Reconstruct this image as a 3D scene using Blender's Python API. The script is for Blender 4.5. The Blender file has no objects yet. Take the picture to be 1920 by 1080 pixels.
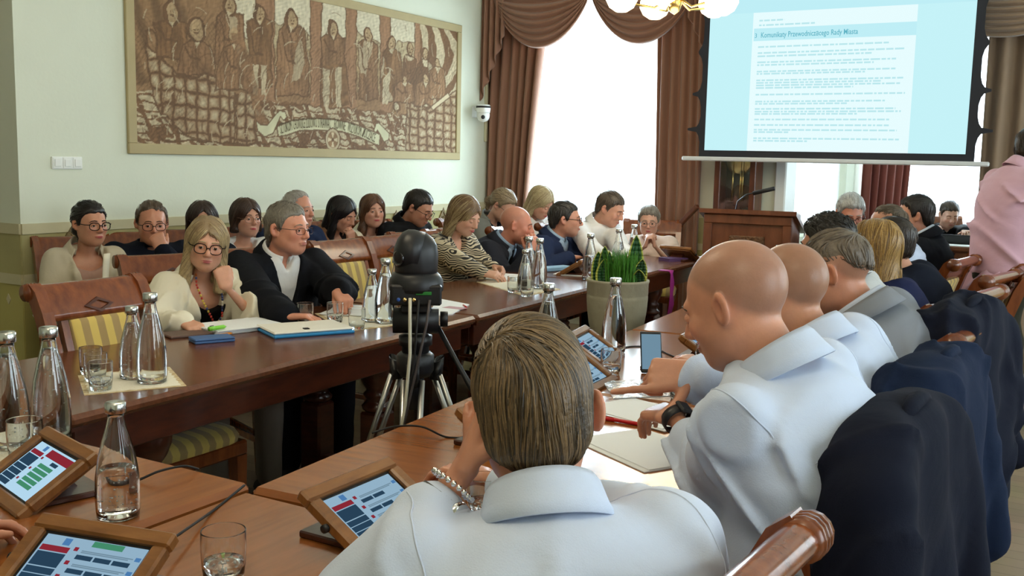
import bpy, bmesh, math, random
import numpy as np
from mathutils import Vector, Matrix
random.seed(7)
rng = np.random.default_rng(11)
scene = bpy.context.scene
COL = scene.collection
R_ = math.radians
# ------------------------------------------------------------------ camera
CAM_H = 1.47
FPX = 1900.0
camd = bpy.data.cameras.new('camera')
camd.sensor_width = 36.0
camd.lens = 36.0 * FPX / 1920.0
camd.clip_start = 0.05
camd.clip_end = 200
cam = bpy.data.objects.new('camera', camd)
COL.objects.link(cam)
CAM_R = Matrix.Rotation(R_(30), 3, 'Z') @ Matrix.Rotation(R_(90 - 7.26), 3, 'X') @ Matrix.Rotation(R_(1.29), 3, 'Z')
cam.matrix_world = Matrix.Translation((0, 0, CAM_H)) @ CAM_R.to_4x4()
scene.camera = cam
# ------------------------------------------------------------------ world, daylight, exposure
world = bpy.data.worlds.new('overcast_sky')
scene.world = world
world.use_nodes = True
bgn = world.node_tree.nodes['Background']
bgn.inputs['Color'].default_value = (0.86, 0.95, 1.0, 1)
bgn.inputs['Strength'].default_value = 7.0
vs = scene.view_settings
vs.view_transform = 'Standard'
vs.look = 'None'
vs.gamma = 1.0
vs.use_curve_mapping = False
vs.exposure = -0.45

def area_light(name, loc, rot, sx, sy, power, color):
    l = bpy.data.lights.new(name, 'AREA')
    l.shape = 'RECTANGLE'
    l.size = sx
    l.size_y = sy
    l.energy = power
    l.color = color
    o = bpy.data.objects.new(name, l)
    o.location = loc
    o.rotation_euler = rot
    COL.objects.link(o)
    return o
DAY = (0.76, 0.92, 1.0)
# daylight entering by the real window openings (each light fills its opening, just outside the glass)
area_light('window_daylight', (-3.85, 8.45, 1.95), (R_(-90), 0, 0), 1.4, 2.1, 190, DAY)
area_light('window_daylight', (-1.1, 12.0, 1.9), (R_(-90), 0, 0), 2.4, 2.1, 150, DAY)
area_light('window_daylight', (2.65, 1.3, 1.9), (0, R_(90), 0), 2.0, 1.7, 26, DAY)
area_light('window_daylight', (2.65, 4.3, 1.9), (0, R_(90), 0), 2.0, 1.7, 34, DAY)
area_light('window_daylight', (2.65, 7.0, 1.9), (0, R_(90), 0), 2.0, 1.5, 30, DAY)

# ------------------------------------------------------------------ helpers
def at(px, py, d):
    """world point seen at a photo pixel, at forward distance d from the camera"""
    return Vector((0, 0, CAM_H)) + (CAM_R @ Vector(((px - 960) / FPX, (540 - py) / FPX, -1.0))) * d
def atz(px, py, z):
    r = CAM_R @ Vector(((px - 960) / FPX, (540 - py) / FPX, -1.0))
    return Vector((0, 0, CAM_H)) + r * ((z - CAM_H) / r.z)

_mats = {}
def srgb(r, g, b):
    f = lambda c: (c / 255 / 12.92) if c / 255 <= 0.04045 else ((c / 255 + 0.055) / 1.055) ** 2.4
    return (f(r), f(g), f(b))
def mat(name, color, rough=0.6, metal=0.0, var=0.0, vscale=8.0, stretch=(1, 1, 1), bump=0.0, bscale=60.0, bstretch=(1, 1, 1),
        spec=0.5, coat=0.0, emit=0.0, trans=0.0, ior=1.45, color2=None, sheen=0.0, subs=0.0, alpha=1.0, vcol=False, coords='Object'):
    m = bpy.data.materials.new(name)
    m.use_nodes = True
    nt = m.node_tree
    b = nt.nodes['Principled BSDF']
    c = tuple(color) + (1,)
    b.inputs['Base Color'].default_value = c
    b.inputs['Roughness'].default_value = rough
    b.inputs['Metallic'].default_value = metal
    b.inputs['Specular IOR Level'].default_value = spec
    b.inputs['Coat Weight'].default_value = coat
    b.inputs['Coat Roughness'].default_value = 0.12
    b.inputs['IOR'].default_value = ior
    b.inputs['Transmission Weight'].default_value = trans
    b.inputs['Sheen Weight'].default_value = sheen
    b.inputs['Alpha'].default_value = alpha
    if subs:
        b.inputs['Subsurface Weight'].default_value = subs
        b.inputs['Subsurface Radius'].default_value = (0.012, 0.005, 0.003)
        b.inputs['Subsurface Scale'].default_value = 1.0
    if emit:
        b.inputs['Emission Color'].default_value = c
        b.inputs['Emission Strength'].default_value = emit
    tc = None
    def mapped(st):
        nonlocal tc
        if tc is None:
            tc = nt.nodes.new('ShaderNodeTexCoord')
        mp = nt.nodes.new('ShaderNodeMapping')
        mp.inputs['Scale'].default_value = st
        nt.links.new(tc.outputs[coords], mp.inputs['Vector'])
        return mp
    src = None
    if vcol:
        a = nt.nodes.new('ShaderNodeAttribute')
        a.attribute_name = 'Col'
        src = a.outputs['Color']
    if var or color2:
        n = nt.nodes.new('ShaderNodeTexNoise')
        n.inputs['Scale'].default_value = vscale
        n.inputs['Detail'].default_value = 5
        n.inputs['Roughness'].default_value = 0.6
        nt.links.new(mapped(stretch).outputs[0], n.inputs['Vector'])
        rp = nt.nodes.new('ShaderNodeMapRange')
        rp.inputs['From Min'].default_value = 0.3
        rp.inputs['From Max'].default_value = 0.7
        nt.links.new(n.outputs['Fac'], rp.inputs['Value'])
        mx = nt.nodes.new('ShaderNodeMix')
        mx.data_type = 'RGBA'
        nt.links.new(rp.outputs[0], mx.inputs['Factor'])
        if color2 is not None:
            mx.inputs['A'].default_value = c
            mx.inputs['B'].default_value = tuple(color2) + (1,)
        else:
            mx.blend_type = 'MULTIPLY'
            v = 1 - var
            if src:
                nt.links.new(src, mx.inputs['A'])
            else:
                mx.inputs['A'].default_value = c
            mx.inputs['B'].default_value = (v, v, v, 1)
        src = mx.outputs['Result']
    if src:
        nt.links.new(src, b.inputs['Base Color'])
    if bump:
        n = nt.nodes.new('ShaderNodeTexNoise')
        n.inputs['Scale'].default_value = bscale
        n.inputs['Detail'].default_value = 4
        nt.links.new(mapped(bstretch).outputs[0], n.inputs['Vector'])
        bp = nt.nodes.new('ShaderNodeBump')
        bp.inputs['Strength'].default_value = bump
        bp.inputs['Distance'].default_value = 0.01
        nt.links.new(n.outputs['Fac'], bp.inputs['Height'])
        nt.links.new(bp.outputs[0], b.inputs['Normal'])
    return m

class MB:
    """collects shapes; build() links them as one mesh object"""
    def __init__(s):
        s.v = []; s.f = []; s.m = []; s.sm = []; s.mi = 0; s.smooth = False
    def add(s, vs, fs, smooth=None):
        o = len(s.v)
        s.v.extend([tuple(p) for p in vs])
        for f in fs:
            s.f.append(tuple(i + o for i in f)); s.m.append(s.mi); s.sm.append(s.smooth if smooth is None else smooth)
        return s
    def box(s, x0, x1, y0, y1, z0, z1, bev=0.0, M=None):
        if x1 < x0: x0, x1 = x1, x0
        if y1 < y0: y0, y1 = y1, y0
        if z1 < z0: z0, z1 = z1, z0
        bev = min(bev, (x1 - x0) * .45, (y1 - y0) * .45, (z1 - z0) * .45)
        if bev <= 0:
            vs = [(x, y, z) for x in (x0, x1) for y in (y0, y1) for z in (z0, z1)]
            fs = [(0, 1, 3, 2), (4, 6, 7, 5), (0, 4, 5, 1), (2, 3, 7, 6), (0, 2, 6, 4), (1, 5, 7, 3)]
        else:
            vs = []
            for sx in (0, 1):
                for sy in (0, 1):
                    for sz in (0, 1):
                        X, Y, Z = (x0, x1)[sx], (y0, y1)[sy], (z0, z1)[sz]
                        dx, dy, dz = (bev, -bev)[sx], (bev, -bev)[sy], (bev, -bev)[sz]
                        vs += [(X, Y + dy, Z + dz), (X + dx, Y, Z + dz), (X + dx, Y + dy, Z)]
            def c(sx, sy, sz, a): return (sx * 4 + sy * 2 + sz) * 3 + a
            fs = []
            for k in (0, 1):
                q = [c(k, 0, 0, 0), c(k, 1, 0, 0), c(k, 1, 1, 0), c(k, 0, 1, 0)]; fs.append(q if k else q[::-1])
                q = [c(0, k, 0, 1), c(1, k, 0, 1), c(1, k, 1, 1), c(0, k, 1, 1)]; fs.append(q[::-1] if k else q)
                q = [c(0, 0, k, 2), c(1, 0, k, 2), c(1, 1, k, 2), c(0, 1, k, 2)]; fs.append(q if k else q[::-1])
            for i in (0, 1):
                for j in (0, 1):
                    q = [c(i, j, 0, 0), c(i, j, 0, 1), c(i, j, 1, 1), c(i, j, 1, 0)]; fs.append(q if i == j else q[::-1])
                    q = [c(i, 0, j, 0), c(i, 0, j, 2), c(i, 1, j, 2), c(i, 1, j, 0)]; fs.append(q[::-1] if i == j else q)
                    q = [c(0, i, j, 1), c(0, i, j, 2), c(1, i, j, 2), c(1, i, j, 1)]; fs.append(q if i == j else q[::-1])
                    for k in (0, 1):
                        t = [c(i, j, k, 0), c(i, j, k, 1), c(i, j, k, 2)]; fs.append(t if (i + j + k) % 2 else t[::-1])
        if M is not None:
            vs = [M @ Vector(p) for p in vs]
        return s.add(vs, fs)
    def tube(s, pts, r, n=8, cap=True, smooth=True, flat=1.0, M=None):
        pts = [Vector(p) for p in pts]
        rs = r if isinstance(r, (list, tuple)) else [r] * len(pts)
        vs = []; fs = []
        up = None
        for i, p in enumerate(pts):
            a = pts[max(i - 1, 0)]; b = pts[min(i + 1, len(pts) - 1)]
            t = (b - a)
            if t.length < 1e-9: t = Vector((0, 0, 1))
            t.normalize()
            if up is None:
                up = Vector((0, 0, 1)) if abs(t.z) < .9 else Vector((1, 0, 0))
            e1 = (up - t * up.dot(t))
            if e1.length < 1e-6: e1 = t.orthogonal()
            e1.normalize(); up = e1
            e2 = t.cross(e1)
            for k in range(n):
                an = 2 * math.pi * k / n
                vs.append(p + e1 * (math.cos(an) * rs[i] * flat) + e2 * (math.sin(an) * rs[i]))
        for i in range(len(pts) - 1):
            for k in range(n):
                k2 = (k + 1) % n
                fs.append((i * n + k, i * n + k2, (i + 1) * n + k2, (i + 1) * n + k))
        if cap:
            fs.append(tuple(range(n))[::-1]); fs.append(tuple((len(pts) - 1) * n + k for k in range(n)))
        if M is not None: vs = [M @ p for p in vs]
        return s.add(vs, fs, smooth)
    def lathe(s, prof, n=24, M=None, smooth=True, cap=True):
        vs = []; fs = []
        for (r, z) in prof:
            for k in range(n):
                an = 2 * math.pi * k / n
                vs.append(Vector((r * math.cos(an), r * math.sin(an), z)))
        for i in range(len(prof) - 1):
            for k in range(n):
                k2 = (k + 1) % n
                fs.append((i * n + k, i * n + k2, (i + 1) * n + k2, (i + 1) * n + k))
        if cap:
            if prof[0][0] > 1e-5: fs.append(tuple(range(n))[::-1])
            if prof[-1][0] > 1e-5: fs.append(tuple((len(prof) - 1) * n + k for k in range(n)))
        if M is not None: vs = [M @ p for p in vs]
        return s.add(vs, fs, smooth)
    def prism(s, poly, axis, a, b, M=None, smooth=False):
        """extrude a 2D polygon: axis 'x' -> poly in (y,z); 'y' -> (x,z); 'z' -> (x,y)"""
        def mk(p, t):
            return {'x': (t, p[0], p[1]), 'y': (p[0], t, p[1]), 'z': (p[0], p[1], t)}[axis]
        n = len(poly)
        vs = [mk(p, a) for p in poly] + [mk(p, b) for p in poly]
        ar = sum(poly[i][0] * poly[(i + 1) % n][1] - poly[(i + 1) % n][0] * poly[i][1] for i in range(n))
        flip = (ar > 0) ^ (b < a) ^ (axis == 'y')
        fs = [tuple(range(n))[::-1], tuple(range(n, 2 * n))] + [(i, (i + 1) % n, n + (i + 1) % n, n + i) for i in range(n)]
        if not flip: fs = [f[::-1] for f in fs]
        if M is not None: vs = [M @ Vector(p) for p in vs]
        return s.add(vs, fs, smooth)
    def grid(s, P, smooth=True, closed=False):
        """P[i][j] points"""
        n, m = len(P), len(P[0])
        vs = [p for row in P for p in row]
        fs = []
        for i in range(n - 1):
            for j in range(m - 1 + (1 if closed else 0)):
                j2 = (j + 1) % m
                fs.append((i * m + j, i * m + j2, (i + 1) * m + j2, (i + 1) * m + j))
        return s.add(vs, fs, smooth)
    def mesh(s, name, mats):
        me = bpy.data.meshes.new(name)
        me.from_pydata(s.v, [], s.f)
        for m_ in (mats if isinstance(mats, (list, tuple)) else [mats]):
            me.materials.append(m_)
        if len(s.f):
            me.polygons.foreach_set('material_index', s.m)
            me.polygons.foreach_set('use_smooth', s.sm)
        me.update()
        return me
    def build(s, name, mats, parent=None, loc=None, rz=None):
        o = bpy.data.objects.new(name, s.mesh(name, mats))
        COL.objects.link(o)
        if parent is not None: o.parent = parent
        if loc is not None: o.location = loc
        if rz is not None: o.rotation_euler = (0, 0, rz)
        return o

def tag(o, label, cat, group=None, kind=None):
    if label: o['label'] = label
    if cat: o['category'] = cat
    if group: o['group'] = group
    if kind: o['kind'] = kind
    return o
def thing(name, label, cat, loc=(0, 0, 0), rz=0.0, group=None):
    o = bpy.data.objects.new(name, None)
    o.empty_display_size = 0.1
    COL.objects.link(o)
    o.location = loc
    o.rotation_euler = (0, 0, rz)
    return tag(o, label, cat, group)
def struct(o):
    o['kind'] = 'structure'
    return o
def copy_tree(o, parent=None):
    c = o.copy()
    COL.objects.link(c)
    c.parent = parent
    for ch in list(o.children):
        copy_tree(ch, c)
    return c
def solidify(o, t, offset=0.0):
    m = o.modifiers.new('thickness', 'SOLIDIFY')
    m.thickness = t
    m.offset = offset
    return o

# ------------------------------------------------------------------ materials
M = {}
M['wall'] = mat('wall_plaster', srgb(218, 222, 204), 0.85, var=0.05, vscale=1.5, bump=0.08, bscale=45)
M['dado'] = mat('dado_wallpaper', srgb(176, 168, 118), 0.8, var=0.18, vscale=3.0, bump=0.05)
M['dado_low'] = mat('dado_lower_wallpaper', srgb(184, 174, 106), 0.8, var=0.15, vscale=2.0)
M['strip'] = mat('dado_strip', srgb(200, 192, 158), 0.75, var=0.08, vscale=5)
M['ornament'] = mat('ornament_gilt', srgb(150, 128, 84), 0.6, color2=srgb(96, 78, 48), vscale=60, bump=0.4)
M['ceiling'] = mat('ceiling_paint', srgb(238, 238, 228), 0.9)
M['white_paint'] = mat('white_paint', srgb(236, 240, 238), 0.5)
M['plastic_white'] = mat('white_plastic', srgb(232, 234, 230), 0.35)
M['black'] = mat('black_plastic', (0.012, 0.012, 0.014), 0.38)
M['black_matte'] = mat('black_matte', (0.010, 0.010, 0.012), 0.7)
M['rubber'] = mat('black_rubber', (0.008, 0.008, 0.009), 0.6)
M['steel'] = mat('brushed_steel', (0.62, 0.62, 0.60), 0.22, 1.0)
M['chrome'] = mat('chrome', (0.8, 0.8, 0.8), 0.08, 1.0)
M['alu'] = mat('aluminium_tube', (0.55, 0.54, 0.52), 0.3, 1.0)
M['brass'] = mat('brass', (0.72, 0.50, 0.18), 0.25, 1.0)
M['gold'] = mat('gold', (0.85, 0.62, 0.25), 0.2, 1.0)
def wood(name, c1, c2, rough=0.28, st=(18, 1.6, 18), coat=0.25, sc=3.0):
    return mat(name, c1, rough, color2=c2, vscale=sc, stretch=st, coat=coat, bump=0.03, bscale=30, bstretch=st)
M['table_top'] = wood('mahogany_table_top', srgb(154, 92, 46), srgb(134, 78, 37), 0.19, (14, 1.2, 14), 0.25)
M['table_top_left'] = wood('dark_mahogany_table_top', srgb(112, 66, 42), srgb(86, 48, 29), 0.24, (14, 1.2, 14), 0.2)
M['table_dark'] = wood('mahogany_table_frame', srgb(84, 38, 20), srgb(58, 25, 13), 0.3, (3, 3, 14), 0.3)
M['chair_wood'] = wood('chair_wood', srgb(136, 72, 34), srgb(98, 46, 20), 0.25, (10, 10, 2), 0.5)
M['tablet_wood'] = wood('oak_tablet_frame', srgb(150, 100, 52), srgb(112, 70, 32), 0.35, (3, 14, 3), 0.2)
M['podium_wood'] = wood('podium_wood', srgb(122, 72, 46), srgb(88, 48, 28), 0.35, (6, 6, 1.5), 0.2)
M['clock_wood'] = wood('clock_wood', srgb(112, 58, 34), srgb(76, 36, 20), 0.35, (8, 8, 1.5), 0.2)
M['paper'] = mat('paper', srgb(236, 238, 240), 0.7)
M['paper_cream'] = mat('cream_paper', srgb(236, 232, 222), 0.6)
M['paper_grey'] = mat('printed_grey', srgb(150, 152, 158), 0.7)
M['curtain'] = mat('curtain_fabric', srgb(142, 100, 78), 0.75, var=0.12, vscale=6, stretch=(1, 1, .15), sheen=0.3)
M['curtain_right'] = mat('curtain_fabric_tan', srgb(140, 116, 92), 0.75, var=0.12, vscale=6, stretch=(1, 1, .15), sheen=0.3)
M['water'] = mat('water', (0.97, 0.99, 1.0), 0.02, trans=1.0, ior=1.33)
M['glass'] = mat('clear_glass', (0.97, 0.99, 0.99), 0.02, trans=1.0, ior=1.46)
# ================================================================== THE SETTING
LW = -4.93       # left wall plane
FW = 8.15        # far wall plane
RW = 2.5         # right wall plane
CEIL = 3.6
# floor
def floor_mat():
    m = bpy.data.materials.new('parquet_floor'); m.use_nodes = True
    nt = m.node_tree; b = nt.nodes['Principled BSDF']
    tc = nt.nodes.new('ShaderNodeTexCoord')
    mp = nt.nodes.new('ShaderNodeMapping'); mp.inputs['Scale'].default_value = (1, 1, 1)
    nt.links.new(tc.outputs['Object'], mp.inputs['Vector'])
    br = nt.nodes.new('ShaderNodeTexBrick')
    br.inputs['Scale'].default_value = 2.2
    br.inputs['Mortar Size'].default_value = 0.004
    br.inputs['Brick Width'].default_value = 1.4; br.inputs['Row Height'].default_value = 0.2
    br.inputs['Color1'].default_value = srgb(172, 150, 122) + (1,)
    br.inputs['Color2'].default_value = srgb(150, 130, 104) + (1,)
    br.inputs['Mortar'].default_value = srgb(110, 94, 74) + (1,)
    nt.links.new(mp.outputs[0], br.inputs['Vector'])
    n = nt.nodes.new('ShaderNodeTexNoise'); n.inputs['Scale'].default_value = 3.0; n.inputs['Detail'].default_value = 6
    nt.links.new(mp.outputs[0], n.inputs['Vector'])
    mx = nt.nodes.new('ShaderNodeMix'); mx.data_type = 'RGBA'; mx.blend_type = 'MULTIPLY'
    mx.inputs['Factor'].default_value = 0.35
    nt.links.new(br.outputs['Color'], mx.inputs['A']); nt.links.new(n.outputs['Color'], mx.inputs['B'])
    nt.links.new(mx.outputs['Result'], b.inputs['Base Color'])
    b.inputs['Roughness'].default_value = 0.32
    b.inputs['Coat Weight'].default_value = 0.2
    return m
struct(MB().box(-7.6, RW, -2.4, 12.6, -0.1, 0).build('floor', floor_mat()))
struct(MB().box(-7.6, RW, -2.4, 12.6, CEIL, CEIL + .1).build('ceiling', M['ceiling']))

DADO = 1.07
def dado_wall(o, axis, c, a, b, sgn):
    """strips and wallpaper of the dado on a wall; parts of the wall object"""
    def bx(z0, z1, t):
        m = MB()
        if axis == 'x': m.box(min(c, c + sgn * t), max(c, c + sgn * t), a, b, z0, z1)
        else: m.box(a, b, min(c, c + sgn * t), max(c, c + sgn * t), z0, z1)
        return m
    bx(DADO - .055, DADO, .012).build('dado_strip', M['strip'], o)
    bx(.80, DADO - .055, .004).build('dado_frieze', M['dado'], o)
    bx(.745, .80, .012).build('dado_strip', M['strip'], o)
    bx(.14, .745, .004).build('dado_wallpaper', M['dado_low'], o)
    bx(0, .14, .02).build('skirting', M['table_dark'], o)

# left wall (from the convex corner to the window wall) and its return to the left
wl = struct(MB().box(LW - .25, LW, 3.33, FW, 0, CEIL).build('wall_left', M['wall']))
dado_wall(wl, 'x', LW, 3.33, FW, 1)
wr = struct(MB().box(-7.6, LW - .25, 3.33, 3.58, 0, CEIL).build('wall_left_return', M['wall']))
dado_wall(wr, 'y', 3.33, -7.6, LW, -1)
# rhombic gilt ornaments on the frieze
def ornament_mesh(axis):
    m = MB()
    w, h, t = .075, .115, .012
    outer = [(-w, 0), (0, h), (w, 0), (0, -h)]
    inner = [(-w * .72, 0), (0, h * .72), (w * .72, 0), (0, -h * .72)]
    for i in range(4):
        j = (i + 1) % 4
        m.prism([outer[i], outer[j], inner[j], inner[i]], axis, 0, t)
    m.prism(inner, axis, 0, t * .4)
    for k in range(6):
        a = k * math.pi / 3
        m.lathe([(0.0, .0), (.011, .001), (.008, .007), (0, .010)], 8,
                (Matrix.Translation((0.004, .026 * math.cos(a), .04 * math.sin(a))) @ Matrix.Rotation(R_(90), 4, 'Y')) if axis == 'x'
                else (Matrix.Translation((.026 * math.cos(a), -.004, .04 * math.sin(a))) @ Matrix.Rotation(R_(90), 4, 'X')))
    return m.mesh('ornament', M['ornament'])
om = ornament_mesh('x')
for y in (3.62, 4.12, 4.62, 5.12, 5.62, 6.12, 6.62, 7.30, 7.85):
    o = bpy.data.objects.new('ornament', om); COL.objects.link(o); o.parent = wl; o.location = (LW + .004, y, .925)
om2 = ornament_mesh('x')
for x in (-5.25, -5.75, -6.25):
    o = bpy.data.objects.new('ornament', om2); COL.objects.link(o); o.parent = wr; o.location = (x, 3.326, .925); o.rotation_euler = (0, 0, R_(-90))
# small embossed lozenges on the lower wallpaper
lz = MB().prism([(-.018, 0), (0, .03), (.018, 0), (0, -.03)], 'x', 0, .004).mesh('lozenge', M['strip'])
for k, y in enumerate([3.40, 3.62, 3.84, 4.06]):
    for j, z in enumerate((.66, .48, .30)):
        o = bpy.data.objects.new('lozenge', lz); COL.objects.link(o); o.parent = wl; o.location = (LW + .004, y + (.11 if j % 2 else 0), z)
for k in range(5):
    for j, z in enumerate((.66, .48, .30)):
        o = bpy.data.objects.new('lozenge', lz); COL.objects.link(o); o.parent = wr; o.location = (-5.05 - .22 * k - (.11 if j % 2 else 0), 3.326, z); o.rotation_euler = (0, 0, R_(-90))

# window wall: openings W1 (window) and the bay
W1 = (-4.60, -3.10, .82, 3.05)
BAY = (-2.25, .9)
fwm = MB()
fwm.box(LW - .25, W1[0], FW, FW + .25, 0, CEIL)
fwm.box(W1[0], W1[1], FW, FW + .25, 0, W1[2])
fwm.box(W1[0], W1[1], FW, FW + .25, W1[3], CEIL)
fwm.box(W1[1], BAY[0], FW, FW + .25, 0, CEIL)
fwm.box(BAY[0], BAY[1], FW, FW + .25, 3.1, CEIL)
fwm.box(BAY[1], RW, FW, FW + .25, 0, CEIL)
wf = struct(fwm.build('wall_far', M['wall']))
for a, b in ((LW, W1[0]), (W1[1], BAY[0]), (BAY[1], RW)):
    dado_wall(wf, 'y', FW, a, b, -1)
# the bay behind the screen, lower wall and window surround
BY = 11.75
bm_ = MB()
bm_.box(BAY[0] - .25, BAY[0], FW + .25, 8.55, 0, CEIL)
bm_.box(BAY[0] - .25, BAY[0], 8.55, 10.6, 0, .85)
bm_.box(BAY[0] - .25, BAY[0], 8.55, 10.6, 3.0, CEIL)
bm_.box(BAY[0] - .25, BAY[0], 10.6, BY, 0, CEIL)
wbl = struct(bm_.build('wall_bay_left', M['wall']))
bm_ = MB()
bm_.box(BAY[0] - .25, -2.05, BY, BY + .25, 0, CEIL)
bm_.box(-2.05, .7, BY, BY + .25, 0, .85)
bm_.box(-2.05, .7, BY, BY + .25, 3.0, CEIL)
bm_.box(.7, 1.15, BY, BY + .25, 0, CEIL)
wbb = struct(bm_.build('wall_bay_far', M['wall']))
struct(MB().box(BAY[1], BAY[1] + .25, FW + .25, BY, 0, CEIL).build('wall_bay_right', M['wall']))
# right wall with three windows, back wall
rm = MB()
RWIN = [(.3, 2.3), (3.3, 5.3), (6.1, 7.9)]
ys = [-2.4] + [v for w in RWIN for v in w] + [FW]
for i in range(0, len(ys), 2):
    rm.box(RW, RW + .25, ys[i], ys[i + 1], 0, CEIL)
for a, b in RWIN:
    rm.box(RW, RW + .25, a, b, 0, .85); rm.box(RW, RW + .25, a, b, 3.0, CEIL)
wrr = struct(rm.build('wall_right', M['wall']))
struct(MB().box(-7.6, RW + .25, -2.65, -2.4, 0, CEIL).build('wall_back', M['wall']))
struct(MB().box(-7.85, -7.6, -2.4, 3.58, 0, CEIL).build('wall_alcove', M['wall']))

# windows: frame, mullions, panes
def pane_mat():
    m = bpy.data.materials.new('window_glass'); m.use_nodes = True
    nt = m.node_tree; nt.nodes.remove(nt.nodes['Principled BSDF'])
    t = nt.nodes.new('ShaderNodeBsdfTransparent'); t.inputs[0].default_value = (.97, .99, 1, 1)
    g = nt.nodes.new('ShaderNodeBsdfGlossy'); g.inputs['Roughness'].default_value = .02
    x = nt.nodes.new('ShaderNodeMixShader'); x.inputs[0].default_value = .06
    nt.links.new(t.outputs[0], x.inputs[1]); nt.links.new(g.outputs[0], x.inputs[2])
    nt.links.new(x.outputs[0], nt.nodes['Material Output'].inputs[0])
    return m
M['pane'] = pane_mat()
def sheer_mat():
    m = bpy.data.materials.new('sheer_voile'); m.use_nodes = True
    nt = m.node_tree; nt.nodes.remove(nt.nodes['Principled BSDF'])
    t = nt.nodes.new('ShaderNodeBsdfTransparent')
    g = nt.nodes.new('ShaderNodeBsdfTranslucent'); g.inputs[0].default_value = (.95, .97, 1, 1)
    d = nt.nodes.new('ShaderNodeBsdfDiffuse'); d.inputs[0].default_value = (.9, .93, .95, 1)
    x = nt.nodes.new('ShaderNodeMixShader'); x.inputs[0].default_value = .25
    y = nt.nodes.new('ShaderNodeMixShader'); y.inputs[0].default_value = .35
    nt.links.new(g.outputs[0], x.inputs[1]); nt.links.new(d.outputs[0], x.inputs[2])
    nt.links.new(t.outputs[0], y.inputs[1]); nt.links.new(x.outputs[0], y.inputs[2])
    nt.links.new(y.outputs[0], nt.nodes['Material Output'].inputs[0])
    return m
M['sheer'] = sheer_mat()
def window(n, axis, c, a, b, z0, z1, nv):
    """axis 'y': plane y=c spanning x a..b; axis 'x': plane x=c spanning y"""
    def bx(u0, u1, w0, w1, t=.04):
        m = MB()
        if axis == 'y': m.box(u0, u1, c - t, c + t, w0, w1, .006)
        else: m.box(c - t, c + t, u0, u1, w0, w1, .006)
        return m
    f = MB()
    parts = [(a, a + .06, z0, z1), (b - .06, b, z0, z1), (a, b, z0, z0 + .06), (a, b, z1 - .06, z1)]
    root = None
    for p in parts:
        for v in [bx(*p)]:
            f.add(v.v, v.f)
    root = struct(f.build('window_%d' % n, M['white_paint']))
    tz = z0 + (z1 - z0) * .7
    bx(a + .06, b - .06, tz - .03, tz + .03, .03).build('transom', M['white_paint'], root)
    w = (b - a) / nv
    for k in range(nv):
        u0, u1 = a + k * w + .03, a + (k + 1) * w - .03
        if k: bx(a + k * w - .025, a + k * w + .025, z0 + .06, z1 - .06, .03).build('mullion', M['white_paint'], root)
        for (q0, q1) in ((z0 + .05, tz - .02), (tz + .02, z1 - .05)):
            bx(u0, u1, q0, q1, .003).build('pane', M['pane'], root)
    return root
window(1, 'y', FW + .2, W1[0], W1[1], W1[2], W1[3], 2)
window(2, 'y', BY + .2, -2.05, .7, .85, 3.0, 3)
window(3, 'x', BAY[0] - .2, 8.55, 10.6, .85, 3.0, 2)
for i, (a, b) in enumerate(RWIN):
    window(4 + i, 'x', RW + .2, a, b, .85, 3.0, 2)
struct(MB().box(W1[0] - .05, W1[1] + .05, FW - .16, FW + .2, W1[2] - .05, W1[2], .01).build('trim_1', M['white_paint']))
struct(MB().box(-2.1, .75, BY - .16, BY + .2, .8, .85, .01).build('trim_2', M['white_paint']))
struct(MB().box(BAY[0] - .03, BAY[0] + .06, FW - .03, FW + .28, 0, 3.1, .01).build('trim_3', M['white_paint']))
# radiator under the first window
rd = thing('radiator', 'white ribbed radiator under the tall window behind the grey haired lady', 'radiator', (-3.85, FW - .1, 0))
for k in range(18):
    MB().box(-.62 + k * .07, -.57 + k * .07, -.035, .035, .14, .70, .012).build('fin', M['white_paint'], rd)
MB().box(-.63, .64, -.02, .02, .16, .19).build('pipe', M['white_paint'], rd)

# ------------------------------------------------------------------ curtains
def curtain(name, label, xa, xb, ya, yb, z0, z1, pleats, amp, m, pinch=None, group='curtain drapes', n=None):
    """pleated drape between (xa,ya) and (xb,yb); pinch(t)->(u0,u1) narrows it along its height t=0 bottom..1 top"""
    n = n or pleats * 8
    rows = 26
    P = []
    d = Vector((xb - xa, yb - ya, 0)); L = d.length; d.normalize(); nn = Vector((-d.y, d.x, 0))
    ph = random.random() * 6
    for i in range(rows + 1):
        t = i / rows
        z = z0 + (z1 - z0) * t
        u0, u1 = pinch(t) if pinch else (0, 1)
        row = []
        for j in range(n + 1):
            s = j / n
            u = u0 + (u1 - u0) * (s + .012 * math.sin(9 * s + 2 * t + ph))
            a = amp * (.75 + .25 * math.sin(3.1 * s * pleats / 3 + ph)) * math.sin(2 * math.pi * pleats * s + .5 * math.sin(4 * t + 5 * s))
            row.append(Vector((xa, ya, z)) + d * (u * L) + nn * a)
        P.append(row)
    o = MB().grid(P).build(name, m)
    solidify(o, .006)
    return tag(o, label, 'curtain', group)
CY = FW - .14
curtain('curtain', 'long brown drape left of the tall window, beside the wall camera', -4.93, -4.28, CY, CY, .02, 3.12, 6, .045, M['curtain'],
        pinch=lambda t: (0.0, .62 + .38 * t ** 1.5))
curtain('curtain', 'long brown drape between the tall window and the projection screen', -3.30, -2.86, CY, CY, .02, 3.12, 5, .04, M['curtain'],
        pinch=lambda t: (.12 - .12 * t, 1))
curtain('curtain', 'tan drape hanging at the right edge behind the pink shirt', -.78, -.05, CY, CY, .02, 3.0, 6, .045, M['curtain_right'],
        pinch=lambda t: (.04 * (1 - t), 1))
M['curtain_red'] = mat('curtain_fabric_red', srgb(132, 66, 56), 0.75, var=0.12, vscale=6, stretch=(1, 1, .15), sheen=0.3)
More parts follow.
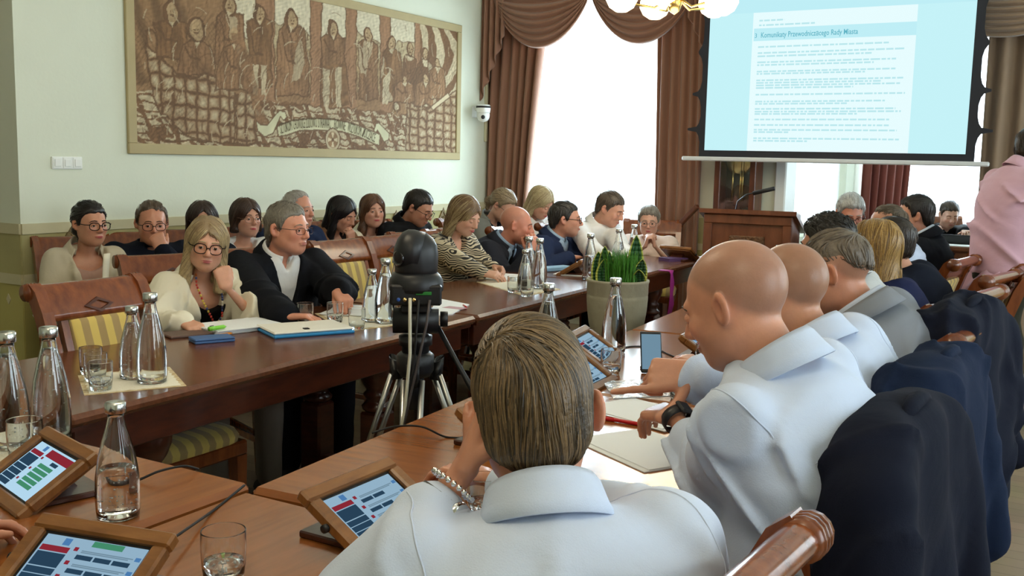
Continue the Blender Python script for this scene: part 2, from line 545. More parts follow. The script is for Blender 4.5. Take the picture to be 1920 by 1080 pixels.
curtain('curtain', 'reddish brown drape in the bay corner below the projection screen', -2.18, -1.72, 11.05, 11.5, .02, 3.0, 6, .045, M['curtain_red'],
        pinch=lambda t: (0, .75 + .25 * t))
curtain('sheer_curtain', 'white sheer voile filling the tall window behind the council table', -4.6, -3.1, FW + .06, FW + .06, .86, 3.05, 22, .012, M['sheer'], group='sheer voile curtains')
curtain('sheer_curtain', 'white sheer voile across the bay window behind the laptop man', -1.98, .68, BY + .04, BY + .04, .86, 2.98, 34, .012, M['sheer'], group='sheer voile curtains')
curtain('sheer_curtain', 'white sheer voile on the side window of the bay, right of the clock', BAY[0] - .06, BAY[0] - .06, 8.6, 10.55, .86, 2.98, 28, .012, M['sheer'], group='sheer voile curtains')

def swag(name, label, xa, xb, y, ztop, drop, m, folds=7, lift=0.0, group='curtain swags'):
    n, r = 40, 48
    P = []
    for i in range(r + 1):
        v = i / r
        row = []
        for j in range(n + 1):
            u = j / n
            s = 4 * u * (1 - u)
            prof = s ** .8
            z = ztop - .04 - (0.06 + drop * prof) * v - lift * (1 - s)
            yy = y - .05 - .07 * math.sin(math.pi * v) * s + .022 * math.sin(2 * math.pi * folds * v ** 1.15) * (.35 + .65 * s)
            x = xa + (xb - xa) * u + .03 * math.sin(6 * v) * (u - .5)
            row.append((x, yy, z))
        P.append(row)
    o = MB().grid(P).build(name, m)
    solidify(o, .006)
    return tag(o, label, 'curtain swag', group)
# swag positions: pelmet line above the frame, each swag hangs to its own drop
swag('curtain_swag', 'draped brown swag over the left half of the tall window', -4.80, -3.86, CY - .08, 2.95, .42, M['curtain'])
swag('curtain_swag', 'draped brown swag over the right half of the tall window, behind the lamps', -3.85, -2.92, CY - .08, 2.95, .42, M['curtain'])
swag('curtain_swag', 'draped tan swag at the top right corner beyond the projection screen', -1.25, -.1, CY - .08, 2.74, .26, M['curtain_right'])
def jabot(label, x, z0, z1, w, m, flip=1):
    """cascading zigzag tail"""
    P = []
    n = 36
    for i in range(31):
        t = i / 30
        row = []
        for j in range(n + 1):
            s = j / n
            zb = z1 - (z1 - z0) * (1 - .55 * s if flip > 0 else .45 + .55 * s)
            z = z1 + (zb - z1) * t
            row.append((x + w * s, CY - .13 + .03 * math.sin(2 * math.pi * 4 * s) - .012 * t, z))
        P.append(row)
    o = MB().grid(P).build('curtain_jabot', m)
    solidify(o, .006)
    tag(o, label, 'curtain tail', 'cascading curtain tails')
jabot('cascading brown curtain tail at the left end of the swags', -4.92, 1.98, 3.0, .24, M['curtain'])
jabot('cascading brown curtain tail beside the left edge of the screen', -3.0, 2.30, 3.0, .20, M['curtain'], -1)
pm = MB().box(-4.93, -2.85, FW - .26, FW - .05, 2.93, 3.05, .01).build('curtain_pelmet', M['clock_wood'])
tag(pm, 'wooden curtain rail above the brown swags', 'curtain rail')
pm = MB().box(-2.35, 0.2, FW - .26, FW - .05, 2.72, 2.84, .01).build('curtain_pelmet', M['clock_wood'])
tag(pm, 'wooden curtain rail above the tan swag at the right', 'curtain rail')
# ================================================================== TABLES
TZ = 0.77
def baluster(m, x, y, z0=0.0):
    T = Matrix.Translation((x, y, z0))
    m.lathe([(.045, .40), (.062, .41), (.066, .425), (.050, .44), (.045, .455), (.058, .468), (.058, .478), (.044, .492),
             (.062, .52), (.078, .56), (.078, .60), (.062, .635), (.042, .655), (.05, .665), (.055, .675), (.055, .69)], 20, T)
def make_table(label, p0, ang, L, W, top_mat, pedestals=True, group='conference tables', r=.012):
    """p0: near corner of the long edge, ang: heading of that edge, W extends to the left of it (negative: to the right)"""
    t = thing('conference_table', label, 'table', (p0[0], p0[1], 0), ang, group)
    w0, w1 = (0, W) if W > 0 else (W, 0)
    g = .003
    MB().box(g, L - g, w0, w1, TZ - .036, TZ, r).build('tabletop', top_mat, t)
    MB().box(.02, L - .02, w0 + .02, w1 - .02, TZ - .05, TZ - .036).build('moulding', M['table_dark'], t)
    for (a, b, c, d) in ((.05, L - .05, w0 + .05, w0 + .075), (.05, L - .05, w1 - .075, w1 - .05)):
        MB().box(a, b, c, d, TZ - .15, TZ - .05, .004).build('apron', M['table_dark'], t)
    for a in (.05, L - .075):
        MB().box(a, a + .025, w0 + .075, w1 - .075, TZ - .15, TZ - .05, .004).build('apron', M['table_dark'], t)
    cy = (w0 + w1) / 2
    ins = min(.45, L * .28)
    for x in (ins, L - ins):
        for dy in (-.16, .16):
            m = MB(); baluster(m, x, cy + dy); m.build('turned_leg', M['table_dark'], t)
            MB().box(x - .055, x + .055, cy + dy - .055, cy + dy + .055, .06, .40, .01).build('pedestal_block', M['table_dark'], t)
        MB().box(x - .06, x + .06, cy - .30, cy + .30, 0, .06, .015).build('foot', M['table_dark'], t)
        MB().box(x - .03, x + .03, cy - .11, cy + .11, .08, .17, .006).build('cross_bar', M['table_dark'], t)
        MB().box(x - .06, x + .06, cy - .28, cy + .28, .69, TZ - .05, .01).build('bearer', M['table_dark'], t)
    MB().box(ins + .04, L - ins - .04, cy - .035, cy + .035, .08, .17, .01).build('stretcher', M['table_dark'], t)
    return t
LANG = math.atan2(1, -.035)
L0 = Vector((-2.30, 1.672))
ld = Vector((math.cos(LANG), math.sin(LANG)))
def lrow(s): p = L0 + ld * s; return (p.x, p.y)
LW_ = .76
make_table('dark mahogany table in front of the blonde woman in the cream blazer', lrow(0), LANG, 2.135, LW_, M['table_top_left'])
make_table('dark mahogany table in front of the woman in the zebra blouse', lrow(2.145), LANG, 1.55, LW_, M['table_top_left'])
make_table('dark mahogany table at the far end, in front of the grey haired lady', lrow(3.70), LANG, 1.72, LW_, M['table_top_left'])
RANG = math.atan2(2.374, -.169)
R0 = Vector((-1.505, 1.515))
rd_ = Vector((math.cos(RANG), math.sin(RANG)))
def rrow(s): p = R0 + rd_ * s; return (p.x, p.y)
RW_ = -.83
make_table('mahogany table before the fair haired man in the white shirt', rrow(0), RANG, 1.20, RW_, M['table_top'])
make_table('mahogany table under the pointing hand of the bald man', rrow(1.205), RANG, 1.18, RW_, M['table_top'])
make_table('mahogany table in front of the man in the grey suit', rrow(2.39), RANG, 1.20, RW_, M['table_top'])
make_table('mahogany table nearest the lectern in the right row', rrow(3.595), RANG, 1.20, RW_, M['table_top'])
make_table('mahogany table in the left foreground, carrying the tilted tablet with green buttons', (-3.05, 1.545), 0.0, 1.53, -.77, M['table_top'])
make_table('mahogany table in the bottom foreground under the drinking glass', (-1.50, 1.50), 0.0, .83, -.74, M['table_top'])

# ================================================================== CHAIRS
def stripe_mat():
    m = bpy.data.materials.new('striped_upholstery'); m.use_nodes = True
    nt = m.node_tree; b = nt.nodes['Principled BSDF']
    tc = nt.nodes.new('ShaderNodeTexCoord')
    sx = nt.nodes.new('ShaderNodeSeparateXYZ'); nt.links.new(tc.outputs['Object'], sx.inputs[0])
    mu = nt.nodes.new('ShaderNodeMath'); mu.operation = 'MULTIPLY'; mu.inputs[1].default_value = 2 * math.pi / .064
    nt.links.new(sx.outputs['Y'], mu.inputs[0])
    sn = nt.nodes.new('ShaderNodeMath'); sn.operation = 'SINE'; nt.links.new(mu.outputs[0], sn.inputs[0])
    rp = nt.nodes.new('ShaderNodeValToRGB')
    rp.color_ramp.elements[0].position = .45; rp.color_ramp.elements[0].color = srgb(158, 132, 82) + (1,)
    rp.color_ramp.elements[1].position = .55; rp.color_ramp.elements[1].color = srgb(205, 178, 92) + (1,)
    ad = nt.nodes.new('ShaderNodeMath'); ad.operation = 'MULTIPLY_ADD'; ad.inputs[1].default_value = .5; ad.inputs[2].default_value = .5
    nt.links.new(sn.outputs[0], ad.inputs[0]); nt.links.new(ad.outputs[0], rp.inputs[0])
    nt.links.new(rp.outputs[0], b.inputs['Base Color'])
    b.inputs['Roughness'].default_value = .75
    b.inputs['Sheen Weight'].default_value = .3
    n = nt.nodes.new('ShaderNodeTexNoise'); n.inputs['Scale'].default_value = 300
    bp = nt.nodes.new('ShaderNodeBump'); bp.inputs['Strength'].default_value = .15; bp.inputs['Distance'].default_value = .002
    nt.links.new(n.outputs[0], bp.inputs['Height']); nt.links.new(bp.outputs[0], b.inputs['Normal'])
    return m
M['stripe'] = stripe_mat()
# side profile of the back post: (x back, z)
POST = [(-.285, 0), (-.235, .22), (-.205, .44), (-.215, .62), (-.245, .78), (-.285, .90), (-.318, .965), (-.345, .985)]
def back_x(z):
    zs = [p[1] for p in POST]; xs = [p[0] for p in POST]
    return float(np.interp(z, zs, xs))
def make_chair():
    t = thing('dining_chair', 'x', 'chair', group='striped wooden council chairs')
    # posts as swept bars
    for s in (-1, 1):
        m = MB()
        y = s * .215
        hw = .022
        P = []
        for i, (x, z) in enumerate(POST):
            a = Vector(POST[max(i - 1, 0)]); b = Vector(POST[min(i + 1, len(POST) - 1)])
            tg = (b - a).normalized(); nr = Vector((tg.y, -tg.x))
            h = .024 if z > .4 else .019 + .005 * z / .4
            P.append([(x + nr.x * h, y - hw, z + nr.y * h), (x + nr.x * h, y + hw, z + nr.y * h),
                      (x - nr.x * h, y + hw, z - nr.y * h), (x - nr.x * h, y - hw, z - nr.y * h)])
        m.grid(P, False, True)
        m.add(P[0], [(3, 2, 1, 0)], False); m.add(P[-1], [(0, 1, 2, 3)], False)
        m.tube([(-.348, y - hw - .006, .972), (-.348, y + hw + .006, .972)], .030, 14)
        o = m.build('back_post', M['chair_wood'], t)
        g = MB()
        for k in range(3):
            yy = y + (k - 1) * .013
            g.tube([(-.348, yy - .0035, .972), (-.348, yy + .0035, .972)], .033, 14)
        g.build('scroll_ring', M['chair_wood'], o)
    # top rail: curved board with a rolled upper edge
    m = MB()
    prof = []
    for z in (.875, .90, .93, .955): prof.append((back_x(z) + .016, z))
    for k in range(9):
        a = R_(20 + 22 * k); prof.append((-.345 + .029 * math.cos(a), .972 + .026 * math.sin(a)))
    for z in (.93, .90, .875): prof.append((back_x(z) - .012, z))
    P = [[(x, y, z) for (x, z) in prof] for y in (-.195, -.1, 0, .1, .195)]
    m.grid(P, True, True)
    o = m.build('top_rail', M['chair_wood'], t)
    # carved diamond, proud of the rail front
    d = MB()
    def fr(y, z): return (back_x(z) + .018, y, z)
    for (w, h, c) in ((.062, .026, 0),):
        cz = .915
        A = [(-w, cz), (0, cz + h), (w, cz), (0, cz - h)]
        B = [(-w * .66, cz), (0, cz + h * .6), (w * .66, cz), (0, cz - h * .6)]
        for i in range(4):
            j = (i + 1) % 4
            q = [fr(*A[i]), fr(*A[j]), fr(*B[j]), fr(*B[i])]
            q2 = [(p[0] + .005, p[1], p[2]) for p in q]
            d.add(q + q2, [(4, 5, 6, 7), (0, 1, 5, 4), (1, 2, 6, 5), (2, 3, 7, 6), (3, 0, 4, 7)])
    d.build('carved_diamond', M['table_dark'], o)
    # stiles, lower rail
    for s in (-1, 1):
        P = []
        for z in (.47, .6, .75, .885):
            x = back_x(z); y0, y1 = s * .15 - .014, s * .15 + .014
            P.append([(x + .012, y0, z), (x + .012, y1, z), (x - .012, y1, z), (x - .012, y0, z)])
        MB().grid(P, False, True).build('stile', M['chair_wood'], t)
    MB().box(back_x(.52) - .014, back_x(.52) + .014, -.195, .195, .495, .545, .006).build('cross_rail', M['chair_wood'], t)
    # upholstered back panel
    P = []
    zs = [.545, .56, .62, .70, .78, .85, .865, .878]
    for z in zs:
        x = back_x(z); e = .6 if z in (zs[0], zs[-1]) else 1.0
        row = []
        for k in range(16):
            an = 2 * math.pi * k / 16
            cx_, cy_ = math.cos(an), math.sin(an)
            sx = math.copysign(abs(cx_) ** .5, cx_); sy = math.copysign(abs(cy_) ** .35, cy_)
            row.append((x + .024 * sx * e, .134 * sy, z))
        P.append(row)
    m = MB().grid(P, True, True)
    m.add(P[0], [tuple(range(16))[::-1]]); m.add(P[-1], [tuple(range(16))])
    m.build('back_panel', M['stripe'], t)
    # seat
    m = MB()
    P = []
    for (z, e) in ((.44, 1.0), (.462, 1.02), (.482, .97), (.495, .86), (.50, .6), (.501, .0)):
        row = []
        for k in range(24):
            an = 2 * math.pi * k / 24
            c, s_ = math.cos(an), math.sin(an)
            row.append((.015 + .225 * math.copysign(abs(c) ** .4, c) * e, .225 * math.copysign(abs(s_) ** .4, s_) * e, z))
        P.append(row)
    m.grid(P, True, True).build('seat', M['stripe'], t)
    f = MB()
    f.box(-.21, .235, -.225, .225, .385, .44, .008)
    f.build('seat_frame', M['chair_wood'], t)
    for s in (-1, 1):
        m = MB(); y = s * .2
        P = []
        for (z, h) in ((.385, .024), (.2, .02), (0, .014)):
            x = .205 + (.0 if z > .1 else .01)
            P.append([(x + h, y - h, z), (x + h, y + h, z), (x - h, y + h, z), (x - h, y - h, z)])
        m.grid(P, False, True); m.add(P[-1], [(0, 1, 2, 3)])
        m.build('front_leg', M['chair_wood'], t)
    for s in (-1, 1):
        MB().box(-.215, .195, s * .2 - .01, s * .2 + .01, .17, .2, .004).build('stretcher', M['chair_wood'], t)
    return t
CHAIR0 = make_chair()
_used = [False]
def chair(label, x, y, heading):
    """x,y: seat centre; heading: way the sitter faces (radians)"""
    c = CHAIR0 if not _used[0] else copy_tree(CHAIR0)
    _used[0] = True
    c.location = (x, y, 0); c.rotation_euler = (0, 0, heading); c['label'] = label
    return c

# ================================================================== WALL THINGS
# mural
MY0, MY1, MZ0, MZ1 = 4.02, 7.54, 1.45, 2.605
mur = thing('wall_mural', 'large brown engraved mural of robed councillors in a hall on the left wall', 'mural', (LW, (MY0 + MY1) / 2, MZ0))
fm = mat('mural_border', srgb(176, 160, 120), 0.75, var=0.08, vscale=6)
ox, oy, oz = LW, (MY0 + MY1) / 2, MZ0
hw_ = (MY1 - MY0) / 2; hh_ = MZ1 - MZ0
bw = .062
for (a, b, c, d) in ((-hw_, hw_, 0, bw), (-hw_, hw_, hh_ - bw, hh_), (-hw_, -hw_ + bw, bw, hh_ - bw), (hw_ - bw, hw_, bw, hh_ - bw)):
    MB().box(.0, .022, a, b, c, d, .004).build('border', fm, mur)
def paint_mural():
    NX, NZ = 600, 200
    ys = np.linspace(MY0 + bw, MY1 - bw, NX); zs = np.linspace(MZ0 + bw, MZ1 - bw, NZ)
    Y, Z = np.meshgrid(ys, zs)           # (NZ,NX)
    r = np.random.default_rng(5)
    def q(px, py):                       # photo pixel -> wall coordinates
        p = at(px, py, 1.0); v = p - Vector((0, 0, CAM_H)); k = LW / v.x
        return (v.y * k, CAM_H + v.z * k)
    D = np.array(srgb(92, 66, 44)); MID = np.array(srgb(140, 108, 76)); LT = np.array(srgb(206, 190, 156)); COLM = np.array(srgb(150, 112, 82)); SK = np.array(srgb(212, 204, 176))
    _nc = {}
    def noise(sx, sz, seed):
        if (sx, sz, seed) in _nc: return _nc[(sx, sz, seed)]
        rr = np.random.default_rng(seed); o = np.zeros_like(Y)
        for k in range(7):
            a = rr.normal(0, 1, 2); o += np.sin((Y * a[0] * sx + Z * a[1] * sz + rr.uniform(0, 6.28)).astype(np.float32))
        _nc[(sx, sz, seed)] = o / 7 ** .5 / 1.4
        return _nc[(sx, sz, seed)]
    def warp(sx, sz, seed, amp): return amp * noise(sx, sz, seed)
    Y0_, Z0_ = Y, Z
    dY = .010 * noise(22, 22, 201) + .005 * noise(70, 70, 202); dZ = .010 * noise(22, 22, 203) + .005 * noise(70, 70, 204)
    Y = Y0_ + dY; Z = Z0_ + dZ; _nc.clear()
    img = np.broadcast_to(MID, Y.shape + (3,)).copy()
    tone = .5 + .25 * noise(30, 30, 1) + .15 * noise(90, 90, 2)
    img = img * (.75 + .5 * tone[..., None])
    def poly(pts):
        P = [q(*p) for p in pts]; ins = np.zeros(Y.shape, bool); n = len(P)
        for i in range(n):
            (x1, y1), (x2, y2) = P[i], P[(i + 1) % n]
            c = ((y1 > Z) != (y2 > Z))
            with np.errstate(divide='ignore', invalid='ignore'):
                xi = (x2 - x1) * (Z - y1) / (y2 - y1 + 1e-12) + x1
            ins ^= c & (Y < xi)
        return ins
    def ell(c, rx, rz):                  # rx,rz in metres
        cy, cz = q(*c); return ((Y - cy) / rx) ** 2 + ((Z - cz) / rz) ** 2 < 1
    def fill(mask, col, a=1.0, tex=.25, seed=3, sx=60, sz=60):
        t = 1 + tex * noise(sx, sz, seed)
        img[mask] = img[mask] * (1 - a) + (np.array(col)[None] * t[mask][:, None]) * a
    def line(pts, w=.006, col=D, a=.9):
        P = [q(*p) for p in pts]; m = np.zeros(Y.shape, bool)
        for (x1, y1), (x2, y2) in zip(P[:-1], P[1:]):
            dx, dy = x2 - x1, y2 - y1; L2 = dx * dx + dy * dy + 1e-9
            t = np.clip(((Y - x1) * dx + (Z - y1) * dy) / L2, 0, 1)
            m |= (Y - x1 - t * dx) ** 2 + (Z - y1 - t * dy) ** 2 < w * w
        img[m] = img[m] * (1 - a) + np.array(col) * a
    def band(x0, x1): 
        y0 = q(x0, 150)[0]; y1 = q(x1, 150)[0]; return (Y > y0) & (Y < y1)
    zfl = q(560, 195)[1]
    # sky and hills between columns
    for i, (a, b) in enumerate(((420, 480), (510, 582), (598, 647), (664, 712), (730, 776))):
        zb = q((a + b) / 2, 175)[1]; m = band(a, b) & (Z > zb); fill(m, SK, 1, .08, 10 + i)
        hz = q((a + b) / 2, 50 + 8 * i)[1] + .05 * np.sin(Y * 6 + i) + .02 * np.sin(Y * 21)
        mm = m & (Z < hz); fill(mm, np.array(srgb(178, 162, 128)), 1, .2, 20 + i, 40, 80)
        mm = m & (Z < hz - .14 + .04 * np.sin(Y * 9 + 2)); fill(mm, np.array(srgb(158, 134, 98)), 1, .25, 30 + i, 60, 90)
        mm = m & (np.abs(Z - hz) < .005); fill(mm, D, .7, 0)
        for k in range(5):
            yy = r.uniform(q(a, 100)[0], q(b, 100)[0]); zz = r.uniform(zb + .15, zb + .42)
            fill((np.abs(Y - yy) < .012 * (1 - (Z - zz) / .06)) & (Z > zz) & (Z < zz + .06), D, .8, 0)
    for a, b in ((478, 512), (580, 600), (646, 666), (711, 731), (775, 788)):
        m = band(a, b) & (Z > zfl); fill(m, COLM, 1, .12, 40, 120, 4)
        line([(a, -200), (a, 185)], .006); line([(b, -200), (b, 185)], .006)
    # drapery left and right: streaks
    u = np.sin((Y * 38 + Z * 22) + 2.2 * noise(6, 4, 50))
    m = Y < q(350, 50)[0]; m &= Z > q(300, 160)[1]
    img[m] = (MID * .82 + (LT - MID) * .0)[None] * (1 + .38 * u[m][:, None])
    m = Y > q(786, 60)[0]
    u2 = np.sin(42 * ((Y - MY1) * .75 + (Z - 2.15) ** 2 * 1.6 - Z * .55) + 1.5 * noise(6, 6, 51))
    img[m] = np.where(u2[m][:, None] > .1, LT * .88, D * 1.45) * (1 + .15 * noise(70, 70, 52)[m][:, None])
    # floor of crossed tiles
    m = (Z < zfl) 
    g1 = np.abs(np.sin((Y * 17 + (Z - zfl) * 9))) ; g2 = np.abs(np.sin((Z - MZ0) * 70 - .6 * np.sin(Y * 1.2)))
    lite = (g1 > .35) & (g2 > .42) & (noise(50, 60, 53) > -.25)
    img[m] = np.where(lite[m][:, None], LT * .8, D * 1.5) * (1 + .25 * noise(80, 120, 54)[m][:, None])
    # quilted sofas
    def sofa(pts, cy, cz, s1, s2):
        mm = poly(pts)
        a = np.abs(np.sin((Y * s1 + .5 * (Z - cz) * s2 * .15 + .5 * np.sin(Z * 9)))) ; b = np.abs(np.sin((Z * s2 + .7 * np.sin(Y * 2.6 + cy))))
        v = np.minimum(a, b)
        c = np.where((v > .28)[..., None], MID * .95 + (LT - MID) * np.clip((v - .28) * 1.25, 0, .9)[..., None] * (.75 + .35 * noise(40, 40, 55)[..., None]), D * 1.1)
        img[mm] = c[mm]
        line(pts + [pts[0]], .008)
    sofa([(272, 72), (290, 70), (355, 140), (400, 142), (432, 132), (446, 150), (440, 270), (360, 262), (300, 220), (276, 150)], 0, 2, 34, 38)
    sofa([(440, 150), (470, 170), (480, 270), (438, 272)], 1, 2, 40, 40)
    sofa([(762, 190), (800, 205), (852, 172), (854, 288), (758, 282)], 1, 2, 26, 44)
    fill(poly([(272, 60), (284, 56), (300, 84), (380, 138), (370, 146), (330, 140), (276, 84)]), MID * 1.0, 1, .3, 56); line([(272, 60), (284, 56), (300, 84), (380, 138), (370, 146), (330, 140), (276, 84), (272, 60)], .007)
    for k in range(12):
        x = 300 + 6 * k; line([(x, 86 + k * 4.4), (x + 6, 100 + k * 4)], .006)
    # scroll arms
    for c, rr in (((446, 152), .085), ((742, 200), .075)):
        for k in range(3):
            mm = ell(c, rr * (1 - .3 * k), rr * (1 - .3 * k)); fill(mm, [MID, D * 1.2, LT * .8][k], 1, .2)
    # robed figures: (cx head, y head, half width px, y shoulder, y hem, light)
    def figure(hx, hy, hr, sh, wtop, wbot, hem, tonec, hair=True, seed=0):
        body = [(hx - wtop, sh), (hx - wtop * .5, sh - 7), (hx + wtop * .5, sh - 7), (hx + wtop, sh), (hx + wbot * .95, (sh + hem) / 2), (hx + wbot, hem), (hx - wbot, hem), (hx - wbot * .9, (sh + hem) / 2)]
        mm = poly(body); fill(mm, tonec, 1, .35, 60 + seed, 45, 14)
        st = np.sin(Y * 150 + 3 * noise(14, 8, 61 + seed)); w = mm & (st > .72); fill(w, D, .55, 0)
        w = mm & (noise(24, 10, 90 + seed) > .75); fill(w, LT * .85, .65, .1)
        line(body + [body[0]], .006)
        line([(hx, sh), (hx + 1, (sh + hem) / 2)], .004)
        line([(hx - wtop * .75, sh + 6), (hx - wtop * .35, (sh + hem) / 2 - 4), (hx + wtop * .25, (sh + hem) / 2 - 2)], .008)
        if hair: fill(ell((hx, hy + 1), hr * 1.35, hr * 1.5), D * 1.05, 1, .3)
        fill(ell((hx + 1, hy + 1), hr * .85, hr * 1.15), np.array(srgb(172, 146, 110)), 1, .25)
        line([(hx - 2, hy), (hx - 1, hy)], .004); line([(hx + 3, hy), (hx + 4, hy)], .004)
        line([(hx - 1, hy + 6), (hx + 3, hy + 6)], .005)
        fill(poly([(hx - 4, sh - 6), (hx + 5, sh - 6), (hx + 1, sh + 4)]), LT, .8, .05)
    BR = np.array(srgb(134, 100, 70)); BL = np.array(srgb(120, 88, 58))
    figure(320, 22, .050, 45, 32, 30, 110, BL, True, 1)
    figure(365, 55, .052, 84, 26, 34, 140, BR, True, 2)
    figure(428, 10, .046, 30, 26, 30, 120, BR, True, 3)
    figure(436, 62, .040, 90, 20, 36, 170, BR * 1.08, False, 4)
    figure(485, 28, .046, 44, 24, 22, 165, BL, True, 5)
    for dx in (-8, 8): fill(poly([(485 + dx - 5, 120), (485 + dx + 6, 120), (485 + dx + 4, 178), (485 + dx - 5, 178)]), LT * .85, .9, .2)
    figure(545, 38, .050, 56, 24, 32, 180, BR, True, 6)
    figure(622, 55, .052, 72, 22, 24, 128, BR, True, 7)
    fill(poly([(600, 120), (648, 120), (654, 200), (598, 200)]), BL, 1, .3, 70)
    for dx in (-14, 10): fill(poly([(622 + dx - 6, 128), (622 + dx + 8, 128), (622 + dx + 6, 202), (622 + dx - 3, 202)]), LT * .8, .9, .25)
    line([(600, 120), (598, 200)], .007); line([(648, 120), (656, 200)], .007)
    figure(688, 66, .042, 84, 18, 18, 186, BR, True, 8)
    figure(732, 80, .042, 98, 16, 22, 190, BL, True, 9)
    fill(poly([(716, 150), (732, 128), (726, 195), (714, 196)]), LT * .85, .9, .2)
    figure(766, 92, .036, 112, 12, 14, 170, D * 1.3, True, 10)
    figure(795, 100, .040, 118, 14, 18, 172, D * 1.4, True, 11)
    fill(poly([(790, 113), (802, 113), (800, 126), (792, 126)]), LT, 1, .05)
    figure(756, 150, .03, 160, 16, 20, 192, BR, False, 12)
    figure(796, 148, .04, 160, 18, 22, 198, BR, True, 13)
    figure(818, 118, .034, 132, 14, 16, 185, BR * 1.1, True, 14)
    # broad cloak in the left centre, step edge
    fill(poly([(432, 60), (452, 62), (474, 130), (486, 190), (500, 235), (480, 240), (468, 180), (440, 100)]), BR * 1.05, .8, .3, 71)
    line([(300, 262), (420, 268), (500, 270), (853, 290)], .006)
    # overall engraving lines
    hat = np.sin((Y - Z) * 170 + 4 * noise(8, 8, 80)); w = (hat > .55) & (noise(12, 12, 81) > .05) & (Z < q(600, 60)[1]); img[w] *= .74
    hat = np.sin((Y + Z) * 190 + 4 * noise(8, 8, 82)); w = (hat > .6) & (noise(12, 12, 83) > .15) & ((Y < q(420, 50)[0]) | (Z < zfl)); img[w] *= .78
    # short engraving strokes following the forms, light and dark
    Y, Z = Y0_, Z0_
    hgt = np.clip(noise(9, 9, 300) , -1, 1)
    for k in range(420):
        yy, zz = r.uniform(MY0 + .1, MY1 - .1), r.uniform(MZ0 + .1, MZ1 - .1)
        if zz > q(600, 110)[1] and r.random() < .45: continue
        an_ = r.normal(1.1, .6); l_ = r.uniform(.02, .06); w_ = r.uniform(.002, .005)
        i0 = np.searchsorted(ys, yy - .07); i1 = np.searchsorted(ys, yy + .07); j0 = np.searchsorted(zs, zz - .07); j1 = np.searchsorted(zs, zz + .07)
        sy, sz = Y[j0:j1, i0:i1] - yy, Z[j0:j1, i0:i1] - zz
        a_ = sy * math.cos(an_) + sz * math.sin(an_); b_ = -sy * math.sin(an_) + sz * math.cos(an_) + 4 * a_ * a_
        mk = (np.abs(a_) < l_) & (np.abs(b_) < w_)
        sub = img[j0:j1, i0:i1]; cc = (D * 1.1) if r.random() < .6 else (LT * .9)
        sub[mk] = sub[mk] * .35 + cc * .65
    img *= (1 + .16 * noise(160, 160, 301) + .10 * noise(320, 300, 302))[..., None]
    # second small scroll on the right
    fill(poly([(806, 200), (838, 174), (842, 182), (810, 207)]), LT * 1.02, 1, .03); line([(806, 200), (838, 174), (842, 182), (810, 207), (806, 200)], .006)
    # the ribbon
    bl = [(481, 245), (478, 226), (487, 234), (500, 234), (512, 218), (522, 207), (533, 210), (536, 220), (530, 226), (524, 218), (518, 232), (510, 250), (494, 257)]
    LR = np.array(srgb(206, 204, 168))
    fill(poly(bl), LR, 1, .12, 85, 30, 30); line(bl + [bl[0]], .005)
    br = [(699, 246), (703, 232), (708, 230), (718, 240), (728, 250), (727, 262), (718, 266), (712, 254), (706, 244), (702, 250)]
    fill(poly(br), LR * .95, 1, .12, 86, 30, 30); line(br + [br[0]], .005)
    rib = [(517, 237), (545, 226), (580, 222), (620, 223), (660, 231), (690, 243), (711, 252), (709, 273), (700, 270), (670, 256), (640, 247), (600, 244), (560, 245), (535, 254), (520, 256)]
    fill(poly(rib), LR, 1, .06, 87, 30, 30); line(rib + [rib[0]], .006)
    # round emblem
    fill(ell((622, 262), .088, .088), D, 1, 0); fill(ell((622, 262), .078, .078), LT * .82, 1, .05); fill(ell((622, 262), .060, .060), MID * .9, 1, .2)
    cy, cz = q(622, 262)
    an = np.arctan2(Z - cz, Y - cy); rr = np.hypot(Y - cy, Z - cz)
    fill((rr < .055) & (rr > .014) & (np.cos(an * 4) > .35), LT, 1, .1); fill(rr < .012, D, 1, 0)
    img = np.clip(img * .78 + MID * .20, 0.01, 1)
    V = np.stack([np.full(Y.size, .010), Y.ravel() - oy, Z.ravel() - oz], 1)
    idx = np.arange(NX * NZ).reshape(NZ, NX)
    F = np.stack([idx[:-1, :-1].ravel(), idx[:-1, 1:].ravel(), idx[1:, 1:].ravel(), idx[1:, :-1].ravel()], 1)
    me = np_mesh('mural_picture', V, F)
    set_col(me, img.reshape(-1, 3))
    me.materials.append(mat('mural_print', (.5, .4, .3), .8, vcol=True))
    o = bpy.data.objects.new('mural_picture', me); COL.objects.link(o); o.parent = mur
    # ribbon lettering, word by word along the ribbon
    lm = mat('mural_lettering', srgb(88, 74, 50), .8)
    words = [('SZTUKOM', 524, 246, 546, 239), ('CHOWUJCE', 548, 238, 570, 235), ('LUDOWO', 572, 235, 592, 234), ('STRAWAĆ', 594, 234, 618, 236), ('RÓWNE', 624, 236, 645, 240), ('WSZTUKOM', 649, 241, 674, 250), ('I', 676, 250, 678, 252), ('UCZĄCE', 680, 252, 700, 262)]
    for wd, x0, y0, x1, y1 in words:
        a = q(x0, y0 + 5); b = q(x1, y1 + 5)
        text_mesh('lettering', wd, lm, mur, Vector((.0125, a[0] - oy, a[1] - oz)), Vector((0, b[0] - a[0], b[1] - a[1])), .072)
def np_mesh(name, V, F, smooth=True):
    me = bpy.data.meshes.new(name)
    V = np.asarray(V, np.float32); F = np.asarray(F, np.int32)
    me.vertices.add(len(V)); me.vertices.foreach_set('co', V.ravel())
    k = F.shape[1]
    me.loops.add(F.size); me.loops.foreach_set('vertex_index', F.ravel())
    me.polygons.add(len(F)); me.polygons.foreach_set('loop_start', np.arange(0, F.size, k, dtype=np.int32))
    me.polygons.foreach_set('use_smooth', np.full(len(F), smooth))
    me.update(calc_edges=True)
    return me
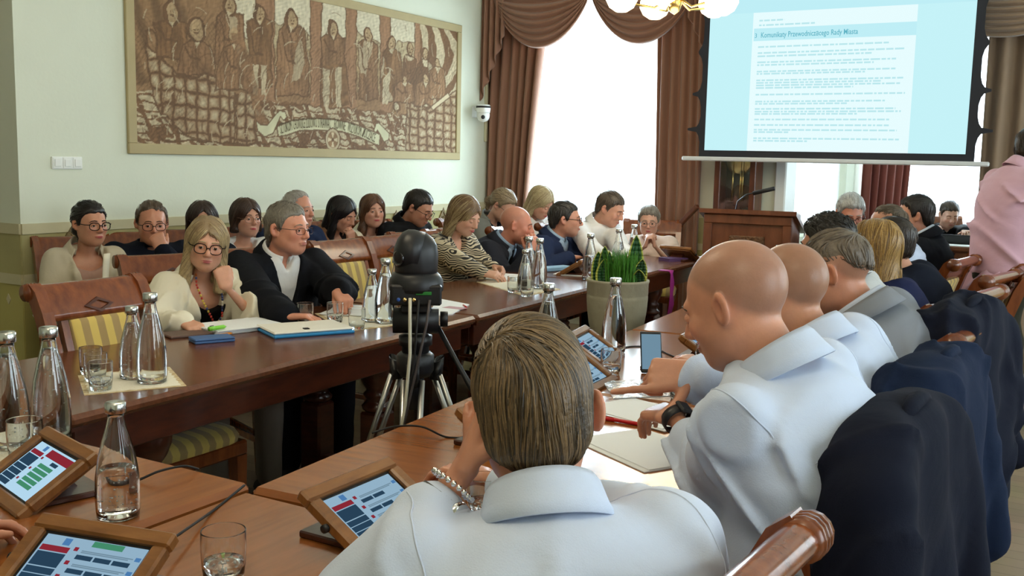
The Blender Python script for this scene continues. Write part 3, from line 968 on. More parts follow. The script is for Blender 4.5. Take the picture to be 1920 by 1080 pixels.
def set_col(me, C):
    a = me.color_attributes.new('Col', 'FLOAT_COLOR', 'POINT')
    C = np.asarray(C, np.float32)
    if C.shape[1] == 3: C = np.concatenate([C, np.ones((len(C), 1), np.float32)], 1)
    a.data.foreach_set('color', C.ravel())
_dg = None
def text_geo(txt, bold=0.0):
    cu = bpy.data.curves.new('txt', 'FONT'); cu.body = txt; cu.size = 1.0; cu.resolution_u = 2; cu.offset = bold
    o = bpy.data.objects.new('txt', cu); COL.objects.link(o)
    dg = bpy.context.evaluated_depsgraph_get(); dg.update()
    me = bpy.data.meshes.new_from_object(o.evaluated_get(dg))
    bpy.data.objects.remove(o); bpy.data.curves.remove(cu)
    return me
def text_mesh(name, txt, m, parent, loc, along, height, normal=None, bold=0.0):
    """flat lettering: baseline from loc along the vector, squeezed to its length"""
    me = text_geo(txt, bold)
    xs = [v.co.x for v in me.vertices]
    L = max(xs) - min(xs); x0 = min(xs)
    ax = along.normalized(); s = along.length / L
    if normal is None: normal = Vector((1, 0, 0))
    up = normal.cross(ax).normalized()
    for v in me.vertices:
        c = v.co.copy(); v.co = loc + ax * ((c.x - x0) * s) + up * (c.y * height / .7)
    me.materials.clear(); me.materials.append(m)
    o = bpy.data.objects.new(name, me); COL.objects.link(o); o.parent = parent
    return o
paint_mural()

# light switch
sw = thing('light_switch', 'triple white light switch on the wall left of the mural', 'light switch', (LW, 3.617, 1.36))
MB().box(0, .010, -.095, .095, 0, .068, .003).build('back_plate', M['plastic_white'], sw)
for k in (-1, 0, 1):
    f = MB().box(.010, .013, k * .062 - .028, k * .062 + .028, .006, .062, .002).build('frame', M['plastic_white'], sw)
    MB().box(.013, .018, k * .062 - .019, k * .062 + .019, .014, .054, .003).build('rocker', M['plastic_white'], f)
# wall camera
wc = thing('security_camera', 'white dome security camera on a wall bracket left of the window', 'camera', (LW, 7.80, 1.80), R_(-25))
MB().box(0, .02, -.05, .05, .03, .13, .006).build('wall_plate', M['plastic_white'], wc)
MB().box(.02, .10, -.022, .022, .09, .125, .008).build('bracket', M['plastic_white'], wc)
T = Matrix.Translation((.14, 0, 0))
MB().lathe([(.0, .14), (.055, .14), (.062, .13), (.064, .10), (.060, .075), (.060, .07)], 24, T).build('housing', M['plastic_white'], wc)
MB().lathe([(.0615, .112), (.066, .112), (.066, .128), (.0615, .128)], 24, T, cap=False).build('dark_band', M['black'], wc)
hd = MB().lathe([(.056, .07), (.058, .05), (.056, .03), (.045, .005), (.025, -.008), (0, -.012)], 24, T).build('camera_head', M['plastic_white'], wc)
MB().lathe([(0, .0), (.018, .0), (.018, .012), (.014, .016), (0, .016)], 16, T @ Matrix.Rotation(R_(-35), 4, 'Z') @ Matrix.Translation((.045, 0, .03)) @ Matrix.Rotation(R_(90), 4, 'Y')).build('lens', M['black'], hd)
# vertical conduit near the corner
o = MB().box(LW, LW + .018, 7.96, 8.0, 1.62, CEIL, .004).build('cable_conduit', M['strip']); tag(o, 'beige cable conduit running up the wall behind the dome camera', 'conduit')
# picture at the top left
pf = thing('picture_frame', 'framed picture cut off at the top left corner', 'picture', (-5.55, 3.33, 2.05))
for (a, b, c, d) in ((-.5, .5, 0, .06), (-.5, .5, 1.14, 1.2), (-.5, -.44, .06, 1.14), (.44, .5, .06, 1.14)):
    MB().box(a, b, -.03, 0, c, d, .006).build('frame_bar', mat('picture_frame_gilt', srgb(140, 120, 80), .5), pf)
MB().box(-.44, .44, -.012, 0, .06, 1.14).build('canvas', mat('picture_canvas', srgb(120, 100, 62), .7, color2=srgb(70, 56, 36), vscale=6), pf)

# ================================================================== PROJECTION SCREEN
SY = 7.68
def emis(name, c, s):
    m = bpy.data.materials.new(name); m.use_nodes = True
    nt = m.node_tree; nt.nodes.remove(nt.nodes['Principled BSDF'])
    e = nt.nodes.new('ShaderNodeEmission'); e.inputs[0].default_value = tuple(c) + (1,); e.inputs[1].default_value = s
    nt.links.new(e.outputs[0], nt.nodes['Material Output'].inputs[0])
    return m
ps = thing('projection_screen', 'lowered projection screen showing a pale blue meeting agenda', 'projection screen', (-1.84 * .972, SY, 1.489))
ps.scale = (.972, 1, .972)
X0, X1 = -2.80 + 1.84, -.865 + 1.84
ZB, ZT = .085, 1.85
M['scr_black'] = mat('screen_border', (.01, .012, .02), .6)
MB().box(X0 - .045, X1 + .06, -.004, .004, .03, ZT + .1).build('fabric', M['scr_black'], ps)
MB().box(-1.145, 1.135, -.022, .022, 0, .034, .008).build('bottom_bar', mat('bar_aluminium', srgb(205, 208, 210), .4), ps)
MB().box(-1.2, 1.2, -.06, .06, ZT + .1, ZT + .22, .02).build('roller_case', M['plastic_white'], ps)
def grad_emis():
    m = bpy.data.materials.new('projected_light'); m.use_nodes = True
    nt = m.node_tree; nt.nodes.remove(nt.nodes['Principled BSDF'])
    e = nt.nodes.new('ShaderNodeEmission'); e.inputs[0].default_value = (.60, .95, 1.0, 1); e.inputs[1].default_value = 1.28
    nt.links.new(e.outputs[0], nt.nodes['Material Output'].inputs[0]); return m
pi_ = MB().box(X0, X1, -.006, -.004, ZB, ZT).build('projected_image', grad_emis(), ps)
pw = X1 - X0
def sp(u, v): return (X0 + pw * u, ZB + (ZT - ZB) * v)
def srect(name, u0, u1, v0, v1, m, k=0):
    (a, c), (b, d) = sp(u0, v0), sp(u1, v1)
    return MB().box(a, b, -.0066 - k * .0005, -.006, c, d).build(name, m, pi_)
m_page = emis('projected_page', (.80, .98, 1.0), 1.36)
m_head = emis('projected_header', (.55, .90, .97), 1.3)
m_line = emis('projected_text', (.56, .90, .95), 1.22)
m_title = emis('projected_title', (.16, .62, .76), 1.0)
srect('page', .18, .80, 0, .60, m_page)
srect('browser_bar', .0, 1, .60, .66, m_head)
srect('title_row', .185, .80, .478, .532, m_head, 1)
(a, c) = sp(.215, .492); (b, _) = sp(.59, .492)
text_mesh('title_text', 'Komunikaty Przewodniczącego Rady Miasta', m_title, pi_, Vector((a, -.0078, c)), Vector((b - a, 0, 0)), .040, Vector((0, -1, 0)), .010)
(a, c) = sp(.190, .492); (b, _) = sp(.196, .492)
text_mesh('title_number', '3', m_title, pi_, Vector((a, -.0078, c)), Vector((.016, 0, 0)), .034, Vector((0, -1, 0)))
rs = random.Random(3)
rows = [(.565, .10), (.545, .22), (.452, .50), (.426, .56), (.412, .44), (.386, .53), (.374, .45), (.346, .53), (.336, .42), (.308, .56), (.297, .48), (.286, .55), (.275, .38), (.246, .57), (.216, .50), (.206, .36), (.184, .54), (.172, .56), (.162, .40), (.138, .52), (.114, .52), (.093, .55), (.083, .14), (.056, .56), (.045, .22)]
tm = MB()
for v, w in rows:
    u = .205
    while u < .205 + w:
        l = rs.uniform(.008, .035)
        (a, c), (b, d) = sp(u, v - .0035), sp(min(u + l, .205 + w), v + .0035)
        tm.box(a, b, -.0068, -.006, c, d); u += l + .005
tl = tm.build('text_lines', m_line, pi_); tl['kind'] = 'stuff'
# tension-cord tabs on both edges
for s, x in ((-1, X0 - .045), (1, X1 + .06)):
    for z in (.25, .53, .86, 1.2):
        k = .105 if z < .4 else (.075 if z < .7 else .04)
        P = [(x, z + .10), (x + s * .012, z + .05), (x + s * .03, z + .022), (x + s * k, z + .008), (x + s * k, z - .008), (x + s * .03, z - .022), (x + s * .012, z - .05), (x, z - .10)]
        if s > 0: P = P[::-1]
        MB().prism(P, 'y', -.004, .004).build('cord_tab', M['scr_black'], ps)

# ================================================================== CHANDELIER
M['lamp_globe'] = emis('lit_opal_globe', (1.0, .86, .58), 5.0)
ch = thing('chandelier', 'brass chandelier with glowing opal glass globes in front of the tall window', 'chandelier', (-2.34, 5.95, 2.30))
MB().tube([(0, 0, .12), (0, 0, CEIL - 2.30)], .012, 8).build('stem', M['brass'], ch)
MB().lathe([(0, .06), (.03, .08), (.05, .14), (.03, .2), (.015, .26)], 16).build('hub', M['brass'], ch)
MB().lathe([(0, CEIL - 2.30 - .05), (.06, CEIL - 2.30 - .03), (.07, CEIL - 2.30)], 16).build('canopy', M['brass'], ch)
for k in range(5):
    a = R_(72 * k + 62); c, s = math.cos(a), math.sin(a)
    arm = MB().tube([(.03 * c, .03 * s, .16), (.12 * c, .12 * s, .10), (.24 * c, .24 * s, .12), (.31 * c, .31 * s, .22), (.32 * c, .32 * s, .28)], .008, 6).build('arm', M['brass'], ch)
    zo = .14 if k != 4 else .10
    T = Matrix.Translation((.32 * c, .32 * s, zo - .07))
    MB().lathe([(.0, .0), (.035, .004), (.075, .03), (.098, .075), (.095, .115), (.07, .16), (.045, .18), (.04, .2)], 20, T).build('globe', M['lamp_globe'], arm)
l = bpy.data.lights.new('chandelier_glow', 'POINT'); l.energy = 45; l.color = (1, .86, .62); l.shadow_soft_size = .35
o = bpy.data.objects.new('chandelier_glow', l); o.location = (-2.34, 5.95, 2.20); COL.objects.link(o)
for p in ((-2.3, 2.2, 2.75), (-.6, .3, 2.8)):  # two unseen chandelier copies with point lights, added for ambient light
    c2 = copy_tree(ch); c2.location = (p[0], p[1], p[2]); c2['label'] = 'added brass chandelier with opal globes hanging out of view, for ambient light, above ' + ('the front tables' if p[1] > 1 else 'the camera')
    l = bpy.data.lights.new('chandelier_glow', 'POINT'); l.energy = 45; l.color = (1, .86, .62); l.shadow_soft_size = .35
    o = bpy.data.objects.new('chandelier_glow', l); o.location = (p[0], p[1], p[2] - .12); COL.objects.link(o)

# ================================================================== LECTERN, CLOCK, DESK
lc = at(1404, 393, 6.95)
po = thing('lectern', 'brown wooden lectern with a panelled front and a carved plaque', 'lectern', (lc.x, lc.y, 0), R_(6))
PW, PH = .30, lc.z
MB().box(-PW, PW, -.02, .34, 0, PH - .03, .008).build('body', M['podium_wood'], po)
MB().prism([(-.06, PH - .03), (-.06, PH), (.40, PH - .14), (.40, PH - .17)], 'x', -PW - .03, PW + .03).build('sloped_top', M['podium_wood'], po)
for (a, b, c, d) in ((-PW, PW, PH - .10, PH - .04), (-PW, PW, .04, .14), (-PW, -PW + .06, .14, PH - .10), (PW - .06, PW, .14, PH - .10)):
    MB().box(a, b, -.04, -.02, c, d, .005).build('front_frame', M['podium_wood'], po)
pl = MB().box(-.12, .12, -.034, -.02, PH - .30, PH - .18, .006).build('carved_plaque', mat('carved_plaque', srgb(120, 84, 52), .5, color2=srgb(70, 44, 28), vscale=60, bump=1.0, bscale=70), po)
gm = MB().tube([(-.12, .12, PH - .06), (-.10, .10, PH + .05), (-.03, .03, PH + .10), (.03, -.01, PH + .115)], .005, 6).build('gooseneck', M['black'], po)
MB().tube([(.025, -.005, PH + .112), (.17, -.03, PH + .15)], .014, 10).build('microphone', M['black_matte'], gm)
# brace bar beside lectern
bar = MB().box(-.02, .02, -.22, .22, -.02, .02, .006, Matrix.Rotation(R_(-42), 4, 'X')).build('wall_brace', M['clock_wood'])
bar.location = (-2.96, FW - .28, .98); bar.rotation_euler = (0, 0, R_(70)); tag(bar, 'slanting dark wooden brace beside the lectern', 'brace')

ck = thing('grandfather_clock', 'tall wooden longcase clock with brass weights behind the lectern', 'clock', (-2.55, FW - .12, 0))
MB().box(-.17, .17, -.10, .10, .0, .5, .01).build('plinth', M['clock_wood'], ck)
for s in (-1, 1):
    MB().box(s * .145 - .025, s * .145 + .025, -.10, .10, .5, 2.0, .006).build('side_post', M['clock_wood'], ck)
MB().box(-.12, .12, .06, .10, .5, 2.0).build('back_board', mat('clock_inner', srgb(58, 34, 24), .5, var=.2), ck)
MB().box(-.12, .12, -.09, -.085, .52, 1.98).build('glass_door', M['pane'], ck)
MB().box(-.2, .2, -.12, .12, 2.0, 2.08, .01).build('cornice', M['clock_wood'], ck)
MB().lathe([(0, 0), (.115, 0), (.12, .006), (.1, .014), (0, .016)], 32, Matrix.Translation((0, .02, 1.50)) @ Matrix.Rotation(R_(90), 4, 'X')).build('pendulum_disc', M['brass'], ck)
for x in (-.045, .02, .04):
    w = MB().lathe([(0, 0), (.010, .0), (.010, .24), (0, .25)], 10, Matrix.Translation((x, 0, 1.17))).build('weight', M['brass'], ck)
    MB().tube([(x, 0, 1.41), (x, 0, 1.9)], .002, 5).build('chain', M['brass'], w)
# the operator's desk in the bay
dk = thing('office_desk', 'brown panelled desk in the bay with a laptop on it', 'desk', (-1.30, 9.55, 0), R_(0))
MB().box(0, 1.7, 0, .62, .76, .80, .008).build('desktop', M['podium_wood'], dk)
for k in range(4):
    MB().box(.02 + k * .42, .40 + k * .42, .04, .06, .06, .745, .008).build('front_panel', M['podium_wood'], dk)
MB().box(.01, 1.69, .045, .055, .03, .76).build('modesty_board', M['table_dark'], dk)
MB().box(0, 1.7, .03, .60, 0, .06, .006).build('plinth', M['table_dark'], dk)
for x in (0.0, 1.66): MB().box(x, x + .04, .04, .60, .06, .76, .006).build('side_panel', M['podium_wood'], dk)
# ================================================================== TABLE THINGS
def tz(px, py, z=TZ):
    p = atz(px, py, z); return (p.x, p.y)
# ---- bottles
def bottle_meshes(h):
    k = h / .275
    out = [(0, .0), (.038, .0), (.043, .004), (.0445, .02), (.0455, .06), (.044, .10), (.038, .145), (.029, .185), (.020, .22), (.0165, .24), (.0160, .252)]
    rk = .5 + .5 * k
    outer = [(r * rk, z * k) for r, z in out]
    inner = [(max(r - .0028, 0) * rk, max(z, .006) * k) for r, z in out[1:]]
    prof = outer + inner[::-1] + [(0, .006 * k)]
    m = MB().lathe(prof, 28, cap=False)
    return m.mesh('glass_body', M['glass']), outer, k, rk
def cap_mesh(k, rk):
    return MB().lathe([(0, .250 * k), (.0205 * rk, .250 * k), (.0215 * rk, .252 * k), (.0215 * rk, .273 * k), (.0195 * rk, .275 * k), (0, .2745 * k)], 24).mesh('steel_cap', M['steel'])
def water_mesh(outer, k, frac):
    zt = .235 * k * frac
    pr = [(0, .0072 * k)]
    for i in range(13):
        z = .0072 * k + (zt - .0072 * k) * i / 12
        r = float(np.interp(z, [p[1] for p in outer[1:]], [p[0] for p in outer[1:]])) - .0036
        pr.append((max(r, .004), z))
    pr.append((0, zt))
    return MB().lathe(pr, 24, cap=False).mesh('water', M['water'])
def bubbles_mesh(outer, k, frac, n=60):
    m = MB()
    for _ in range(n):
        z = random.uniform(.012, .235 * frac - .01) * k
        r = (float(np.interp(z, [p[1] for p in outer[1:]], [p[0] for p in outer[1:]])) - .006) * math.sqrt(random.uniform(.6, 1))
        a = random.uniform(0, 6.28); s = random.uniform(.0008, .0019)
        m.lathe([(0, -s), (s * .87, -s * .5), (s * .87, s * .5), (0, s)], 5, Matrix.Translation((r * math.cos(a), r * math.sin(a), z)), cap=False)
    return m.mesh('bubbles', M['bubble'])
M['bubble'] = mat('air_bubble', (.9, .93, .95), .1, spec=.9)
_bt = {}
def bottle(label, xy, h=.275, frac=0.0, bub=False, group='capped glass water bottles'):
    key = (h,)
    if key not in _bt:
        g, outer, k, rk = bottle_meshes(h); _bt[key] = (g, cap_mesh(k, rk), outer, k)
    g, c, outer, k = _bt[key]
    t = thing('water_bottle', label, 'bottle', (xy[0], xy[1], TZ + .0005), random.random() * 6, group)
    for n, me in (('glass_body', g), ('steel_cap', c)):
        o = bpy.data.objects.new(n, me); COL.objects.link(o); o.parent = t
    if frac:
        wk = ('w', h, frac)
        if wk not in _bt: _bt[wk] = water_mesh(outer, k, frac)
        o = bpy.data.objects.new('water', _bt[wk]); COL.objects.link(o); o.parent = t
        if bub:
            b = bpy.data.objects.new('bubbles', bubbles_mesh(outer, k, frac)); COL.objects.link(b); b.parent = o; b['kind'] = 'stuff'
    return t
bottle('water bottle cut off by the left edge of the picture', tz(20, 838), .275, .95, True)
bottle('full water bottle beside the left edge, with bubbles, behind the tilted tablet', tz(98, 822), .275, .95, True)
bottle('half full water bottle standing alone on the left foreground table', tz(222, 968), .225, .5, True)
bottle('short bubbly bottle behind the taller one on the near placemat', tz(250, 709), .225, .9, True)
bottle('tall clear bottle on the near placemat by the empty chair', tz(285, 717), .275, .9)
bottle('short bottle beside the three tumblers, left of the tripod camera', tz(697, 603), .225, .8)
bottle('left tall bottle of the pair right behind the tripod camera', tz(722, 606), .275, .9)
bottle('tall bottle half hidden by the tripod camera', tz(744, 602), .275, .9)
bottle('short bottle nearest the woman in the zebra blouse', tz(984, 547), .225, .8)
bottle('left tall bottle in front of the bald man in the dark suit', tz(990, 536), .275, .9)
bottle('right tall bottle in front of the bald man in the dark suit', tz(1010, 541), .275, .9)
bottle('partly filled bottle standing left of the planter', tz(1105, 525), .275, .62)
bottle('far bottle in front of the man in the white shirt', tz(1158, 505), .265, .8)
bottle('far bottle between the white shirt man and the grey haired lady', tz(1187, 496), .275, .8)
bottle('bottle rising behind the fair hair of the nearest man', tz(1025, 678), .275, .9)
bottle('tall bottle in front of the planter on the right row of tables', tz(1150, 660), .275, .9)
bottle('small bottle by the lectern, left of the four', (-1.640, 6.020), .225)
bottle('small bottle by the lectern, second of the four', (-1.572, 6.110), .225)
bottle('small bottle by the lectern, third of the four', (-1.541, 6.020), .225)
bottle('small bottle by the lectern, right of the four', (-1.473, 6.110), .225)
# ---- tumblers
def tumbler_mesh():
    out = [(0, 0), (.026, 0), (.028, .0006), (.0296, .003), (.0310, .008), (.0335, .03), (.0350, .06), (.0346, .083), (.0345, .0845), (.0342, .085)]
    inn = [(.0333, .085), (.0330, .0845), (.0329, .083), (.0335, .06), (.0318, .03), (.0295, .017), (.027, .014), (.024, .0125), (0, .011)]
    return MB().lathe(out + inn, 28, cap=False).mesh('glass_body', M['glass'])
tum = tumbler_mesh()
tum_w = MB().lathe([(0, .0118), (.0262, .0148), (.0305, .03), (.0312, .036), (0, .036)], 24, cap=False).mesh('water', M['water'])
tum_b = MB()
for _ in range(40):
    a = random.uniform(0, 6.28); r = .028 * math.sqrt(random.random()); z = random.uniform(.015, .034); s = random.uniform(.0012, .0025)
    tum_b.lathe([(0, -s), (s * .87, -s * .5), (s * .87, s * .5), (0, s)], 5, Matrix.Translation((r * math.cos(a), r * math.sin(a), z)), cap=False)
tum_b = tum_b.mesh('bubbles', M['bubble'])
def tumbler(label, xy, water=False, bub=False, s=1.0):
    t = thing('drinking_glass', label, 'glass', (xy[0], xy[1], TZ + .0005), random.random() * 6, 'drinking glasses')
    t.scale = (s, s, s)
    o = bpy.data.objects.new('glass_body', tum); COL.objects.link(o); o.parent = t
    if water:
        w = bpy.data.objects.new('water', tum_w); COL.objects.link(w); w.parent = t
        if bub:
            b = bpy.data.objects.new('bubbles', tum_b); COL.objects.link(b); b.parent = w; b['kind'] = 'stuff'
    return t
tumbler('glass with sparkling water at the bottom edge, in front of the frame tablet', tz(420, 1092), True, True, 1.05)
tumbler('sparkling glass behind the wrist watch of the fair haired man', tz(905, 972), True, True)
tumbler('rear glass of the three on the near placemat', tz(171, 701), False)
tumbler('middle glass of the three on the near placemat', tz(180, 714), False)
tumbler('front glass of the three on the near placemat', tz(189, 731), True, True)
tumbler('glass at the left edge behind the tilted tablet', tz(48, 862), False, False, 1.1)
tumbler('glass right of the microphone, in front of the man in the black jacket', tz(572, 606), True)
tumbler('glass under the clasped hand of the man in the black jacket', tz(628, 605), True, True)
tumbler('glass at the left end of the second placemat', tz(669, 617), False)
tumbler('left glass of the pair before the woman in the zebra blouse', tz(963, 548), False)
tumbler('right glass of the pair before the woman in the zebra blouse', tz(988, 556), False)
tumbler('upside glass beside the pale blue folder on the far table', tz(1113, 505), True)
tumbler('glass beside the tablet left of the bald man', tz(1145, 702), True)
tumbler('glass in front of the chin of the bald man', tz(1322, 690), True)
tumbler('glass under the pointing hand of the bald man', tz(1276, 748), True)

# ---- flat things
def quad_sheet(name, label, cat, pts, t, m, z=TZ, group=None, parent=None, cat_on=True):
    """thin slab whose four corners lie at table points pts"""
    cx = sum(p[0] for p in pts) / 4; cy = sum(p[1] for p in pts) / 4
    mb = MB().prism([(p[0] - cx, p[1] - cy) for p in pts], 'z', 0, t)
    o = mb.build(name, m, parent, (cx, cy, z))
    if label: tag(o, label, cat, group)
    return o
def rect(c, w, h, ang):
    ca, sa = math.cos(ang), math.sin(ang)
    return [(c[0] + x * ca - y * sa, c[1] + x * sa + y * ca) for x, y in ((-w / 2, -h / 2), (w / 2, -h / 2), (w / 2, h / 2), (-w / 2, h / 2))]
M['lace'] = mat('lace_cloth', srgb(232, 226, 208), .85, bump=.4, bscale=160)
M['lace_gold'] = mat('lace_gold', srgb(168, 138, 84), .8, color2=srgb(224, 212, 180), vscale=45)
def placemat(label, corners, gold=True):
    pts = [tz(*c) for c in corners]
    o = quad_sheet('placemat', label, 'placemat', pts, .0006, M['lace_gold'] if gold else M['lace'], TZ + .0002, 'table placemats')
    cx = sum(p[0] for p in pts) / 4; cy = sum(p[1] for p in pts) / 4
    q = [((p[0] - cx) * .90, (p[1] - cy) * .90) for p in pts]
    # wavy inner cloth
    poly = []
    for i in range(4):
        a, b = Vector(q[i]), Vector(q[(i + 1) % 4])
        for k in range(14):
            p = a.lerp(b, k / 14); poly.append((p.x * (1 + .03 * math.sin(k * 2.9)), p.y * (1 + .03 * math.sin(k * 2.9))))
    MB().prism(poly, 'z', .0006, .0012).build('lace_centre', M['lace'], o)
placemat('lace placemat with gold border under the glasses by the empty chair', [(146, 704), (158, 742), (350, 724), (318, 688)])
placemat('cream placemat under the bottles left of the tripod camera', [(590, 588), (648, 622), (800, 604), (745, 575)])
placemat('cream placemat before the woman in the zebra blouse', [(893, 529), (985, 556), (1052, 543), (960, 518)])
placemat('white cloth under the bottles at the left edge', [(-30, 800), (-25, 872), (112, 862), (100, 806)], False)

# document stacks
def stack(label, c, w, h, ang, n, cat='papers', m=None, name='document_stack', group=None, jitter=.012, t=.0028):
    st = thing(name, label, cat, (c[0], c[1], TZ + .0003), ang, group)
    for k in range(n):
        dx, dy = random.uniform(-jitter, jitter), random.uniform(-jitter, jitter)
        MB().box(-w / 2 + dx, w / 2 + dx, -h / 2 + dy, h / 2 + dy, k * t, (k + 1) * t - .0004).build('sheet', m or M['paper'], st)
    return st
s1 = stack('thick pile of white documents under the hand of the blonde woman', tz(445, 616), .30, .22, R_(75), 7)
stack('open white notes beside the blonde woman, at the left of her documents', tz(492, 606), .21, .28, R_(8), 3)
bw_ = thing('blue_wallet', 'blue folded wallet lying by the blonde woman', 'wallet', tz(397, 640) + (TZ + .0005,), R_(64))
MB().box(-.075, .075, -.045, .045, 0, .009, .003).build('cover', mat('blue_leather', srgb(64, 98, 150), .55, bump=.2, bscale=200), bw_)
MB().box(-.075, .075, -.044, .042, .0095, .018, .003).build('flap', bpy.data.materials['blue_leather'], bw_)
nb = MB().box(-.09, .09, -.06, .06, 0, .01, .003).build('notebook', mat('brown_cover', srgb(96, 72, 64), .5)); nb.location = tz(352, 628) + (TZ + .0003,); nb.rotation_euler = (0, 0, R_(70)); tag(nb, 'thin brown notebook under the blonde woman\'s hand', 'notebook')
def pen(name, label, a, b, r, body, capc=None, z=TZ, cat='pen'):
    a = Vector((a[0], a[1], z + r + .0004)); b = Vector((b[0], b[1], z + r + .0004))
    d = b - a
    t = thing(name, label, cat, (a.x, a.y, a.z), math.atan2(d.y, d.x))
    L = d.length
    MB().tube([(0, 0, 0), (.004, 0, 0), (L * .85, 0, 0), (L, 0, 0)], [r * .6, r, r, r * .25], 10).build('barrel', body, t)
    MB().tube([(.0, 0, 0), (L * .3, 0, 0)], r * 1.12, 10).build('cap', capc or body, t)
    MB().box(.004, L * .26, -r * .2, r * .2, r, r * 1.5).build('clip', M['steel'], t)
    return t
neon = mat('neon_green', srgb(130, 210, 60), .4); orange = mat('orange_plastic', srgb(220, 140, 50), .4); red = mat('red_plastic', srgb(190, 20, 30), .35)
hp = TZ + .0225
pen('highlighter', 'green highlighter lying on the documents', tz(392, 621, hp), tz(424, 616, hp), .008, neon, z=hp, cat='highlighter')
pen('highlighter', 'second green highlighter at the edge of the documents', tz(402, 626), tz(430, 622), .008, neon, mat('dark_green', srgb(50, 130, 50), .4), z=TZ, cat='highlighter')
pen('pen', 'orange pen in front of the white documents', tz(404, 632), tz(436, 627), .005, orange)
pen('pen', 'red ballpoint pen lying beside the bald man\'s papers', tz(1128, 787), tz(1208, 801), .0055, red)
# white folder on blue folder with a black clip
fo = thing('document_folder', 'white folder on a blue folder with a black clip, left of the tripod', 'folder', tz(572, 622) + (TZ + .0003,), R_(62))
MB().box(-.165, .165, -.115, .115, 0, .012, .004).build('blue_folder', mat('blue_card', srgb(40, 130, 190), .4), fo)
MB().box(-.16, .165, -.10, .12, .0125, .022, .004).build('white_folder', M['paper_cream'], fo)
MB().box(-.03, -.008, -.075, -.052, .0222, .026, .001).build('clip', M['black'], fo)
# hand microphone
mc = thing('hand_microphone', 'handheld microphone with a round grey head beside the white folder', 'microphone', tz(528, 603) + (TZ + .0225,), R_(150))
MB().lathe([(0, -.024), (.014, -.022), (.022, -.012), (.0235, 0), (.022, .010), (.017, .019), (0, .024)], 20, Matrix.Rotation(R_(90), 4, 'Y')).build('grille', mat('mic_grille', (.22, .24, .24), .5, metal=.6, bump=.8, bscale=400), mc)
MB().tube([(.018, 0, 0), (.05, 0, -.004), (.18, 0, -.008)], [.016, .014, .010], 12).build('handle', M['black'], mc)
stack('white papers under the hands of the man in the black jacket', tz(668, 584), .21, .30, R_(20), 3)
rf = quad_sheet('magazine', 'open magazine with a red edge right of the tripod camera', 'magazine', [tz(800, 594), tz(848, 590), tz(880, 572), tz(822, 561)], .004, M['paper'], TZ + .0003)
MB().box(-.02, .085, -.012, .05, .004, .0046).build('printed_block', mat('pink_print', srgb(190, 150, 160), .6), rf)
MB().tube([(.02, .11, .006), (.07, .06, .006)], .004, 6).build('red_spine', red, rf)
stack('loose white papers under the pen of the woman in the zebra blouse', tz(948, 522), .24, .30, R_(10), 4)
bf = MB().box(-.11, .11, -.04, .04, 0, .03, .006).build('binder', mat('pale_blue_card', srgb(140, 180, 215), .5)); bf.location = tz(1040, 508) + (TZ + .0003,); bf.rotation_euler = (0, 0, R_(70)); tag(bf, 'pale blue binder before the man in the navy suit', 'binder')
stack('white papers beside the pale blue binder', tz(1078, 514), .20, .24, R_(12), 2)
stack('sheets before the man in the white shirt', tz(1160, 497), .20, .26, R_(0), 2)
stack('white papers at the far table corner right of the planter', tz(1292, 484), .22, .20, R_(30), 2)
stack('purple book lying before the grey haired lady', tz(1262, 489), .17, .12, R_(60), 2, 'book', mat('purple_cover', srgb(92, 66, 110), .5), 'book', None, .001, .012)
stack('white lined paper between the two nearest white shirts', tz(1205, 842), .21, .297, R_(60), 2)
stack('open brochure under the wrist watch of the bald man', tz(1215, 778), .20, .29, R_(72), 3)
M['sleeve'] = mat('clear_plastic', (.95, .97, .98), .08, trans=.9, ior=1.2, bump=.6, bscale=25)
ps_ = quad_sheet('plastic_sleeve', 'clear plastic sleeve under the pointing finger', 'plastic sleeve', [tz(1130, 722), tz(1150, 755), tz(1285, 748), tz(1262, 716)], .004, M['sleeve'], TZ + .0092)
# phone on a small easel
ph = thing('smartphone', 'dark smartphone propped upright beyond the pointing finger', 'phone', tz(1222, 700) + (TZ + .001,), R_(30))
Mt = Matrix.Rotation(R_(62), 4, 'X')
MB().box(-.036, .036, 0, .145, -.004, .004, .003, Mt).build('case', M['black'], ph)
MB().box(-.032, .032, .012, .135, .004, .0046, 0, Mt).build('screen', emis('phone_screen', (.35, .6, .8), .6), ph)
MB().box(-.03, .03, .04, .085, .0, .006, .002).build('easel', M['black'], ph)

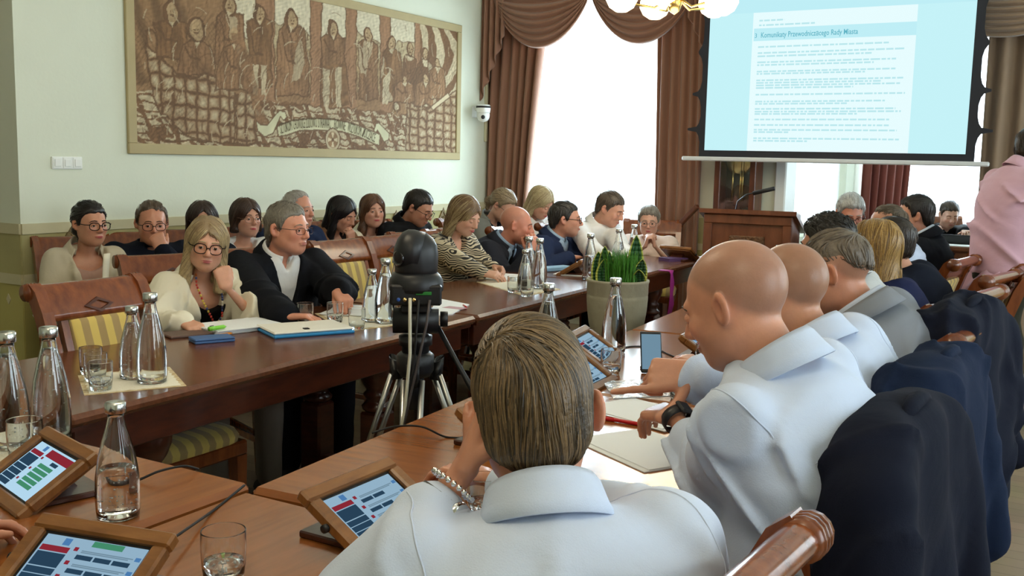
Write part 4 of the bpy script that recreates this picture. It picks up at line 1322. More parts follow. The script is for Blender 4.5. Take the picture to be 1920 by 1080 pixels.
# ---- tablets on wooden stands
M['tab_bg'] = emis('tablet_screen', (.40, .62, .80), .95)
M['tab_bg2'] = emis('tablet_screen_bright', (.50, .76, .95), 1.2)
M['tab_navy'] = emis('tablet_navy', (.035, .09, .16), .8)
M['tab_red'] = emis('tablet_red', (.35, .03, .05), .95)
M['tab_green'] = emis('tablet_green', (.08, .36, .2), .95)
M['tab_blue'] = emis('tablet_blue', (.1, .28, .6), .95)
M['tab_text'] = emis('tablet_text', (.25, .40, .52), .85)
TW, TH, TP = .262, .185, 32
def tablet(label, TL, ang, screen='list', ztop=.872):
    """TL: plan position of the top-left frame corner; ang: heading of the reader's right"""
    t = thing('tablet_stand', label, 'tablet', (TL[0], TL[1], 0), ang, 'wood framed voting tablets')
    # frame in a tilted plane: x right, y up the slope (0 at top edge, -TH at bottom)
    Mt = Matrix.Translation((0, 0, ztop)) @ Matrix.Rotation(R_(TP), 4, 'X')
    f = MB()
    w = .028
    fr = None
    for (a, b, c, d) in ((0, TW, -w, 0), (0, TW, -TH, -TH + w), (0, w, -TH + w, -w), (TW - w, TW, -TH + w, -w)):
        MB().box(a, b, c, d, -.018, .004, .004, Mt).build('frame_bar', M['tablet_wood'], t)
    MB().box(.01, TW - .01, -TH + .01, -.01, -.024, -.012, 0, Mt).build('back_board', M['tablet_wood'], t)
    MB().box(w - .002, TW - w + .002, -TH + w - .002, -w + .002, -.012, -.006, 0, Mt).build('bezel', M['black'], t)
    s0, s1, r0, r1 = w + .006, TW - w - .006, -TH + w + .006, -w - .006
    sc = MB().box(s0, s1, r0, r1, -.006, -.0052, 0, Mt).build('screen', M['tab_bg2'] if screen == 'green' else M['tab_bg'], t)
    W, Hh = s1 - s0, r1 - r0
    def R(name, u0, u1, v0, v1, m, k=0):
        MB().box(s0 + W * u0, s0 + W * u1, r0 + Hh * v0, r0 + Hh * v1, -.0052, -.0048 + k * .0002, 0, Mt).build(name, m, sc)
    R('logo', .20, .27, .86, .97, M['tab_blue'])
    R('menu_item', .02, .30, .74, .83, M['tab_red'])
    R('menu_item', .02, .30, .50, .72, M['tab_navy'])
    for k in range(4): R('menu_item', .02, .30, .38 - .115 * k, .48 - .115 * k, M['tab_navy'])
    if screen == 'green':
        R('header', .36, .98, .80, .96, M['tab_red'])
        for k in range(5): R('button', .44 + .075 * 0, .78, .58 - .105 * k, .66 - .105 * k, M['tab_green'])
        R('button', .62, .78, .70, .77, M['tab_navy'])
        for k in range(3): R('marker', .34, .38, .72 - .25 * k, .77 - .25 * k, M['tab_red'])
    else:
        if screen == 'bar': R('banner', .48, .78, .90, .99, M['tab_green'])
        for k in range(4):
            v = .78 - .22 * k
            R('marker', .34, .38, v + .02, v + .08, M['tab_red'])
            R('text_line', .42, .92, v + .03, v + .045, M['tab_text']); R('text_line', .42, .88, v + .005, v + .02, M['tab_text'])
            for j in range(3 if screen == 'bar' else 2): R('button', .40 + .18 * j, .56 + .18 * j, v - .10, v - .03, M['tab_navy'])
            R('marker', .94, .99, v + .01, v + .07, M['tab_blue'])
    # stand: support block and base
    zb = ztop - TH * math.sin(R_(TP))
    dep = TH * math.cos(R_(TP))
    MB().prism([(-dep * .35, TZ + .014), (-.01, TZ + .014), (-dep * .25, ztop - .05), (-dep * .45, ztop - .07)], 'x', TW * .32, TW * .68).build('support', M['table_dark'], t)
    MB().box(TW * .12, TW * .88, -dep * .80, .03, TZ + .0004, TZ + .014, .003).build('base', M['table_dark'], t)
    MB().tube([Mt @ Vector((-.008, -TH * .45, -.012)), Mt @ Vector((.004, -TH * .45, -.012))], .008, 10).build('knob', M['black'], t)
    return t
tablet('tilted tablet with green buttons at the left edge', (-1.939, 1.357), R_(-15.5), 'green')
tablet('tablet with a green bar in the bottom left corner', (-1.474, 1.016), R_(12), 'bar')
tablet('wood framed tablet with an agenda list left of the fair haired man', (-1.197, 1.328), R_(90))
tablet('tablet half hidden behind the hand of the fair haired man', tz(855, 766, .872), R_(88))
tablet('tablet beside the tall bottle, screen catching the light', (-1.559, 3.060), R_(100), 'list')
br = tz(1158, 712, .775)
tablet('tablet just right of the fair hair, by the small glass', (br[0] - .14, br[1] - .262), R_(93))
tablet('tablet in front of the chin of the bald man', tz(1275, 628, .872), R_(95))
lt = tz(1088, 505, .80)
tablet('wooden back of the tablet between the navy suit man and the partly filled bottle', (lt[0] + .02, lt[1] + .13), R_(-80))
lt = tz(1160, 488, .80)
tablet('dark tablet in the hands of the man in the white shirt', (lt[0] + .02, lt[1] + .13), R_(-60))
lt = tz(1262, 480, .80)
tablet('wooden back of the tablet before the grey haired lady', (lt[0] + .15, lt[1] - .04), R_(170))

# ---- cables
def cable(label, pts, r=.0028):
    P = [Vector(p) for p in pts]
    out = []
    n = len(P)
    for i in range(n - 1):
        p0, p1, p2, p3 = P[max(i - 1, 0)], P[i], P[i + 1], P[min(i + 2, n - 1)]
        for k in range(8):
            t = k / 8
            out.append(.5 * ((2 * p1) + (p2 - p0) * t + (2 * p0 - 5 * p1 + 4 * p2 - p3) * t * t + (3 * p1 - p0 - 3 * p2 + p3) * t ** 3))
    out.append(P[-1])
    o = MB().tube(out, r, 6).build('power_cable', M['rubber'])
    tag(o, label, 'cable', 'black tablet cables')
def cz(px, py, z=TZ + .003): p = tz(px, py, z); return (p[0], p[1], z)
cable('black cable behind the lone bottle, running to the table edge', [cz(148, 916), cz(190, 911), cz(250, 903), cz(300, 883, TZ + .02), cz(345, 874, TZ + .02), cz(372, 880, TZ + .004)])
cable('black cable from the bottom left tablet to the table corner', [cz(312, 1018, TZ + .03), cz(350, 992, TZ + .02), cz(400, 957), cz(440, 925), cz(458, 910)])
cable('black cable crossing the table edge below the tripod', [cz(697, 812), cz(740, 800, TZ + .02), cz(790, 800, TZ + .03), cz(835, 819), cz(880, 822), cz(900, 832)])
cable('thin black cable on the right row beyond the phone', [cz(1290, 677), cz(1255, 665), cz(1225, 652), cz(1180, 650), cz(1150, 660)])

# ================================================================== TRIPOD CAMERA
tp = at(780, 560, 3.33)
tc_ = thing('tripod', 'silver legged video tripod standing between the two rows of tables', 'tripod', (tp.x, tp.y, 0), R_(35))
# local -y points to the camera side
ZH = .80
MB().lathe([(0, ZH - .05), (.05, ZH - .05), (.062, ZH - .03), (.062, ZH + .02), (.05, ZH + .03), (0, ZH + .03)], 20).build('crown', M['black'], tc_)
MB().tube([(0, 0, ZH - .16), (0, 0, ZH - .03)], .03, 12).build('centre_column', M['black'], tc_)
for k, a0 in enumerate((-95, 25, 145)):
    a = R_(a0); c, s = math.cos(a), math.sin(a)
    lg = MB().tube([(.05 * c, .05 * s, ZH - .03), (.085 * c, .085 * s, ZH + .0), (.075 * c, .075 * s, ZH - .07)], .022, 10).build('leg_joint', M['black'], tc_)
    for o_ in (-1, 1):
        ex, ey = -s * .03 * o_, c * .03 * o_
        MB().tube([(.075 * c + ex, .075 * s + ey, ZH - .05), (.25 * c + ex * .8, .25 * s + ey * .8, .30)], .0095, 10).build('leg_tube', M['alu'], lg)
    MB().box(-.03, .03, -.05, .05, -.025, .025, .006, Matrix.Translation((.25 * c, .25 * s, .31)) @ Matrix.Rotation(a, 4, 'Z')).build('leg_clamp', M['black'], lg)
    MB().tube([(.245 * c, .245 * s, .31), (.335 * c, .335 * s, .02)], .011, 10).build('lower_tube', M['alu'], lg)
    MB().lathe([(0, 0), (.018, 0), (.02, .012), (.012, .03), (0, .03)], 10, Matrix.Translation((.338 * c, .338 * s, 0))).build('foot', M['rubber'], lg)
MB().lathe([(.045, ZH + .03), (.045, ZH + .05), (.055, ZH + .055), (.055, ZH + .085), (.04, ZH + .09), (0, ZH + .09)], 20).build('pan_base', M['black'], tc_)
MB().tube([(-.075, 0, ZH + .135), (.075, 0, ZH + .135)], .043, 18).build('tilt_drum', M['black'], tc_)
MB().tube([(.08, 0, ZH + .14), (.105, 0, ZH + .14)], .026, 14).build('tilt_knob', M['black'], tc_)
MB().box(-.05, .05, -.045, .045, ZH + .165, ZH + .195, .006).build('quick_plate', M['black'], tc_)
MB().tube([(.07, -.01, ZH + .12), (.14, -.06, ZH + .0), (.20, -.10, ZH - .1), (.25, -.14, ZH - .2)], [.008, .008, .011, .012], 8).build('pan_handle', M['black'], tc_)
MB().tube([(-.075, -.03, ZH + .195), (-.075, -.03, ZH + .15)], .004, 6).build('lock_pin', M['steel'], tc_)
ZC = ZH + .1955
pc = thing('video_camera', 'black motorised dome video camera mounted on the tripod', 'camera', (tp.x, tp.y, ZC), R_(35))
bs = MB()
bs.box(-.083, .083, -.078, .05, 0, .066, .006)
bs.build('base_box', M['black'], pc)
MB().lathe([(0, .04), (.088, .04), (.090, .05), (.088, .075), (.078, .092), (.07, .10), (0, .10)], 32).build('turntable', M['black'], pc)
MB().lathe([(.068, .095), (.070, .11), (.071, .14), (.071, .165), (.066, .19), (.054, .212), (.034, .228), (.012, .234), (0, .235)], 32).build('yoke_dome', M['black'], pc)
hb = MB().lathe([(.0725, -.012), (.0725, .025), (.068, .045), (.055, .060), (.03, .071), (0, .0745)], 32, Matrix.Translation((0, -.004, .163)) @ Matrix.Rotation(R_(14), 4, 'Y') @ Matrix.Rotation(R_(-90), 4, 'Y')).build('camera_ball', M['black'], pc)
Tl = Matrix.Translation((-.052, -.050, .15)) @ Matrix.Rotation(R_(218), 4, 'Z') @ Matrix.Rotation(R_(90), 4, 'Y')
MB().lathe([(.0, .0), (.024, .0), (.026, .008), (.021, .010), (.016, .003), (0, .002)], 20, Tl).build('lens', mat('lens_glass', (.01, .01, .015), .05, coat=1.0), hb)
MB().box(-.073, .073, -.081, -.078, .008, .052, .0).build('rear_panel', M['black_matte'], pc)
MB().box(.0, .05, -.085, -.081, .035, .046, .001).build('green_terminal', mat('terminal_green', srgb(40, 120, 50), .4), pc)
for x, m_ in ((-.055, mat('jack_blue', srgb(50, 90, 170), .3)), (-.035, M['gold']), (-.005, M['gold'])):
    MB().lathe([(0, 0), (.006, 0), (.006, .008), (0, .008)], 10, Matrix.Translation((x, -.081, .02)) @ Matrix.Rotation(R_(90), 4, 'X')).build('jack', m_, pc)
cb = mat('white_cable', srgb(205, 200, 180), .5)
MB().tube([(-.018, -.085, .025), (-.018, -.10, -.02), (-.016, -.12, -.15), (-.03, -.13, -.32), (-.05, -.14, -.45), (-.06, -.14, -.7)], .0055, 8).build('white_cable', cb, pc)
MB().tube([(.01, -.085, .02), (.005, -.095, -.05), (-.005, -.11, -.2), (-.04, -.13, -.38), (-.06, -.14, -.6)], .004, 6).build('dark_cable', M['rubber'], pc)
MB().tube([(.045, -.085, .02), (.035, -.10, -.06), (.005, -.12, -.2), (-.035, -.135, -.38), (-.055, -.145, -.62)], .0045, 6).build('dark_cable', mat('grey_cable', srgb(70, 62, 62), .5), pc)

# ================================================================== PLANTER
pp = (-2.04, 4.58)
st = thing('plant_stand', 'low black pedestal under the stone planter', 'stand', (pp[0], pp[1], 0))
MB().box(-.17, .17, -.17, .17, .50, .54, .01).build('stand_top', M['black_matte'], st)
for sx in (-1, 1):
    for sy in (-1, 1): MB().box(sx * .14 - .02, sx * .14 + .02, sy * .14 - .02, sy * .14 + .02, 0, .50, .004).build('leg', M['black_matte'], st)
MB().box(-.15, .15, -.15, .15, .1, .5, .004).build('panel', M['black_matte'], st)
pt = thing('potted_plant', 'grey stone bowl planter with snake plants and grass between the tables', 'potted plant', (pp[0], pp[1], .5405))
M['stone'] = mat('planter_stone', srgb(168, 160, 136), .75, var=.12, vscale=14, bump=.25, bscale=40)
prof = [(0, 0), (.085, 0), (.095, .01), (.118, .06), (.138, .13), (.148, .2), (.152, .255), (.152, .27), (.150, .275), (.152, .28), (.153, .335), (.156, .34), (.156, .35), (.148, .352), (.142, .34), (.138, .29), (0, .285)]
MB().lathe(prof, 40).build('bowl', M['stone'], pt)
soil = MB().lathe([(.139, .31), (.10, .325), (.05, .335), (0, .338)], 24).build('soil', mat('moss_soil', srgb(110, 86, 44), .9, color2=srgb(70, 52, 26), vscale=30, bump=1.0, bscale=40), pt)
lg_ = mat('leaf_green', srgb(44, 92, 52), .4, var=.45, vscale=9, stretch=(3, 3, 1)); ly = mat('leaf_yellow_edge', srgb(196, 200, 90), .4)
def leaf(x, y, h, w, ang, lean, twist=0):
    m = MB(); n = 10
    ca, sa = math.cos(ang), math.sin(ang)
    rows = []
    for i in range(n + 1):
        t = i / n
        hw = w * (.35 + .65 * math.sin(math.pi * min(t * .62 + .19, 1))) * (1 - t ** 4) ** .7 if t < 1 else 0
        if i == n: hw = .0012
        off = lean * t * t
        cx, cy, cz_ = x + off * -sa, y + off * ca, .31 + h * t
        th = .003
        row = []
        for s in (-1, -.78, -.3, .3, .78, 1):
            dish = -.25 * w * (1 - s * s)
            row.append((cx + ca * hw * s + sa * dish * .5, cy + sa * hw * s - ca * dish * .5, cz_))
        rows.append(row)
    for i in range(n):
        for j in range(5):
            m.mi = 1 if j in (0, 4) else 0
            a, b, c, d = rows[i][j], rows[i][j + 1], rows[i + 1][j + 1], rows[i + 1][j]
            m.add([a, b, c, d], [(0, 1, 2, 3)], True)
    o = m.build('leaf', [lg_, ly], pt)
    solidify(o, .003)
for a in ((-.095, -.02, .17, .040, R_(40), .02), (-.075, .0, .20, .034, R_(20), -.01), (-.055, -.04, .14, .046, R_(20), .02), (-.03, -.02, .18, .030, R_(70), .015),
          (.07, .05, .26, .042, R_(28), .0), (.10, .03, .15, .040, R_(40), -.05), (.105, .02, .10, .036, R_(20), -.06)):
    leaf(*a)
gm_ = mat('grass_green', srgb(84, 150, 52), .5, var=.3, vscale=40)
g = MB()
for _ in range(620):
    a = random.uniform(0, 6.28); r = .075 * math.sqrt(random.random())
    x, y = .015 + r * math.cos(a) * 1.2, .01 + r * math.sin(a)
    h = random.uniform(.11, .19); l = random.uniform(.01, .06); an = random.uniform(0, 6.28); w = .0024
    p0 = Vector((x, y, .32)); p1 = p0 + Vector((math.cos(an) * l * .4, math.sin(an) * l * .4, h * .6)); p2 = p0 + Vector((math.cos(an) * l, math.sin(an) * l, h))
    e = Vector((-math.sin(an), math.cos(an), 0)) * w
    g.add([p0 - e, p0 + e, p1 + e, p1 - e, p2], [(0, 1, 2, 3), (3, 2, 4)], True)
go = g.build('grass_tuft', gm_, pt); go['kind'] = 'stuff'
# magenta scarf slung over the table edge
sp_ = tz(1258, 509)
path = [(-.07, .003), (-.02, .003), (.004, .002), (.010, -.02), (.012, -.08), (.016, -.15), (.012, -.22), (.006, -.29)]
P = [[(a_ + .006 * math.sin(5 * s_ + 3 * i), s_ * .07 * (1 - .25 * math.sin(i * .5)), z_ + .003 * math.cos(9 * s_) * (i < 3)) for s_ in (-.5, -.25, 0, .25, .5)] for i, (a_, z_) in enumerate(path)]
o = MB().grid(P).build('hanging_scarf', mat('magenta_cloth', srgb(150, 30, 120), .7)); solidify(o, .005, 1)
o.location = (sp_[0], sp_[1], TZ + .004); tag(o, 'magenta scarf hanging over the far table edge right of the planter', 'scarf')

# ================================================================== LAPTOP AND MONITOR ON THE BAY DESK
lp = at(1783, 455, 9.15)
lt_ = thing('laptop', 'open black laptop in front of the man in the bay', 'laptop', (lp.x, 9.80, .8005), 0)
MB().box(-.17, .17, 0, .23, 0, .016, .004).build('keyboard_half', M['black'], lt_)
MB().box(-.17, .17, -.012, -.002, .016, .092, .004, Matrix.Rotation(R_(12), 4, 'X')).build('lid', M['black'], lt_)
mo = thing('monitor', 'black monitor at the right end of the bay desk, beside the pink shirt', 'monitor', (lp.x + .38, 9.85, .8005), 0)
MB().box(-.10, .10, -.06, .06, 0, .012, .004).build('base', M['black'], mo)
MB().tube([(0, 0, .012), (0, 0, .10)], .014, 8).build('stem', M['black'], mo)
MB().box(-.14, .14, -.015, .01, .06, .24, .005).build('panel', M['black'], mo)
pk = MB().box(-.16, .16, -.1, .1, 0, .006).build('white_papers', M['paper']); pk.location = (lp.x + .05, 9.66, .8005); tag(pk, 'white papers along the front edge of the bay desk', 'papers')
# ================================================================== PEOPLE: implicit surfaces meshed with surface nets
f32 = np.float32
def smin(a, b, k):
    h = np.clip(.5 + .5 * (b - a) / k, 0, 1)
    return b + (a - b) * h - k * h * (1 - h)
def smax(a, b, k): return -smin(-a, -b, k)
def ell(q, c, r):
    p = q - np.array(c, f32); r = np.array(r, f32)
    k0 = np.sqrt(((p / r) ** 2).sum(1)); k1 = np.sqrt(((p / (r * r)) ** 2).sum(1)) + 1e-6
    return k0 * (k0 - 1) / k1
def sph(q, c, r): return np.sqrt(((q - np.array(c, f32)) ** 2).sum(1)) - r
def rcone(q, a, b, ra, rb):
    a = np.array(a, f32); b = np.array(b, f32); ba = b - a
    L2 = float((ba * ba).sum()) + 1e-9
    pa = q - a
    t = np.clip(pa @ ba / L2, 0, 1)
    return np.sqrt(((pa - t[:, None] * ba) ** 2).sum(1)) - (ra + (rb - ra) * t)
_E = [(0, 1), (0, 2), (0, 4), (1, 3), (1, 5), (2, 3), (2, 6), (3, 7), (4, 5), (4, 6), (5, 7), (6, 7)]
_C = np.array([[i & 1, (i >> 1) & 1, (i >> 2) & 1] for i in range(8)])
def mesh_sdf(fn, lo, hi, h):
    B = 8
    lo = np.array(lo, f32); hi = np.array(hi, f32)
    nb = np.ceil((hi - lo) / (h * B)).astype(int)
    n = nb * B
    g = [np.arange(nb[i]) for i in range(3)]
    bc = np.stack(np.meshgrid(*g, indexing='ij'), -1).reshape(-1, 3)
    cen = (lo + (bc + .5) * (B * h)).astype(f32)
    dc = fn(cen).astype(f32)
    act = np.abs(dc) < B * h * .87 * 1.25 + .012
    D = np.repeat(np.repeat(np.repeat(dc.reshape(nb), B, 0), B, 1), B, 2)
    D = np.pad(D, ((0, 1), (0, 1), (0, 1)), mode='edge')
    msk = np.zeros(n + 1, bool)
    for b in bc[act]:
        i, j, k = b * B
        msk[i:i + B + 1, j:j + B + 1, k:k + B + 1] = True
    idx = np.argwhere(msk)
    D[msk] = fn((lo + idx * h).astype(f32))
    # border must be outside
    for ax in range(3):
        sl = [slice(None)] * 3
        for e in (0, -1):
            sl[ax] = e; D[tuple(sl)] = np.maximum(D[tuple(sl)], 1e-4)
    ins = D < 0
    cnt = np.zeros(n, np.int8)
    for c in _C: cnt += ins[c[0]:c[0] + n[0], c[1]:c[1] + n[1], c[2]:c[2] + n[2]]
    cells = np.argwhere((cnt > 0) & (cnt < 8))
    if len(cells) == 0: return np.zeros((0, 3)), np.zeros((0, 4), int)
    cv = np.stack([D[cells[:, 0] + c[0], cells[:, 1] + c[1], cells[:, 2] + c[2]] for c in _C], 1)
    acc = np.zeros((len(cells), 3), f32); num = np.zeros(len(cells), f32)
    for a, b in _E:
        va, vb = cv[:, a], cv[:, b]
        x = (va < 0) != (vb < 0)
        t = np.where(x, va / np.where(x, va - vb, 1), 0)
        p = _C[a] + t[:, None] * (_C[b] - _C[a])
        acc += np.where(x[:, None], p, 0); num += x
    V = lo + (cells + acc / num[:, None]) * h
    vid = np.full(n, -1, np.int32); vid[cells[:, 0], cells[:, 1], cells[:, 2]] = np.arange(len(cells))
    Fs = []
    for ax in range(3):
        o1, o2 = [(1, 2), (2, 0), (0, 1)][ax]
        s0 = [slice(1, n[i]) for i in range(3)]; s1 = list(s0)
        s0[ax] = slice(0, n[ax]); s1[ax] = slice(1, n[ax] + 1)
        a = ins[tuple(s0)]; b = ins[tuple(s1)]
        e = np.argwhere(a != b)
        if len(e) == 0: continue
        off = np.ones(3, int); off[ax] = 0
        e = e + off
        sg = ins[e[:, 0], e[:, 1], e[:, 2]]
        d1 = np.zeros(3, int); d1[o1] = 1; d2 = np.zeros(3, int); d2[o2] = 1
        q = [e - d1 - d2, e - d2, e, e - d1]
        ids = np.stack([vid[k[:, 0], k[:, 1], k[:, 2]] for k in q], 1)
        ids[~sg] = ids[~sg][:, ::-1]
        Fs.append(ids)
    F = np.concatenate(Fs); F = F[(F >= 0).all(1)]
    return V, F
def relax(V, F, it=2, lam=.5):
    V = np.asarray(V, np.float64)
    e = np.concatenate([F[:, [0, 1]], F[:, [1, 2]], F[:, [2, 3]], F[:, [3, 0]]])
    e = np.concatenate([e, e[:, ::-1]])
    n = len(V); cnt = np.bincount(e[:, 0], minlength=n).astype(float) + 1e-9
    for _ in range(it):
        m = np.stack([np.bincount(e[:, 0], V[e[:, 1], k], minlength=n) for k in range(3)], 1) / cnt[:, None]
        V = V + lam * (m - V)
    return V.astype(f32)
def grad(fn, P, e=.002):
    g = np.stack([fn(P + np.array(d, f32) * e) - fn(P - np.array(d, f32) * e) for d in ((1, 0, 0), (0, 1, 0), (0, 0, 1))], 1)
    return g / (np.linalg.norm(g, axis=1, keepdims=True) + 1e-9)
def V3(*a): return np.array(a, f32)
def nrm(v): v = np.array(v, f32); return v / (np.linalg.norm(v) + 1e-9)
def foldnoise(P, seed, k=22.0, n=5):
    r = np.random.default_rng(seed); o = np.zeros(len(P), f32)
    for i in range(n):
        a = r.normal(0, 1, 3); a[2] *= 1.5; a = a / np.linalg.norm(a) * k * r.uniform(.6, 1.5)
        b = r.normal(0, 1, 3) * k * .25
        o += 1 - 2 * np.sqrt(np.sin((P @ a.astype(f32)) + 1.6 * np.sin(P @ b.astype(f32) + i)) ** 2 + .03)
    return o / n

def creases(P, seed, k=20.0, n=4):
    # sparse raised creases: thin ridges that fade in and out
    r = np.random.default_rng(seed + 500); o = np.zeros(len(P), f32)
    for i in range(n):
        a = r.normal(0, 1, 3); a /= np.linalg.norm(a); b = r.normal(0, 1, 3); b /= np.linalg.norm(b); c = r.normal(0, 1, 3) * 7
        ph = np.sin((P @ (a * k * r.uniform(.7, 1.4)).astype(f32)) + 1.3 * np.sin(P @ (b * k * .3).astype(f32) + i))
        am = np.clip(np.sin(P @ c.astype(f32) + 2 * i) * 1.6 - .35, 0, 1)
        o += np.exp(-(ph / .22) ** 2) * am - .35 * np.exp(-((ph - .45) / .3) ** 2) * am
    return o
# ------------------------------------------------------------------ head, hand
def head_sdf(q, earx=0.0, jaw=1.0):
    x = np.abs(q[:, 0:1]); m = np.concatenate([x, q[:, 1:]], 1)
    d = ell(m, (0, -.016, .030), (.0755, .099, .088))
    d = smin(d, ell(m, (0, .022, -.030), (.060, .070, .078)), .03)
    d = smin(d, ell(m, (0, .050, -.087), (.034 * jaw, .036, .028)), .035)
    d = smin(d, ell(m, (.040 * jaw, .010, -.058), (.024, .045, .034)), .03)
    d = smin(d, ell(m, (.037, .062, -.022), (.021, .022, .020)), .022)
    d = smin(d, rcone(m, (0, .083, .024), (.036, .078, .023), .009, .008), .018)
    d = smax(d, -sph(m, (.0315, .103, .003), .0175), .012)
    d = smin(d, rcone(m, (0, .089, .014), (0, .111, -.026), .0075, .0115), .012)
    d = smin(d, sph(m, (.0105, .100, -.031), .0085), .008)
    d = smin(d, ell(m, (0, .090, -.060), (.022, .010, .009)), .010)
    dx = m[:, 0] - .080 - earx; dy = m[:, 1] + .012; dz = m[:, 2] + .004
    me_ = np.stack([dx * .87 + dy * .5, -dx * .5 + dy * .87, dz + dy * .25], 1)
    e = smin(ell(me_, (0, 0, 0), (.0085, .021, .032)), ell(me_, (-.008, .010, -.004), (.010 + earx, .010, .020)), .008)
    e = smax(e, -ell(me_, (.0085, .004, .002), (.0085, .0125, .019)), .004)
    d = smin(d, e, .006)
    return d
FING = [(.030, .084, (.042, .025, .021), .0088), (.0095, .087, (.046, .029, .022), .0090), (-.0105, .084, (.043, .027, .021), .0086), (-.029, .077, (.034, .021, .018), .0078)]
CURL = {'flat': [(8, 8, 6)] * 4, 'relaxed': [(22, 28, 18), (26, 32, 20), (30, 34, 20), (34, 34, 20)], 'fist': [(78, 95, 55)] * 4,
        'loose': [(48, 60, 35), (52, 65, 38), (56, 68, 38), (60, 70, 38)], 'point': [(4, 6, 4), (62, 70, 35), (72, 78, 40), (76, 80, 40)], 'grip': [(50, 50, 25), (58, 60, 32), (66, 66, 36), (70, 68, 36)]}
def hand_geo(wr, X, N, side, pose, sc=1.0, thumb=None):
    """returns (palm prims, finger chains); side +1: thumb on the X x N side"""
    X = nrm(X); N = nrm(np.array(N) - X * np.dot(N, X)); S = np.cross(N, X) * side
    wr = np.array(wr, f32)
    pt = lambda a, b, c=0: wr + (X * a + S * b + N * c) * sc
    palm = []; chains = []
    for (b, a, L, r), (c1, c2, c3) in zip(FING, CURL[pose]):
        kn = pt(a, b)
        palm.append((pt(.006, b * .62), kn, .0145 * sc, .0118 * sc))
        ang = 0; p = kn; ch = []
        spread = b * 1.6
        for l, da, rr in zip(L, (c1, c2, c3), (1, .93, .84)):
            ang += math.radians(da)
            dr = X * math.cos(ang) + N * math.sin(ang) + S * spread * (.35 if pose in ('flat', 'relaxed') else .1) * math.cos(ang)
            p2 = p + nrm(dr) * l * sc
            ch.append((p, p2, r * rr * sc, r * rr * .93 * sc)); p = p2
        chains.append(ch)
    tb = thumb or {'fist': (.5, .45, .75), 'loose': (.7, .35, .6), 'grip': (.75, .35, .6)}.get(pose, (.72, .62, .3))
    d = X * tb[0] + S * tb[1] + N * tb[2]
    p0 = pt(.018, .020, .004); p1 = p0 + nrm(d) * .042 * sc
    d2 = nrm(d + X * .35 - S * .15); p2 = p1 + d2 * .032 * sc; d3 = nrm(d2 + X * .25 + N * .1); p3 = p2 + d3 * .026 * sc
    chains.append([(p0, p1, .0145 * sc, .0118 * sc), (p1, p2, .0112 * sc, .0098 * sc), (p2, p3, .0098 * sc, .0082 * sc)])
    return palm, chains
def hand_sdf(P, geo):
    palm, chains = geo
    d = None
    for p in palm:
        e = rcone(P, *p); d = e if d is None else smin(d, e, .012)
    for ch in chains:
        f = None
        for s in ch:
            e = rcone(P, *s); f = e if f is None else smin(f, e, .003)
        d = smin(d, f, .006)
    return d

PROF = {'m': ([0, .2, .45, .68, .84, .93, 1.0], [.168, .163, .168, .186, .176, .115, .062], [.118, .118, .122, .122, .102, .078, .060]),
        'f': ([0, .2, .42, .66, .84, .93, 1.0], [.178, .150, .140, .152, .146, .092, .050], [.120, .100, .098, .108, .084, .062, .048])}
SKIN = {}
def skin_mat():
    if 'm' not in SKIN:
        SKIN['m'] = mat('skin', (.6, .4, .3), .38, vcol=True, var=.10, vscale=45, subs=.10, bump=.05, bscale=220, spec=.5)
    return SKIN['m']
_cm = {}
def cloth_mat(name, c, rough=.8, bump=.12, bscale=400, **kw):
    if name not in _cm:
        m = _cm[name] = mat(name, c, rough, bump=bump, bscale=bscale, sheen=.12 if max(c) > .25 else .0, spec=.3 if max(c) > .1 else .12, **kw)
        if bump:                      # crease relief: a second, larger and distorted noise feeds the weave bump
            nt = m.node_tree
            bp = [n for n in nt.nodes if n.type == 'BUMP'][0]
            tc = [n for n in nt.nodes if n.type == 'TEX_COORD'][0]
            n2 = nt.nodes.new('ShaderNodeTexNoise'); n2.inputs['Scale'].default_value = 9; n2.inputs['Detail'].default_value = 3; n2.inputs['Distortion'].default_value = .5
            nt.links.new(tc.outputs['Object'], n2.inputs['Vector'])
            b2 = nt.nodes.new('ShaderNodeBump'); b2.inputs['Strength'].default_value = .25; b2.inputs['Distance'].default_value = .022
            nt.links.new(n2.outputs['Fac'], b2.inputs['Height']); nt.links.new(b2.outputs[0], bp.inputs['Normal'])
    return _cm[name]
def hair_mat():
    if 'h' not in SKIN:
        SKIN['h'] = mat('hair', (.3, .2, .1), .34, vcol=True, var=.3, vscale=90, stretch=(1, 1, 1), spec=.5, bump=.2, bscale=160)
    return SKIN['h']
EYE = {}
def eye_mats():
    if not EYE:
        EYE['w'] = mat('eye_white', srgb(225, 222, 218), .25); EYE['i'] = mat('eye_iris', srgb(50, 38, 30), .15); 
    return EYE
def ik(S, W, l1, l2, pole):
    S = np.array(S, f32); W = np.array(W, f32); v = W - S; L = float(np.linalg.norm(v))
    k = max(1.0, L / (l1 + l2) * 1.004)
    l1 *= k; l2 *= k
    a = (l1 * l1 - l2 * l2 + L * L) / (2 * L); h = math.sqrt(max(l1 * l1 - a * a, 0))
    n = v / L; p = np.array(pole, f32); p = p - n * np.dot(p, n); p = nrm(p)
    return S + n * a + p * h, k

